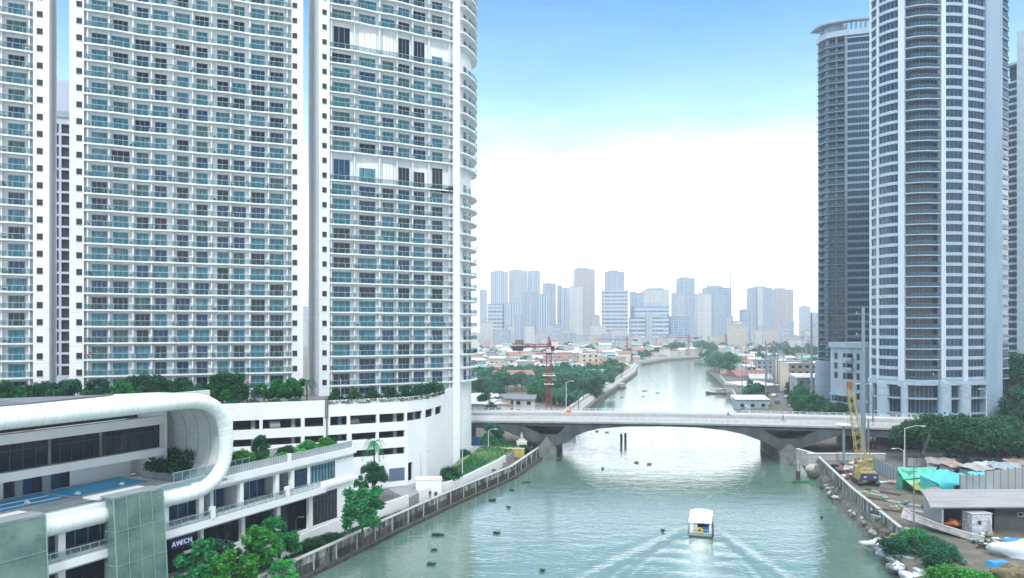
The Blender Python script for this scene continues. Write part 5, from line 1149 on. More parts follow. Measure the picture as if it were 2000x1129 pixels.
# flood walls beyond the bridge
b = MB(); FL = Line([(17, 250), (38.7, 352), (56.7, 425), (98, 600), (117, 700)]); rows = []
for q in np.linspace(0, FL.len, 30): a = FL.at(q, .1); c = FL.at(q, -3.5); d_ = FL.at(q, -4); e = FL.at(q, -5.5); rows.append([(a.x, a.y, -.5), (c.x, c.y, 3.4), (d_.x, d_.y, 3.4), (d_.x, d_.y, 4.3), (e.x, e.y, 4.3), (e.x, e.y, 0)])
b.sheet(rows, CONCL, False); b.build('sloped_flood_wall', label='pale sloped flood wall on the left bank beyond the bridge', cat='wall')
b = MB(); FL = Line([(117, 735), (124, 742), (170, 852), (242, 946), (363, 1012), (620, 1062)]); band(b, FL, 0, FL.len, -2.5, .5, -1, 4.5, CONCL, 20); b.build('flood_wall', label='thin pale flood wall along the far river bend', cat='wall')
b = MB(); b.prism([(96, 640), (118, 700), (108, 704), (90, 650)], -1, 2.5, CONCL); b.build('jetty', label='pale stepped landing on the left bank before the bend', cat='jetty')
b = MB(); FL = Line([(140, 520), (109, 380), (97, 331), (92, 300)]); band(b, FL, 0, FL.len, -1.2, -.6, 1, 3.6, CONCL, 20); band(b, FL, 0, FL.len, -.6, 1.2, -1, 1.0, CONC, 20); b.build('flood_wall', label='low flood wall on the right bank beyond the bridge', cat='wall')
# road on the right bank beyond the bridge
b = MB(); b.sheet([[(112, 232, 2.05), (134, 232, 2.05)], [(113, 300, 2.0), (126, 300, 2.0)], [(128, 400, 2.0), (142, 400, 2.0)], [(170, 560, 2.0), (182, 560, 2.0)], [(230, 760, 2.0), (244, 760, 2.0)]], ASPH, False); b.build('road', kind='structure')

hb = MB(); HR1 = Line([(76, 196), (100, 200), (150, 206)]); leafy_row(hb, HR1, 22, 74, 0, 1.9, 3.5, 2.0, LEAF2, 25, 6000)  # leaf row added to darken the gap under the tree crowns
for i_ in range(0): pass
tag(hb.build('hedge'), 'dark undergrowth added for the shade below the spreading trees on the right bank', 'hedge')
# ---------------------------------------------------------------- boats
def ferry():
    p = Vector((30.7, 125.2)); r = empty('ferry', (p.x, p.y, 0), -math.atan2(.26, .965), label='white river ferry with a yellow life ring at its stern, leaving a wake', cat='boat'); r.scale = (.94, .94, .96)
    FH = mat('ferry_white', (.82, .83, .82), .35); BLU = mat('ferry_blue', (.02, .10, .32), .4); HU = mat('ferry_hull_teal', (.20, .34, .34), .45)
    b = MB(); st = []
    for y, w_, zb in ((0, 1.95, -.25), (2, 2.0, -.4), (7, 2.0, -.4), (10, 1.6, -.3), (12.2, .8, .1), (13, .12, .4)): st.append([(-w_, y, .95), (-w_*.88, y, .1), (-w_*.6, y, zb), (w_*.6, y, zb), (w_*.88, y, .1), (w_, y, .95)])
    b.sheet([s[::-1] for s in st], HU, False); b.add([s for s in st[0]], [(0, 1, 2, 3, 4, 5)], HU)
    b.add([s[0] for s in st]+[s[-1] for s in st[::-1]], [tuple(range(12))[::-1]], HU); b.build('hull', r)
    b = MB()
    for sx in (-1, 1): b.tube([(sx*2.0, 0, .9), (sx*2.06, 7, .9), (sx*1.65, 10.2, .95), (sx*.3, 13, 1.0)], .11, DARKM, 6)
    b.tube([(-2, -.05, .35), (2, -.05, .35)], .16, DARKM, 6); b.build('rubbing_strake', r)
    b = MB()
    for sx in (-1, 1):
        b.box((sx*1.82, 5.0, 1.25), (.1, 8.6, .75), FH); b.box((sx*1.80, 5.0, 2.62), (.1, 8.6, .4), FH)
        for i in range(7): b.box((sx*1.81, .75+i*1.42, 2.0), (.12, .22, 1.1), FH)
    b.box((0, 9.35, 1.7), (3.5, .1, 1.9), FH); b.build('cabin_wall', r)
    for sx in (-1, 1): b = MB(); b.box((sx*1.8, 5, 2.0), (.04, 8.4, .85), GLD); b.build('side_window', r)
    b = MB()
    rows = []
    for y, w_, z in ((-.15, 1.9, 2.82), (.3, 1.98, 2.9), (8.8, 1.98, 2.9), (9.9, 1.7, 2.75), (10.3, 1.4, 2.5)): rows.append([(-w_, y, z-.16), (-w_, y, z), (-w_*.6, y, z+.14), (0, y, z+.2), (w_*.6, y, z+.14), (w_, y, z), (w_, y, z-.16)])
    b.sheet(rows, FH, False); b.add(rows[0]+[], [tuple(range(7))], FH); b.sheet([[ (x, y, 2.74) for x, y in ((-1.9, -.1), (1.9, -.1))], [(x, y, 2.74) for x, y in ((-1.6, 10), (1.6, 10))]], FH); b.build('roof', r)
    for i in range(4):
        for sx in (-.62, .62): b = MB(); b.box((sx, 1.9+i*1.9, 3.09), (.75, .9, .1), HW[0]); b.box((sx, 1.45+i*1.9, 3.1), (.7, .06, .14), LAMPW); b.build('roof_hatch', r)
    b = MB()
    b.box((-1.45, .25, 1.85), (.65, .08, 1.8), FH); b.box((-.75, .3, 1.85), (.6, .06, 1.8), LAMPW); b.box((1.62, .3, 1.85), (.3, .06, 1.8), FH); b.box((0, 1.8, 1.8), (3.5, .06, 1.9), DARK); b.build('stern_bulkhead', r)
    b = MB(); b.box((.9, .8, 1.5), (1.1, .8, 1.0), BLU); b.box((.9, 1.15, 2.2), (.5, .2, .5), BLU); b.build('blue_seat', r)
    b = MB(); b.box((0, -.02, 1.05), (3.8, .06, .1), LAMPW); b.box((0, -.02, 1.55), (3.6, .05, .05), LAMPW)
    for i in range(7): b.box((-1.8+.6*i, -.02, 1.28), (.05, .05, .6), LAMPW)
    b.build('stern_rail', r)
    b = MB(); n = 16; pts = [(.42*math.cos(6.283*i/n)-.1, -.12, 1.45+.42*math.sin(6.283*i/n)) for i in range(n+1)]; b.tube(pts, .11, mat('life_ring_yellow', (.75, .55, .04), .5), 7, False); b.build('life_ring', r)
    for y in (1.2, 4.2, 7.2):
        b = MB(); n = 12; b.tube([(2.13, y+.32*math.cos(6.283*i/n), .55+.32*math.sin(6.283*i/n)) for i in range(n+1)], .11, DARKM, 6, False); b.build('tyre_fender', r)
    b = MB(); b.tube([(1.9, 3.5, 1.0), (2.05, 3.6, 3.1)], .07, DARKM, 6); b.box((2.05, 3.6, 2.3), (.16, .5, .8), DARKM); b.build('side_ladder', r)
ferry()
def small_boat(p, L_, rz, col, label, name='moored_boat', roof=True, tilt=None, group=None):
    r = empty(name, p, rz, label=label, cat='boat', group=group); M_ = mat('boat_paint', col, .5, c2=tuple(q*.6 for q in col), scale=1.2)
    b = MB(); st = []
    for t, w_, h_ in ((0, .7, .9), (.15, .9, .75), (.5, 1.0, .65), (.8, .7, .85), (1, .05, 1.3)):
        y = (t-.5)*L_; w2_ = w_*L_*.11; st.append([(-w2_, y, h_*L_*.09), (-w2_*.7, y, -.1), (w2_*.7, y, -.1), (w2_, y, h_*L_*.09)])
    b.sheet([s[::-1] for s in st], M_, False); b.sheet([[(s[0][0]*.9, s[0][1], s[0][2]-.12), (s[3][0]*.9, s[3][1], s[3][2]-.12)] for s in st], DARKM, False); b.build('hull', r)
    b = MB()
    for sx in (0, 3): b.tube([(s[sx][0], s[sx][1], s[sx][2]) for s in st], .08, HW[0], 5)
    b.build('gunwale', r)
    if roof:
        b = MB(); w2_ = L_*.10; b.box((0, -.05*L_, L_*.16), (w2_*1.5, L_*.4, L_*.1), HW[5]); b.build('cabin', r)
        b = MB(); b.box((0, -.05*L_, L_*.22), (w2_*1.9, L_*.46, .12), HR[2]); b.build('roof', r)
    if tilt: r.rotation_euler = tilt
    return r
small_boat(G(1378, 712, 0), 22, 1.2, (.10, .20, .18), 'low green barge moored at the far river bend', group=None)
small_boat(G(1355, 708, 0)+Vector((20, 30, 0)), 24, 1.4, (.3, .3, .28), 'pale barge beside the green one at the far bend')
small_boat(G(1405, 770, 0), 14, 1.3, (.12, .10, .10), 'dark flat boat moored by the right bank beyond the bridge')
small_boat(G(1418, 768, 0), 10, 1.0, (.10, .12, .12), 'shorter dark boat inshore of the flat one')
small_boat(G(1215, 758, 0), 13, -.5, (.12, .10, .07), 'brown boat moored under the left flood wall beyond the bridge')
# mooring piles and poles in the water
for px, py, l_ in ((1213.5, 862, 'left of the two rusty piles standing in the river'), (1221.5, 860, 'right of the two rusty piles standing in the river')):
    b = MB(); b.tube([(0, 0, -1), (0, 0, 2.7)], .36, mat('rust', (.10, .035, .02), .9), 8); b.tube([(0, 0, 1.9), (0, 0, 2.1)], .44, DARKM, 8); b.tube([(0, 0, 2.7), (0, 0, 2.9)], .3, DARKM, 8); b.build('mooring_pile', None, G(px, py+4, 0), label=l_, cat='pile')
b = MB(); b.tube([(0, 0, -1), (0, 0, 2.0)], .5, mat('rust_brown', (.08, .04, .025), .9), 9); b.tube([(0, 0, 2.0), (0, 0, 4.2)], .25, CONCL, 8); b.build('mooring_pile', None, G(1559, 937, 0), label='thick brown pile with pale top beside the right bridge pier', cat='pile')
# floating plants
hy = [(1243, 904, .9), (1268, 907, .8), (1177, 916, .4), (970, 1042, .9), (855, 1046, 1.7), (842, 1103, .9), (848, 1075, .7), (1027, 943, 1.6), (963, 978, .8), (1092, 900, .8), (1000, 958, .7), (958, 978, .5), (1166, 843, .9), (1185, 845, .8), (1573, 942, 2.0), (1556, 943, 1.5), (1258, 764, 2.4), (1284, 768, 1.4), (1256, 775, 1.0), (1060, 1116, .4), (993, 992, .4), (1605, 1012, .3), (1215, 777, 1.2), (1232, 742, 1.6), (1295, 1038, .3)]
rnd = random.Random(3)
for i, (px, py, s_) in enumerate(hy):
    s_ *= .46; b = MB(); n = int(60+90*s_)
    for _ in range(n):
        a = rnd.uniform(0, 6.28); q = s_*math.sqrt(rnd.random()); c = Vector((q*math.cos(a)*1.5, q*math.sin(a)*.8, .04)); d = Vector((rnd.uniform(-1, 1), rnd.uniform(-1, 1), rnd.uniform(.3, 1.3)))*.22; e = Vector((-d.y, d.x, .05))*.6
        b.add([c, c+d*.6+e, c+d*1.4, c+d*.6-e], [(0, 1, 2, 3)], LEAF1 if i % 4 else LEAF3)
    for a in range(3): b.blob((rnd.uniform(-.4, .4)*s_, rnd.uniform(-.2, .2)*s_, .02), (.5*s_, .3*s_, .10), LEAF2, a)
    where = 'under the bridge' if 840 < py < 925 and px > 1100 else 'beyond the bridge' if py < 800 else 'near the left flood wall' if px < 1040 else 'by the right bank'
    b.build('floating_plant', None, G(px, py, 0), label='%s green clump of floating water plants %s' % ('large' if s_ > .7 else 'small' if s_ < .33 else 'mid-sized', where), cat='plant', group='clumps of floating water plants')
# ---------------------------------------------------------------- right bank wall, rubble, site
WLp = [(76.5, 196), (71.5, 178.8), (63.6, 143.3), (60.7, 126.9), (58.8, 116.7)]
WLn = Line(WLp)   # runs towards the camera: outward normal is (d.y,-d.x) = the river side (-x)
b = MB(); band(b, WLn, 16, WLn.len-11.2, -.4, 0, .5, 4.2, STAIN, 4); band(b, WLn, 16, WLn.len-11.2, -.5, .08, 4.2, 4.36, CONCL, 4); band(b, WLn, WLn.len-11, WLn.len, -.4, 0, .2, 4.0, STAIN, 4); band(b, WLn, WLn.len-11, WLn.len, -.5, .08, 4.0, 4.15, CONCL, 4)
b.build('flood_wall', label='stained flood wall along the construction site on the right bank', cat='wall')
site = [(74, 189), (71.7, 178.8), (63.8, 143.3), (60.9, 126.9), (59, 116.7), (57, 100), (60, 60), (120, 60), (140, 150), (140, 240), (90, 200)]
b = MB(); b.prism(site, .5, 3.2, SOIL); b.build('site_ground', kind='structure')
b = MB(); b.box((79, 181.6, 3.0), (18, .5, 3.6), CONCL, -.02); b.box((79, 181.5, 4.85), (18.4, .7, .2), HW[0], -.02); b.build('flood_wall', label='pale crosswise flood wall under the right end of the bridge', cat='wall')
b = MB(); b.box((0, 0, 1.8), (.5, 9, 3.6), CONCL); b.box((0, 0, 3.65), (.65, 9.2, .15), HW[0]); b.build('flood_wall', None, (71.5, 186, 1.0), .18, label='short pale wall turning towards the bridge pier', cat='wall')
ROCK = mat('wet_rubble', (.14, .145, .13), .9, c2=(.05, .055, .05), scale=1.2, bump=.08); PSACK = mat('pale_sack', (.50, .50, .46), .8, c2=(.3, .32, .3), scale=2)
rows = []
edge = [(74.5, 192, 73, 190), (72, 185.5, 71.3, 184), (66.6, 163.5, 69, 170), (63.8, 152.7, 66, 153), (61.0, 139.7, 63.2, 141), (59.3, 131.8, 61.6, 132), (58.2, 125.3, 60, 124), (55, 114, 59, 116), (52.6, 105.4, 57, 106), (46, 84, 52, 84)]
rnd = random.Random(8)
for wx, wy, tx, ty in edge:
    rows.append([(wx-.6, wy, -.6), (wx+(tx-wx)*.3, wy, .5+rnd.uniform(0, .4)), (wx+(tx-wx)*.7, wy+.5, 1.3+rnd.uniform(0, .8)), (tx+.3, ty, 2.6+rnd.uniform(-.3, .3))])
fine = []
for a, c in zip(rows, rows[1:]):
    for i in range(8): t = i/8; fine.append([tuple(p+(q-p)*t+rnd.uniform(-.22, .22) for p, q in zip(u, v)) for u, v in zip(a, c)])
b = MB(); b.sheet([f[::-1] for f in fine], ROCK); b.build('rubble_slope', kind='structure')
SACKG = 'sacks and rocks along the right waterline'
sk = [(1596, 922, 2.4, PSACK, 'pale plastic-covered heap by the crosswise flood wall'), (1622, 966, .9, PSACK, 'upper pale sack at the waterline under the site wall'), (1632, 974, .8, PSACK, 'lower pale sack at the waterline under the site wall'), (1663, 1001, .6, PSACK, 'topmost sack of the small pale pile'), (1668, 1008, .7, PSACK, 'left sack of the small pale pile'), (1678, 1010, .7, PSACK, 'middle sack of the small pale pile'), (1688, 1003, .6, PSACK, 'right sack of the small pale pile')]
for i, (px, py, s_, m_, l_) in enumerate(sk):
    b = MB(); b.blob((0, 0, s_*.3), (s_*1.1, s_*.7, s_*.5), m_, i, .3, 12); b.build('sack', None, G(px, py, .6), i, label=l_, cat='sack', group=SACKG)
for i, (px, py, sx, sy, sz) in enumerate(((1606, 930, 3.2, 4.2, 2.0), (1625, 950, 2.2, 4, 1.6), (1642, 968, 1.7, 3.5, 1.3))):
    b = MB(); b.blob((0, 0, .4), (sx*.75, sy*.75, sz), ROCK, i+5, .3, 14); b.build('rock_mound', None, G(px, py, .6), i, label=('large', 'second', 'third')[i]+' grey rubble mound below the site wall', cat='rock')
TARPM = mat('grey_blue_tarp', (.28, .36, .42), .5, c2=(.14, .20, .25), scale=1.2, bump=.05); TARPW = mat('pale_tarp', (.62, .66, .72), .5, c2=(.3, .34, .4), scale=2, bump=.05)
for i, (px, py, s_, m_, l_) in enumerate(((1712, 1068, 1.6, TARPW, 'pale wrapped bundle at the waterline left of the bushes'), (1730, 1085, 1.3, TARPM, 'grey wrapped bundle below the pale one'), (1757, 1112, 1.2, TARPW, 'rolled pale tarp at the waterline'), (1772, 1118, 1.1, TARPM, 'grey tarp heap beside the rolled one'), (1790, 1098, 2.2, TARPM, 'wide grey-blue tarp mound between the bushes'), (1783, 1135, 1.6, TARPW, 'white crumpled sheet at the bottom edge of the bank'), (1800, 1128, 1.4, TARPW, 'white crumpled sheet behind the front one'), (1745, 1098, .9, TARPM, 'small grey bundle between the waterline tarps'), (1815, 1135, 1.3, TARPM, 'dark tarp heap at the bottom edge right of the white sheets'))):
    b = MB(); b.blob((0, 0, s_*.25), (s_*1.3, s_*.9, s_*.45), m_, i+20, .42, 16); b.build('tarp_bundle', None, G(px, py, 1.0), i*.7, label=l_, cat='tarp', group='tarps and bundles along the right bank')
def slab(name, pts, th, mt, label, cat, seed=0, sag=0.):
    """draped sheet over quad corners given as world points"""
    b = MB(); A, B, C_, D_ = [Vector(p) for p in pts]; rnd = random.Random(seed); n = 9; rows = []
    for i in range(n+1):
        rw_ = []
        for j in range(n+1):
            u, v = i/n, j/n; p = (A*(1-u)+B*u)*(1-v)+(D_*(1-u)+C_*u)*v; p.z += -sag*math.sin(math.pi*v)*math.sin(math.pi*u)+(rnd.uniform(-.12, .12) if 0 < i < n and 0 < j < n else 0)*(1 if sag else 0); rw_.append(tuple(p))
        rows.append(rw_)
    b.sheet(rows, mt); b.sheet([[(x, y, z-th) for x, y, z in r_][::-1] for r_ in rows], mt); return b.build(name, label=label, cat=cat)
GT = mat('green_tarp', (.04, .38, .28), .45, c2=(.08, .50, .36), scale=1, bump=.04); YT = mat('yellow_green_tarp', (.22, .30, .05), .5, c2=(.30, .42, .12), scale=1); TT_ = mat('teal_tarp', (.03, .36, .42), .45, c2=(.05, .46, .50), scale=1, bump=.03); LG = mat('light_green_tarp', (.14, .50, .34), .5, c2=(.30, .55, .22), scale=.6)
def W_(px, py, z): p = G(px, py, z); return (p.x, p.y, z)
slab('tarp_roof', [W_(1752, 914, 7), W_(1830, 912, 7), W_(1822, 930, 5.5), W_(1765, 936, 5.6)], .1, GT, 'bright green tarp roof at the left end of the sheds', 'tarp', 1, .5)
slab('tarp_roof', [W_(1765, 936, 5.5), W_(1824, 926, 5.6), W_(1835, 942, 4.8), W_(1778, 946, 4.8)], .1, LG, 'yellow-green striped tarp below the bright green roof', 'tarp', 2, .4)
slab('tarp_roof', [W_(1778, 946, 4.9), W_(1816, 940, 4.9), W_(1822, 956, 4.0), W_(1790, 957, 4.2)], .1, YT, 'olive yellow tarp over a dark opening', 'tarp', 3, .3)
b = MB(); b.box((0, 0, 1.7), (2.6, 2.0, 3.4), GT, .2, top=(.5, .6)); b.blob((0, 0, 3.1), (1.5, 1.2, .9), GT, 3, .3); b.build('draped_stack', None, W_(1766, 952, 3.2), label='upright bundle draped in dark green tarp beside the lamp posts', cat='tarp')
TH = empty('teal_shelter', W_(1862, 965, 3.2), .25, label='turquoise tarp shelter with a dark window opening', cat='shelter')
b = MB(); rows = [[(-5.2+10*u, -2-.25*math.sin(u*9)+.3*(u*7 % 1), z+.25*math.sin(u*11)) for u in np.linspace(0, 1, 22)] for z in (0, .9, 1.8, 2.5)]+[[(-5.2+9.6*u, 1.0, 3.1+.7*math.sin(u*3.1)+.22*math.sin(u*17)) for u in np.linspace(0, 1, 22)], [(-5.2+9*u, 3.5, 2.6+.2*math.sin(u*13)) for u in np.linspace(0, 1, 22)]]; b.sheet(rows, TT_); b.add([(-5.2, -1.9, 0), (4.6, -1.9, 0), (4.8, 2.5, 0), (-5.2, 2.5, 0), (-5.2, -1.7, 2.2), (3.8, -1.7, 2.3), (3.8, 2.5, 3.2), (-5.2, 2.5, 3.4), (-1, .5, 4.4)], [(0, 1, 5, 4), (1, 2, 6, 5), (2, 3, 7, 6), (3, 0, 4, 7), (4, 5, 8), (5, 6, 8), (6, 7, 8), (7, 4, 8)], TT_); b.build('tarp_cover', TH)
b = MB(); b.box((-.6, -2.05, 1.5), (1.6, .1, 1.3), DARK); b.build('opening', TH)
b = MB(); b.box((-.6, -2.1, 2.2), (1.9, .1, .15), HW[0]); b.build('frame', TH)
slab('tarp_roof', [W_(1886, 946, 5), W_(1935, 950, 4.8), W_(1975, 968, 4.6), W_(1888, 966, 4.6)], .1, TARPW, 'long white tarp between the turquoise shelter and the grey panels', 'tarp', 5, .5)
# grey curved-roof shed
SH = empty('vaulted_shed', W_(1943, 1036, 3.2), .02, label='long shed with a grey vaulted roof and dark open front at the right edge', cat='shed')
b = MB(); rows = []
for i in range(9): a = i/8; rows.append([(-9.5-1.5*(1-a), -1.8+6*a, 4.0+1.5*math.sin(a*math.pi*.55)), (18, -1.8+6*a, 4.0+1.5*math.sin(a*math.pi*.55))])
b.sheet(rows, mat('grey_vault_roof', (.27, .28, .30), .6, c2=(.19, .20, .22), scale=.6, stretch=(.3, 3, 1))); b.sheet([[(p[0], p[1], p[2]-.15) for p in r_][::-1] for r_ in rows], GREYW); b.build('roof', SH)
b = MB(); b.box((5, 3.6, 2), (26, .3, 4), DARKM); b.box((-9, 1, 2), (.3, 5, 4), GREYW); b.box((6, .2, 1.9), (12, .2, 3.8), mat('dark_shed_panel', (.05, .055, .065), .7, c2=(.08, .085, .1), scale=.3)); b.build('wall', SH)
b = MB(); b.box((4, .05, 2.4), (.9, .1, .7), CONCL); b.box((4, 0, 2.4), (.6, .1, .45), DARK); b.build('hatch', SH)
b = MB(); b.box((0, 0, 1.6), (3.2, 2.2, 3.2), TARPW); b.box((-.4, -1.12, 1.9), (.5, .05, .6), DARKM); b.box((1.1, -1.12, 1.2), (.5, .05, 2.1), GREYW); b.box((0, 0, 3.24), (3.4, 2.4, .1), CONCL); b.build('site_cabin', None, W_(1908, 1042, 3.2), .1, label='small white site cabin standing under the vaulted roof', cat='cabin')
b = MB()
for k in range(7): b.blob((rnd.uniform(-1.6, 1.6), rnd.uniform(-.7, .7), .5+rnd.uniform(0, .8)), (.8, .6, .4), [mat('red_cloth', (.45, .07, .05), .8), TARPW, mat('orange_cloth', (.6, .2, .08), .8)][k % 3], k, .4)
b.build('rubbish_heap', None, W_(1868, 1032, 3.2), label='red and white heap of cloth and rubbish beside the site cabin', cat='heap')
b = MB()
for k in range(5): b.blob((rnd.uniform(-1.2, 1.2), rnd.uniform(-.4, .4), .3), (.7, .5, .35), [mat('orange_net', (.75, .22, .03), .7), TARPW][k % 2], k, .4)
b.build('rubbish_heap', None, W_(1752, 945, 3.2), label='orange and white heap at the end of the corrugated fence', cat='heap')
b = MB()
for k in range(6): b.blob((k*.9-2.5, rnd.uniform(-.3, .3), .15), (.6, .5, .22), TARPW, k, .3)
b.build('rubbish_heap', None, W_(1722, 943, 3.2), label='row of white litter beside the crane', cat='heap')
small_boat(W_(1838, 1036, 3.6), 12.5, 0, (.62, .62, .66), 'white outrigger hull leaning beside the turquoise shelter', 'beached_boat', False, (R(8), R(22), R(38)))
small_boat(W_(1865, 1022, 3.4), 9, 0, (.52, .54, .58), 'pale upturned boat hull lying behind the white one', 'beached_boat', False, (R(5), R(-20), R(42)))
b = MB(); b.blob((0, 0, .6), (2.3, 1.5, 1.2), GT, 9, .35, 16); b.build('tarp_bundle', None, W_(1838, 1008, 3.2), label='green tarp heap behind the white boat hull', cat='tarp')
b = MB(); b.blob((0, 0, .4), (3.4, 2.2, 1.6), mat('light_blue_tarp', (.45, .60, .75), .5, c2=(.65, .7, .75), scale=.8, bump=.04), 2, .25, 18); b.build('tarp_bundle', None, W_(1990, 1085, 3.2), label='light blue and white tarp mound cut by the right edge', cat='tarp')
b = MB(); b.blob((0, 0, .5), (2.0, 1.3, .9), mat('strong_blue_tarp', (.02, .20, .60), .5), 4, .25, 14); b.build('tarp_bundle', None, W_(1984, 1072, 3.8), label='strong blue tarp on top of the mound at the right edge', cat='tarp')
b = MB(); b.box((0, 0, .3), (3.0, 1.8, .6), mat('blue_sheet', (.02, .22, .48), .5), .2, top=(.8, .7)); b.build('tarp_bundle', None, W_(1950, 1105, 3.2), label='flat blue sheet left of the light blue mound', cat='tarp')
for i, (px, py) in enumerate(((1975, 1120), (1990, 1128), (1962, 1128))):
    b = MB(); b.blob((0, 0, .5), (1.4, 1.0, .8), mat('earth_heap', (.22, .20, .10), .9, c2=(.1, .09, .06), scale=2, bump=.08), i, .3, 14); b.build('soil_heap', None, W_(px, py, 3.2), label=('first', 'second', 'third')[i]+' olive-brown soil heap at the bottom right corner', cat='heap')
rq = random.Random(31)
SHK = [('tin', mat('shack_tin', (.34, .37, .40), .6, c2=(.20, .17, .15), scale=.8)), ('rusty', mat('shack_rust', (.22, .12, .09), .8, c2=(.32, .28, .25), scale=.9)), ('teal', TT_), ('green', GT), ('pale', TARPW), ('grey-blue', TARPM)]
for i, (px, py, w_, d_, h_, k_) in enumerate(((1838, 926, 5, 3.5, 2.4, 0), (1862, 935, 4, 3, 2.6, 1), (1846, 948, 3.4, 3, 2.0, 3), (1905, 940, 5, 3.5, 2.5, 0), (1935, 932, 4.5, 3, 2.2, 4), (1965, 938, 5, 3.5, 2.6, 5), (1990, 928, 4, 3, 2.4, 1), (1920, 955, 3.6, 2.6, 2.2, 2), (1858, 1000, 3, 2.4, 2.2, 5), (1835, 985, 2.6, 2.2, 1.9, 1), (1870, 905, 5, 3, 2.5, 5), (1915, 912, 6, 3, 2.4, 0))):
    nm, m_ = SHK[k_]; r = empty('shack', W_(px, py, 3.2), rq.uniform(-.4, .5), label='small makeshift shack with a %s roof on the right bank' % nm, cat='shack', group='makeshift shacks on the right bank')
    b = MB(); b.box((0, 0, h_/2), (w_, d_, h_), rq.choice([PSACK, TARPM, GREYW, HW[5]])); b.box((-w_*.2, -d_/2-.03, h_*.45), (w_*.25, .06, h_*.7), DARK); b.build('wall', r)
    b = MB(); rows = []
    for j in range(6):
        v = j/5; rows.append([(-w_/2-.4+(w_+.8)*u, -d_/2-.5+(d_+1)*v, h_+.1+.7*v+.10*math.sin(u*14+j)) for u in np.linspace(0, 1, 10)])
    b.sheet(rows, m_, False); b.sheet([[(x, y, z-.08) for x, y, z in q_][::-1] for q_ in rows], m_, False); b.build('roof', r)
for i in range(26):
    q = rq.uniform(18, WLn.len-2) if False else None; t = rq.random(); e0 = edge[1+int(t*7)]; e1_ = edge[2+int(t*7)]; u = (t*7) % 1; X = (e0[0]+(e1_[0]-e0[0])*u)+rq.uniform(.2, 2.0); Y = e0[1]+(e1_[1]-e0[1])*u
    b = MB()
    for k_ in range(3): b.blob((rq.uniform(-.8, .8), rq.uniform(-.8, .8), 0), (rq.uniform(.3, .8), rq.uniform(.25, .7), rq.uniform(.25, .5)), rq.choice([ROCK, CONC, PSACK, STAIND, CONCL]), i+k_, .4, 7)
    b.build('rubble_rock', None, (X, Y, .9+rq.random()*.5), label='chunk of rubble on the slope below the site wall', cat='rock', group='rubble chunks below the site wall')
# grey sheet panels and fences
PN = mat('corrugated_blue_grey', (.28, .38, .46), .5, c2=(.20, .28, .35), scale=.8, stretch=(4, 4, .2)); PN2 = mat('grey_sheet', (.30, .35, .39), .6, c2=(.22, .27, .31), scale=.5)
def fence(name, a, c, z, h_, mt, label, n=8):
    A, B = Vector(a), Vector(c); b = MB(); L_ = (B-A).length; an = math.atan2(B.y-A.y, B.x-A.x)
    b.box(((A.x+B.x)/2, (A.y+B.y)/2, z+h_/2), (L_, .12, h_), mt, an); r = empty(name, (0, 0, 0), label=label, cat='fence'); b.build('panel', r)
    for i in range(n+1):
        b = MB(); p = A.lerp(B, i/n); b.box((p.x, p.y, z+h_/2+.1), (.14, .2, h_+.2), CONC, an); b.build('post', r)
    return r
f1, f2 = G(1709, 917, 3.2), G(1752, 942, 3.2); fence('corrugated_fence', f1.xy, f2.xy, 3.2, 2.7, PN, 'blue-grey corrugated fence between the crane and the road')
f1, f2 = G(1875, 975, 3.2), G(1925, 975, 3.2); fence('sheet_fence', f1.xy, f2.xy, 3.2, 4.4, PN2, 'tall grey sheet fence behind the white tarp', 4)
f1, f2 = G(1925, 975, 3.2), G(2010, 962, 3.2); fence('sheet_fence', f1.xy, f2.xy, 3.2, 5.0, HW[2], 'higher pale sheet fence running to the right edge', 6)
f1, f2 = G(1772, 912, 3.2), G(1880, 912, 3.2); w_ = MB(); w_.box((0, 0, 2.4), (70, .4, 4.8), mat('tree_shade_wall', (.03, .035, .04), .9, c2=(.06, .065, .07), scale=.4)); w_.build('retaining_wall', None, (128, 201, 1.8), .12, label='near-black wall added for the darkness under the spreading trees', cat='wall')  # wall added near-black so the space under the crowns stays dark
fence('block_wall_fence', f1.xy, f2.xy, 3.2, 2.0, CONCL, 'long pale wall along the road under the spreading trees', 6)
b = MB(); b.box((0, 0, 1.3), (5.0, 3, 2.6), HW[0]); b.box((0, 0, 2.65), (5.2, 3.2, .15), CONCL); b.box((-1.2, -1.55, 1.5), (1.0, .05, .8), DARKM); b.box((1.3, -1.55, 1.2), (.9, .05, 2.0), DARKM); b.build('site_cabin', None, W_(1888, 962, 3.2), .15, label='white cabin with two dark openings behind the turquoise shelter', cat='cabin')
b = MB(); b.sheet([[(90, 120, 3.32), (150, 128, 3.32)], [(100, 190, 3.32), (160, 215, 3.32)]], mat('tree_shade_asphalt', (.05, .055, .06), .8, c2=(.03, .033, .037), scale=.4), False); b.build('site_road', kind='structure')  # asphalt colour darkened to stand for shade under the trees
b = MB(); b.sheet([[(80, 152, 3.33), (96, 152, 3.33)], [(86, 190, 3.33), (130, 205, 3.33)], [(100, 225, 3.33), (150, 232, 3.33)]], ASPH, False); b.build('underpass_road', kind='structure')
for i, (px, py, L_, rz) in enumerate(((1700, 966, 6, -.95), (1722, 962, 7, -1.0), (1765, 985, 7, -.9), (1750, 1000, 4, -.7), (1790, 1000, 8, -1.0), (1705, 975, 5, -.9))):
    b = MB()
    for k in range(3): b.box((0, k*.28, .1+.03*k), (L_, .18, .12), BARK if i % 2 else CONCL)
    b.build('plank_stack', None, W_(px, py, 3.2), rz, label='loose planks on the site ground, %s' % ('left pair', 'upper middle', 'beside the draped bundle', 'small broken ones', 'long ones near the boats', 'lowest of the left pair')[i], cat='planks', group='planks on the construction site')
rd = random.Random(2)
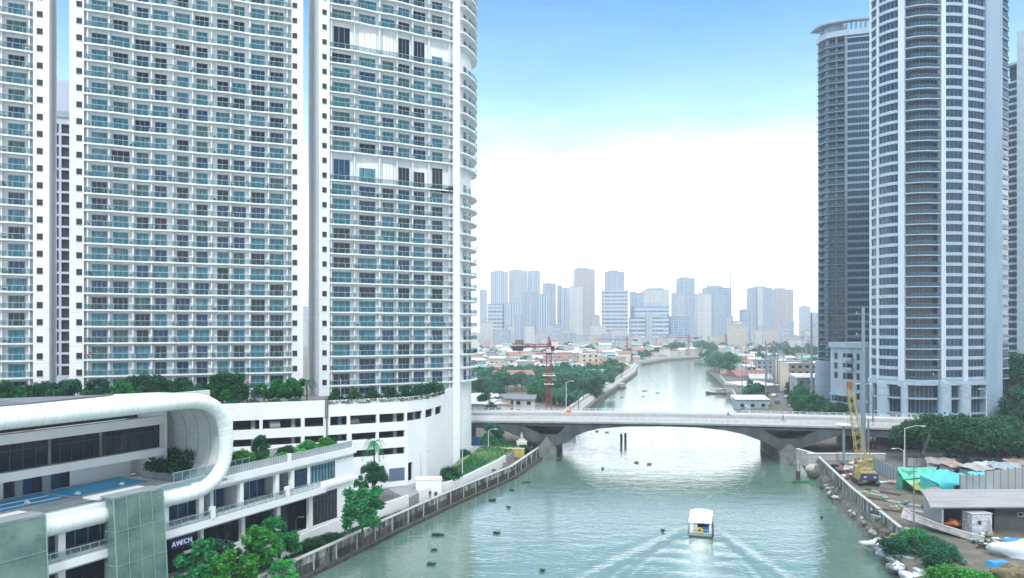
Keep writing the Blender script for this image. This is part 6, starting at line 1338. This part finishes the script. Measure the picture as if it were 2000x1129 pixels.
for i, (px, py) in enumerate(((1650, 925), (1662, 920), (1672, 932), (1640, 915), (1655, 935), (1668, 912), (1680, 905), (1690, 900))):
    b = MB()
    for k in range(6): b.box((rd.uniform(-1.4, 1.4), rd.uniform(-1, 1), .3+rd.uniform(0, .6)), (rd.uniform(.5, 1.8), rd.uniform(.2, .8), rd.uniform(.15, .7)), [mat('maroon_steel', (.20, .03, .05), .6), CONC, HW[0], DARKM][(k+i) % 4], rd.uniform(0, 3))
    b.build('scrap_pile', None, W_(px, py, 3.2), label='pile of site scrap left of the yellow crane, %s' % ('first by the wall', 'second by the wall', 'touching the crane tracks', 'farthest left', 'lowest by the wall', 'rear middle', 'rear right', 'closest to the big pole')[i], cat='scrap', group='scrap piles on the site')
rq = random.Random(12)
for i in range(34):
    px = rq.uniform(1700, 1990); py = rq.uniform(940, 1050)
    if 1850 < px and py > 990: py = rq.uniform(1040, 1075)
    b = MB()
    for k_ in range(4): b.box((rq.uniform(-1, 1), rq.uniform(-.8, .8), .15+rq.random()*.35), (rq.uniform(.3, 1.6), rq.uniform(.15, .7), rq.uniform(.08, .5)), rq.choice([CONC, HW[0], BARK, TARPM, DARKM, GT, HW[5], YEL]), rq.uniform(0, 3))
    b.build('debris_pile', None, W_(px, py, 3.2), label='small pile of mixed boards and scraps on the site ground', cat='debris', group='small debris piles over the right bank site')
# bushes front right
for (px, py, z, sc, k, l_) in ((1762, 1075, 2.2, .62, 2, 'green bush at the site corner by the waterline, leftmost'), (1795, 1062, 2.6, .66, 1, 'green bush behind the leftmost one at the site corner'), (1820, 1080, 2.6, .55, 3, 'dark bush between the white boat and the grey tarp mound'), (1848, 1100, 3, .6, 2, 'dark green bush above the bottom bushes'), (1862, 1140, 3, .62, 4, 'vivid bush at the bottom edge, left one'), (1900, 1150, 3, .66, 4, 'vivid bush at the bottom edge, middle one'), (1932, 1160, 3, .5, 1, 'bush at the bottom edge, right one'), (1925, 965, 3.2, .35, 1, 'small bright shrub against the grey sheet fence'), (1985, 975, 3.2, .45, 3, 'dark shrub at the right end of the sheet fence'), (1975, 915, 3.2, .5, 1, 'bright shrub under the trees at the right edge'), (1835, 1000, 3.2, .28, 2, 'little shrub behind the boat hulls')):
    plant(bush[{1: 1, 2: 0, 3: 2, 4: 3}[k]], Vector(W_(px, py, z))-Vector((0, 0, .4)), sc*1.35, px, l_, 'leafy_bush', 'bush', 'bushes on the right bank', sc*1.05)
hb = MB(); HL = Line([W_(1925, 1000, 0)[:2], W_(1998, 1000, 0)[:2]]); leafy_row(hb, Line([(78.5, 125), (88, 125.2)]), 0, 9, .5, 5.0, 1.6, 1.0, LEAF2, 5, 1500); tag(hb.build('climbing_plant'), 'green creeper hanging over the eaves of the vaulted shed', 'plant')
# ---------------------------------------------------------------- yellow crawler crane
def lattice(mb, A, B, w0, w1, n, mt, r=.05, up=Vector((0, 0, 1))):
    A, B = Vector(A), Vector(B); t = (B-A).normalized(); s_ = t.cross(up).normalized() if abs(t.dot(up)) < .98 else Vector((1, 0, 0)); u = s_.cross(t).normalized(); P_ = []
    for i in range(n+1):
        f = i/n; w_ = w0+(w1-w0)*f; c = A.lerp(B, f); P_.append([c+s_*w_/2+u*w_/2, c-s_*w_/2+u*w_/2, c-s_*w_/2-u*w_/2, c+s_*w_/2-u*w_/2])
    for k in range(4):
        mb.tube([P_[0][k], P_[-1][k]], r*1.5, mt, 4, smooth=False)
        for i in range(n):
            j = (k+1) % 4; mb.bar(P_[i][k if i % 2 else j], P_[i+1][j if i % 2 else k], r, mt)
            if i % 2 == 0: mb.bar(P_[i][k], P_[i][j], r, mt)
cp = Vector(W_(1690, 945, 3.2)); cr = empty('crawler_crane', cp, -.15, label='yellow lattice-boom crawler crane on the right bank site', cat='crane')
for sx in (-1.6, 1.6):
    b = MB(); b.tube([(sx, -2.4, .55), (sx, 2.4, .55)], .1, DARKM, 4); b.box((sx, 0, .55), (.75, 4.6, .95), DARKM); b.tube([(sx-.37, -2.3, .55), (sx+.37, -2.3, .55)], .5, DARKM, 12); b.tube([(sx-.37, 2.3, .55), (sx+.37, 2.3, .55)], .5, DARKM, 12); b.box((sx, 0, 1.07), (.6, 4.2, .08), SOIL); b.build('track', cr)
b = MB(); b.box((0, 0, 1.2), (3.4, 3.4, .35), YEL); b.box((0, -.4, 2.1), (3.0, 4.2, 1.3), YEL, top=(.95, .9)); b.box((0, -.2, 2.9), (2.2, 2.4, .6), YEL); b.build('house', cr)
b = MB(); b.box((0, -2.7, 1.95), (3.2, .7, 1.2), mat('navy_counterweight', (.03, .05, .12), .5)); b.build('counterweight', cr)
for sx in (-.9, .9): b = MB(); b.box((sx, -3.08, 1.9), (.5, .06, .3), LAMPW); b.build('plate', cr)
b = MB(); b.box((-1.25, 1.4, 2.6), (.9, 1.5, 1.7), YEL); b.box((-1.25, 2.16, 2.7), (.75, .05, 1.1), GLD); b.box((-1.72, 1.4, 2.8), (.05, 1.2, .9), GLD); b.build('cab', cr)
b = MB(); top = Vector(((1663-1690)/F*152+.0, 1.0, 22.4-3.2)); lattice(b, (0, .8, 1.8), (-.7, .9, 6.5), 1.0, 1.7, 4, YEL, .07); lattice(b, (-.7, .9, 6.5), top, 1.7, .9, 14, YEL, .06); b.build('boom', cr)
b = MB(); b.box(tuple(top+Vector((0, 0, .4))), (1.0, .6, 1.6), mat('rust_brown_head', (.2, .09, .05), .8)); b.build('boom_head', cr)
b = MB(); lattice(b, (0, -.8, 2.8), (.2, -1.6, 6.4), 1.6, 1.0, 3, YEL, .06); b.build('gantry', cr)
b = MB()
for dx in (-.4, .4): b.tube([(.2+dx, -1.6, 6.4), tuple(top+Vector((dx, 0, 0)))], .03, DARKM, 4)
b.tube([tuple(top+Vector((-.2, .4, 0))), tuple(Vector((top.x-.2, top.y+.4, 3)))], .03, DARKM, 4); b.build('cables', cr)
# ---------------------------------------------------------------- red tower crane behind the bridge
tp = Vector(((1072-1000)/F*268, 268, 1.6)); tcn = empty('tower_crane', tp, 0, label='red tower crane mast with a jib pointing left, behind the bridge', cat='crane')
b = MB(); lattice(b, (0, 0, 0), (0, 0, 23.5), 1.9, 1.7, 22, REDC, .13); b.build('mast', tcn)
b = MB(); b.box((0, 0, 24.2), (2.2, 2.2, .8), DARKM); b.box((0, 0, 25.2), (1.6, 1.6, 1.4), HW[0]); b.build('slewing_ring', tcn)
b = MB(); b.box((1.3, -.3, 26), (1.2, 1.4, 1.8), REDC); b.box((1.3, -1.02, 26.2), (1.0, .05, 1.0), GLD); b.build('cab', tcn)
b = MB(); lattice(b, (0, 0, 25.4), (0, 0, 30.2), 1.4, .5, 5, REDC, .10); b.build('tower_head', tcn)
b = MB(); lattice(b, (-.6, 0, 27.0), (-13, 0, 27.2), 1.0, 1.0, 11, REDC, .12); b.box((-6.5, 0, 26.6), (12.8, 1.0, .5), mat('dark_red_steel', (.10, .02, .03), .7)); b.build('counter_jib', tcn)
b = MB(); b.box((-10.8, 0, 26.0), (3.8, 1.3, 1.6), DARKM); b.box((-10.3, 0, 28.4), (3.0, 1.2, 1.3), CONC); b.build('counterweight', tcn)
b = MB(); lattice(b, (.4, .8, 27), (2.5, 44, 28), 1.2, .8, 26, REDC, .08); b.build('jib', tcn)
b = MB(); b.box((0, 0, 16.6), (4.2, 3.6, .2), HW[0]); b.box((0, -1.8, 17.3), (4.2, .06, .1), HW[0]); b.box((0, 0, 13.6), (3.4, 3.2, .15), HW[0])
for sx in (-2.1, 2.1): b.box((sx, 0, 17.3), (.06, 3.6, .1), HW[0]); b.box((sx, -1.8, 17), (.08, .08, 1.0), HW[0])
b.build('climbing_collar', tcn)
# far cranes with horizontal jibs
for px, py, D, l_ in ((1225, 664, 900, 'small distant red tower crane left of the river bend'), (1345, 660, 950, 'small distant red crane above the river bend trees'), (1427, 520, 1810, 'thin mast crane on top of a hazy tower')):
    z = H-(py-HY)*D/F; r = empty('tower_crane', ((px-1000)/F*D, D, 0), .1, label=l_, cat='crane', group='distant tower cranes')
    if px == 1427: b = MB(); lattice(b, (0, 0, H-(563-HY)/F*1800), (0, 0, z), 2.0, 1.5, 10, LAMPW, .4); b.build('mast', r)
    else: b = MB(); lattice(b, (0, 0, 1.6), (0, 0, z+4), 1.8, 1.4, 14, REDC, .15); b.build('mast', r); b = MB(); lattice(b, (12, 0, z), (-38, 0, z+1), 1.3, 1.0, 20, REDC, .15); b.box((10, 0, z-.5), (5, 1.5, 2), DARKM); b.build('jib', r)
# ---------------------------------------------------------------- poles, lamps, wires
def power_pole(px, D, ztop, r0, label, arms=3, mt=None, group='power poles on the right bank', zb=1.8):
    X = (px-1000)/F*D; r = empty('power_pole', (X, D, zb), 0, label=label, cat='pole', group=group); b = MB(); b.tube([(0, 0, 0), (0, 0, ztop-zb)], [r0, r0*.55], mt or STEEL, 10); b.build('pole', r)
    for k in range(arms):
        z = ztop-zb-1.5-k*(2.6 if r0 > .3 else 1.2); b = MB(); b.box((.9 if k % 2 else -.6, 0, z), (2.4, .14, .14), STEEL); b.tube([(1.8 if k % 2 else -1.6, 0, z-.1), (1.8 if k % 2 else -1.6, 0, z+.5)], .12, CONCL, 6); b.build('cross_arm', r)
    return r
power_pole(1686, 187, 39.6, .62, 'thickest blue-grey steel pole rising beside the yellow crane', 3)
power_pole(1585, 300, 40.5, .55, 'tall steel pole with insulators left of the curved towers', 4)
power_pole(1495.5, 330, 30, .38, 'tall thin pole at the right bank road, leftmost of the tall ones', 2)
rnd = random.Random(6)
for i, (px, D, zt_) in enumerate(((1457, 420, 28), (1467, 460, 16), (1504, 420, 22), (1513, 380, 24), (1519, 440, 26), (1531, 470, 28), (1549, 330, 12), (1567, 480, 34), (1480, 520, 26), (1447, 600, 22))):
    power_pole(px, D, zt_, .34, 'thin power pole along the right bank road, %s' % ('leftmost', 'short left one', 'left of the middle', 'middle', 'right of the middle', 'tall right one', 'short one near the bridge', 'tallest at the right', 'far left behind the red roof', 'farthest by the river trees')[i], 2)
for i in range(14):
    px = 1440+i*11.3+rnd.uniform(-4, 4); D = rnd.uniform(350, 760); power_pole(px, D, rnd.uniform(15, 27), .3*(D/450)**.5, 'thin grey utility pole over the right bank houses', 1, group='utility poles over the right bank houses')
power_pole(1705, 197, 17, .2, 'dark timber pole just right of the thick steel pole', 1, BARK); power_pole(1696, 190, 12, .3, 'short stub pole right of the crane boom', 0, CONC)
power_pole(1834, 215, 23, .22, 'grey pole with double cross arms in front of the curved tower', 4); power_pole(1785, 118, 13.8, .12, 'slim pole standing in front of the green tarp sheds', 1, CONC, zb=3.2); power_pole(1843, 185, 12, .12, 'slim pole among the spreading trees', 1)
def lamp(p, h_, label, two=False, name='street_lamp', mt=None, side=1, arm=1.6, group='street lamps'):
    r = empty(name, p, 0, label=label, cat='street lamp', group=group); m_ = mt or LAMPW; b = MB(); b.tube([(0, 0, 0), (0, 0, h_)], [.13, .08], m_, 8); b.build('pole', r)
    for sx in ((-1, 1) if two else (side,)):
        b = MB(); b.tube([(0, 0, h_-.1), (sx*arm*.6, 0, h_+.45), (sx*arm, 0, h_+.4)], .06, m_, 6); b.build('arm', r); b = MB(); b.blob((sx*(arm+.2), 0, h_+.35), (.55, .2, .12), m_, 1, .02, 10); b.build('lamp_head', r)
    return r
lamp(bworld(bz(1735, 845)[0], 19, 9.2), 9.6, 'tall white double street lamp at the right end of the bridge', True)
lamp(bworld(bz(1972, 845)[0], 12, 8), 10.2, 'white street lamp near the right edge of the photo', False, side=-1)
lamp(bworld(bz(1097, 820)[0], 20, 9.8), 9.0, 'white street lamp on the bridge near the red crane', False)
lamp(Vector(W_(821, 943, 3.55)), 6.2, 'slim grey street lamp beside the white hut', False)
lamp(Vector(W_(903, 935, 3.2)), 6.2, 'thin street lamp on the grass bank by the tower foot', False)
lamp(Vector(W_(954, 888, 3.0)), 6.0, 'thin street lamp in front of the bridge abutment trees', False)
lamp(Vector(W_(578, 1073, 3.0)), 4.2, 'dark promenade lamp post beside the mall', False, mt=DARKM, arm=.5)
lamp(Vector(W_(1767, 942, 3.2)), 11.0, 'grey street lamp with a long arm behind the green tarp', False, arm=3.6)
lamp(Vector(W_(1765, 925, 3.2)), 5, 'low street lamp left of the green tarp', False, side=-1, arm=2.0)
r = empty('disc_lamp', (0, 0, 0), label='pole with a wide white disc lamp under the right end of the bridge', cat='street lamp'); r.location = W_(1648, 905, 3.2)
b = MB(); b.tube([(0, 0, 0), (0, 0, 8.6)], .3, STEEL, 8); b.build('pole', r); b = MB(); b.blob((0, 0, 8.9), (1.7, 1.7, .42), HW[0], 1, .0, 18); b.build('lamp_disc', r)
# wires
b = MB()
def wire(a, c, sag=1.2):
    a, c = Vector(a), Vector(c); b.tube([a.lerp(c, i/8)+Vector((0, 0, -sag*4*(i/8)*(1-i/8))) for i in range(9)], .035, DARKM, 3, False)
PT = {p: Vector(((p-1000)/F*D, D, z)) for p, D, z in ((1686, 187, 37), (1585, 300, 38), (1495, 330, 28), (1834, 215, 21), (1785, 118, 13), (2060, 200, 14))}
for k in range(3):
    d = Vector((0, 0, -2.2*k)); wire(PT[1686]+d, PT[1585]+d, 2); wire(PT[1585]+d, PT[1495]+d*.5, 1.5); wire(PT[1686]+d-Vector((0, 0, 14)), PT[1834]+d*.5, 1.5); wire(PT[1834]+d*.6, PT[2060]+d*.6, 1.5)
for k in range(3): wire(PT[1785]+Vector((0, 0, -.5*k)), PT[1834]+Vector((0, 0, -3-k)), 3)
b.build('overhead_wires', label='thin overhead wires strung between the right bank poles', cat='wires')
# ---------------------------------------------------------------- vehicles
def car(p, rz, col, label, van=False, group='cars on the right bank road'):
    r = empty('parked_car' if 'parked' in label else 'car', p, rz, label=label, cat='car', group=group); M_ = mat('car_paint', col, .3); L_, W2, Hh = 4.4, 1.8, 1.75 if van else 1.45; b = MB()
    prof = [(-2.2, .35), (-2.2, .85), (-1.9, 1.0), (-1.5, 1.05), (-1.0, Hh), (1.1 if not van else 1.9, Hh), (1.75 if not van else 2.1, 1.0), (2.2, .9), (2.2, .35)]; n = len(prof)
    vs = [(x, -.9, z) for x, z in prof]+[(x, .9, z) for x, z in prof]; b.add(vs, [tuple(range(n))[::-1], tuple(range(n, 2*n))]+[(i, (i+1) % n, n+(i+1) % n, n+i) for i in range(n)], M_); b.build('body', r)
    b = MB(); b.box((.0, 0, Hh-.28), (2.0, 1.82, .34), GLD); b.build('side_window', r)
    b = MB(); b.add([(-1.46, -.75, 1.08), (-1.46, .75, 1.08), (-1.06, .7, Hh-.05), (-1.06, -.7, Hh-.05)], [(0, 3, 2, 1)], GLD); b.build('windscreen', r)
    for x in (-1.35, 1.35):
        for y in (-.85, .85): b = MB(); b.tube([(x, y-.1, .33), (x, y+.1, .33)], .33, DARKM, 12); b.build('wheel', r)
    return r
c0 = [(1500, 792, .9, (.5, .5, .5), 'silver car on the right bank road, left lane'), (1518, 787, 1.2, (.03, .04, .06), 'dark car under the road trees'), (1545, 794, 1.2, (.7, .7, .72), 'white car on the curved road nearest the bridge'), (1536, 778, 1.2, (.4, .42, .45), 'grey car farther along the curved road'), (1512, 775, 1.1, (.6, .6, .6), 'pale car behind the dark one'), (1497, 782, 1.3, (.05, .06, .09), 'dark car nearest the blue hut'), (1546, 783, 1.2, (.25, .05, .05), 'dark red car on the curved road')]
for px, py, rz, c_, l_ in c0: p = G(px, py, 2.05); car(p, rz, c_, l_)
q = PL.ray(538); p = PL.at(q, -2.2); car(Vector((p.x, p.y, 15.9)), PL.ang(q)+1.57, (.25, .28, .3), 'parked car seen through the second podium opening', False, 'cars parked in the podium'); p = PL.at(PL.ray(696), -2.2); car(Vector((p.x, p.y, 15.9)), PL.ang(q)+1.57, (.1, .12, .14), 'parked dark car in the podium opening right of the drain pipe', False, 'cars parked in the podium')
b = MB(); b.box((0, 0, .45), (1.6, .5, .9), mat('orange_barrier', (.75, .14, .05), .6), 0, top=(.9, .5)); b.box((0, 0, 1.05), (1.2, .4, .3), mat('orange_barrier2', (.8, .2, .08), .6)); b.box((-.5, 0, .2), (.3, .7, .4), HW[0]); b.build('road_barrier', None, bworld(bz(1103, 822)[0], 18.5, 9.75), label='orange plastic barrier on the bridge beside the lamp', cat='barrier')
# ---------------------------------------------------------------- people (skinned figures)
def person(p, rz, top, legs, label, walking=.25, bag=False):
    V_ = [(0, 0, .95), (0, 0, 1.2), (0, .01, 1.42), (0, .02, 1.52), (0, .03, 1.64), (0, .02, 1.74), (-.1, 0, .9), (-.11, walking*.5, .48), (-.11, walking*.6-.12, .06), (-.11, walking*.6+.08, .03), (.1, 0, .9), (.11, -walking*.3, .5), (.11, -walking*1.1, .1), (.11, -walking*1.1+.17, .04), (-.2, 0, 1.42), (-.26, -.06, 1.14), (-.25, .06, .9), (.2, 0, 1.42), (.26, .05, 1.14), (.25, .14, .92)]
    E = [(0, 1), (1, 2), (2, 3), (3, 4), (4, 5), (0, 6), (6, 7), (7, 8), (8, 9), (0, 10), (10, 11), (11, 12), (12, 13), (2, 14), (14, 15), (15, 16), (2, 17), (17, 18), (18, 19)]
    Rr = [.15, .14, .15, .06, .095, .08, .095, .065, .045, .04, .095, .065, .045, .04, .07, .045, .032, .07, .045, .032]
    me = bpy.data.meshes.new('body'); me.from_pydata(V_, E, []); me.update(); o = bpy.data.objects.new('tmp', me); COL.objects.link(o); md = o.modifiers.new('s', 'SKIN'); me.skin_vertices.new() if not me.skin_vertices else None
    for i, v in enumerate(me.skin_vertices[0].data): v.radius = (Rr[i], Rr[i]*.85); v.use_root = i == 0
    sd = o.modifiers.new('d', 'SUBSURF'); sd.levels = 1; dg = bpy.context.evaluated_depsgraph_get(); bm_ = bpy.data.meshes.new_from_object(o.evaluated_get(dg)); bpy.data.objects.remove(o)
    sk_ = mat('skin', (.35, .2, .14), .6); tp_ = mat('shirt', top, .8); lg = mat('trousers', legs, .8); hr = mat('hair', (.01, .01, .01), .7); bm_.materials.clear()
    for m_ in (sk_, tp_, lg, hr): bm_.materials.append(m_)
    for f in bm_.polygons: z = f.center.z; x = abs(f.center.x); f.material_index = 3 if z > 1.69 or (z > 1.6 and f.center.y < -.02) else 0 if z > 1.49 or (x > .2 and z < 1.12) else 1 if z > .93 else 2; f.use_smooth = True
    r = empty('person', p, rz, label=label, cat='person'); inst('body', bm_, r); return r
person(Vector(W_(840, 976, 3.56)), .4, (.03, .03, .04), (.04, .04, .05), 'person in dark clothes walking on the promenade by the hut')
person(Vector(W_(1040, 876, 2.0)), 2, (.05, .1, .35), (.03, .03, .05), 'person in blue by the flood wall under the bridge, left one')
person(Vector(W_(1045, 872, 2.0)), 1, (.04, .07, .25), (.03, .03, .05), 'person in blue by the flood wall under the bridge, right one')
person(bworld(bz(1438, 818)[0], 14, 9.9), 1.5, (.03, .03, .03), (.03, .03, .04), 'person in black riding across the far lane of the bridge')
person(Vector(W_(1780, 1022, 3.2)), 1, (.02, .06, .2), (.02, .04, .15), 'person in navy standing above the bushes at the site edge')
def motorbike(p, rz, label):
    r = empty('motorcycle', p, rz, label=label, cat='motorcycle')
    for x in (-.62, .62): b = MB(); n = 14; b.tube([(x+.27*math.cos(6.283*i/n), 0, .3+.27*math.sin(6.283*i/n)) for i in range(n+1)], .06, DARKM, 6, False); b.build('wheel', r)
    b = MB(); b.box((0, 0, .55), (.8, .22, .35), DARKM); b.box((-.2, 0, .8), (.7, .26, .12), DARK); b.tube([(.6, 0, .3), (.42, 0, 1.0)], .04, LAMPW, 5); b.tube([(.42, -.3, 1.0), (.42, .3, 1.0)], .03, LAMPW, 5); b.build('body', r)
    return r
motorbike(bworld(bz(1440, 818)[0], 14.6, 9.9), 0, 'dark motorcycle beside the rider in black on the bridge'); motorbike(bworld(bz(1541, 820)[0], 7, 9.6), 0, 'dark motorcycle on the near lanes of the bridge')
person(bworld(bz(1541.5, 820)[0], 7.2, 9.9), 1.5, (.02, .02, .03), (.02, .02, .03), 'person in black on the near lanes of the bridge')
# small monument, yellow wall, chair
b = MB(); b.box((0, 0, 1.1), (6.2, .8, 2.2), mat('yellow_ochre_wall', (.50, .42, .12), .8, c2=(.4, .34, .1), scale=1), -.1); b.box((0, 0, 2.25), (6.4, 1.0, .12), HW[1], -.1); b.build('yellow_wall', None, W_(1000, 893, 2.0), label='low yellow garden wall beside the flood wall', cat='wall')
st = empty('statue_monument', W_(1019, 882, 2.2), label='small pale statue on a white stepped pedestal near the bridge pier', cat='statue')
b = MB(); b.box((0, 0, .9), (2.4, 1.8, 1.8), HW[0]); b.box((0, 0, 2.3), (2.7, 2.1, .9), HW[0]); b.box((0, 0, 3.0), (1.6, 1.4, .5), HW[0]); b.build('pedestal', st)
b = MB(); b.tube([(0, 0, 3.2), (.05, 0, 3.9), (0, 0, 4.5), (0, 0, 4.75)], [.42, .34, .30, .10], PSACK, 8); b.blob((0, 0, 4.95), (.18, .18, .22), PSACK, 1, .02); b.tube([(-.1, 0, 4.5), (-.42, -.1, 4.2), (-.2, -.3, 4.0)], .09, PSACK, 6); b.tube([(.1, 0, 4.5), (.42, -.1, 4.2), (.25, -.3, 4.4)], .09, PSACK, 6); b.build('figure', st)
gc = empty('plastic_chair', W_(852.5, 974, 2.0), .6, label='dark green plastic chair beside the white hut', cat='chair'); b = MB(); CG = mat('green_plastic', (.01, .12, .07), .5); b.box((0, 0, .45), (.6, .6, .07), CG); b.build('seat', gc); b = MB(); b.box((0, .28, .85), (.6, .07, .8), CG); b.build('backrest', gc)
for sx in (-.25, .25):
    for sy in (-.25, .25): b = MB(); b.box((sx, sy, .22), (.06, .06, .45), CG); b.build('leg', gc)
for i, (px, py, s_) in enumerate(((905, 880, 1.3), (912, 885, 1.2), (900, 888, 1.0))):
    b = MB(); b.blob((0, 0, .5), (s_, s_*.8, .8), TARPW, i, .4); b.build('white_sheet_bundle', None, W_(px, py, 4.2), label='white crumpled sheet at the foot of the rounded tower end, %s' % ('left', 'right', 'front')[i], cat='sheet', group='white sheets at the tower foot')
for i, (px, py) in enumerate(((962, 912), (970, 905), (978, 908), (955, 921))):
    b = MB()
    for k in range(8): b.blob((rd.uniform(-1.3, 1.3), rd.uniform(-1, 1), .25), (rd.uniform(.2, .6), rd.uniform(.2, .5), .3), [PSACK, CONC, ROCK][k % 3], k, .4, 7)
    b.build('debris_pile', None, W_(px, py, 2.2), label='low pile of broken white debris by the retaining wall, %s from the top' % ('third', 'second', 'first', 'fourth')[i], cat='debris', group='debris at the end of the retaining wall')
b = MB(); b.box((0, 0, 1.6), (7, .3, 3.4), mat('blue_tarp_fence', (.01, .06, .25), .6)); b.build('blue_fence', None, (-9, 203, 2.5), -.1, label='dark blue sheet fence behind the tree at the bridge abutment', cat='fence')
b = MB(); b.box((0, 0, .12), (3.5, .3, .06), CONCL)
# ---------------------------------------------------------------- haze
b = MB(); b.box((0, 2220, 101), (4800, 4700, 204), DARK)
hz = b.build('haze', kind='stuff'); hm_ = bpy.data.materials.new('haze'); hm_.use_nodes = True; t = hm_.node_tree; t.nodes.clear(); o = t.nodes.new('ShaderNodeOutputMaterial'); v = t.nodes.new('ShaderNodeVolumePrincipled')
v.inputs['Color'].default_value = (.57, .67, .74, 1); v.inputs['Density'].default_value = .00028; v.inputs['Anisotropy'].default_value = .0; t.links.new(v.outputs[0], o.inputs['Volume']); hz.data.materials.clear(); hz.data.materials.append(hm_)

# ---------------------------------------------------------------- look-alikes are told apart by their order in the picture
_U = ['', 'first', 'second', 'third', 'fourth', 'fifth', 'sixth', 'seventh', 'eighth', 'ninth', 'tenth', 'eleventh', 'twelfth', 'thirteenth', 'fourteenth', 'fifteenth', 'sixteenth', 'seventeenth', 'eighteenth', 'nineteenth']
_T = {2: 'twent', 3: 'thirt', 4: 'fort', 5: 'fift', 6: 'sixt'}
def ordinal(n): return _U[n] if n < 20 else _T[n//10]+'ieth' if n % 10 == 0 else _T[n//10]+'y-'+_U[n % 10]
_by = {}
for o in COL.objects:
    if o.parent is None and o.get('label'): _by.setdefault(o['label'], []).append(o)
for lb, os_ in _by.items():
    if 1 < len(os_) < 70 and len(lb.split()) <= 13:
        os_.sort(key=lambda o: o.location.x/max(1, o.location.y))
        for i, o in enumerate(os_): o['label'] = lb+', '+ordinal(i+1)+' from left'
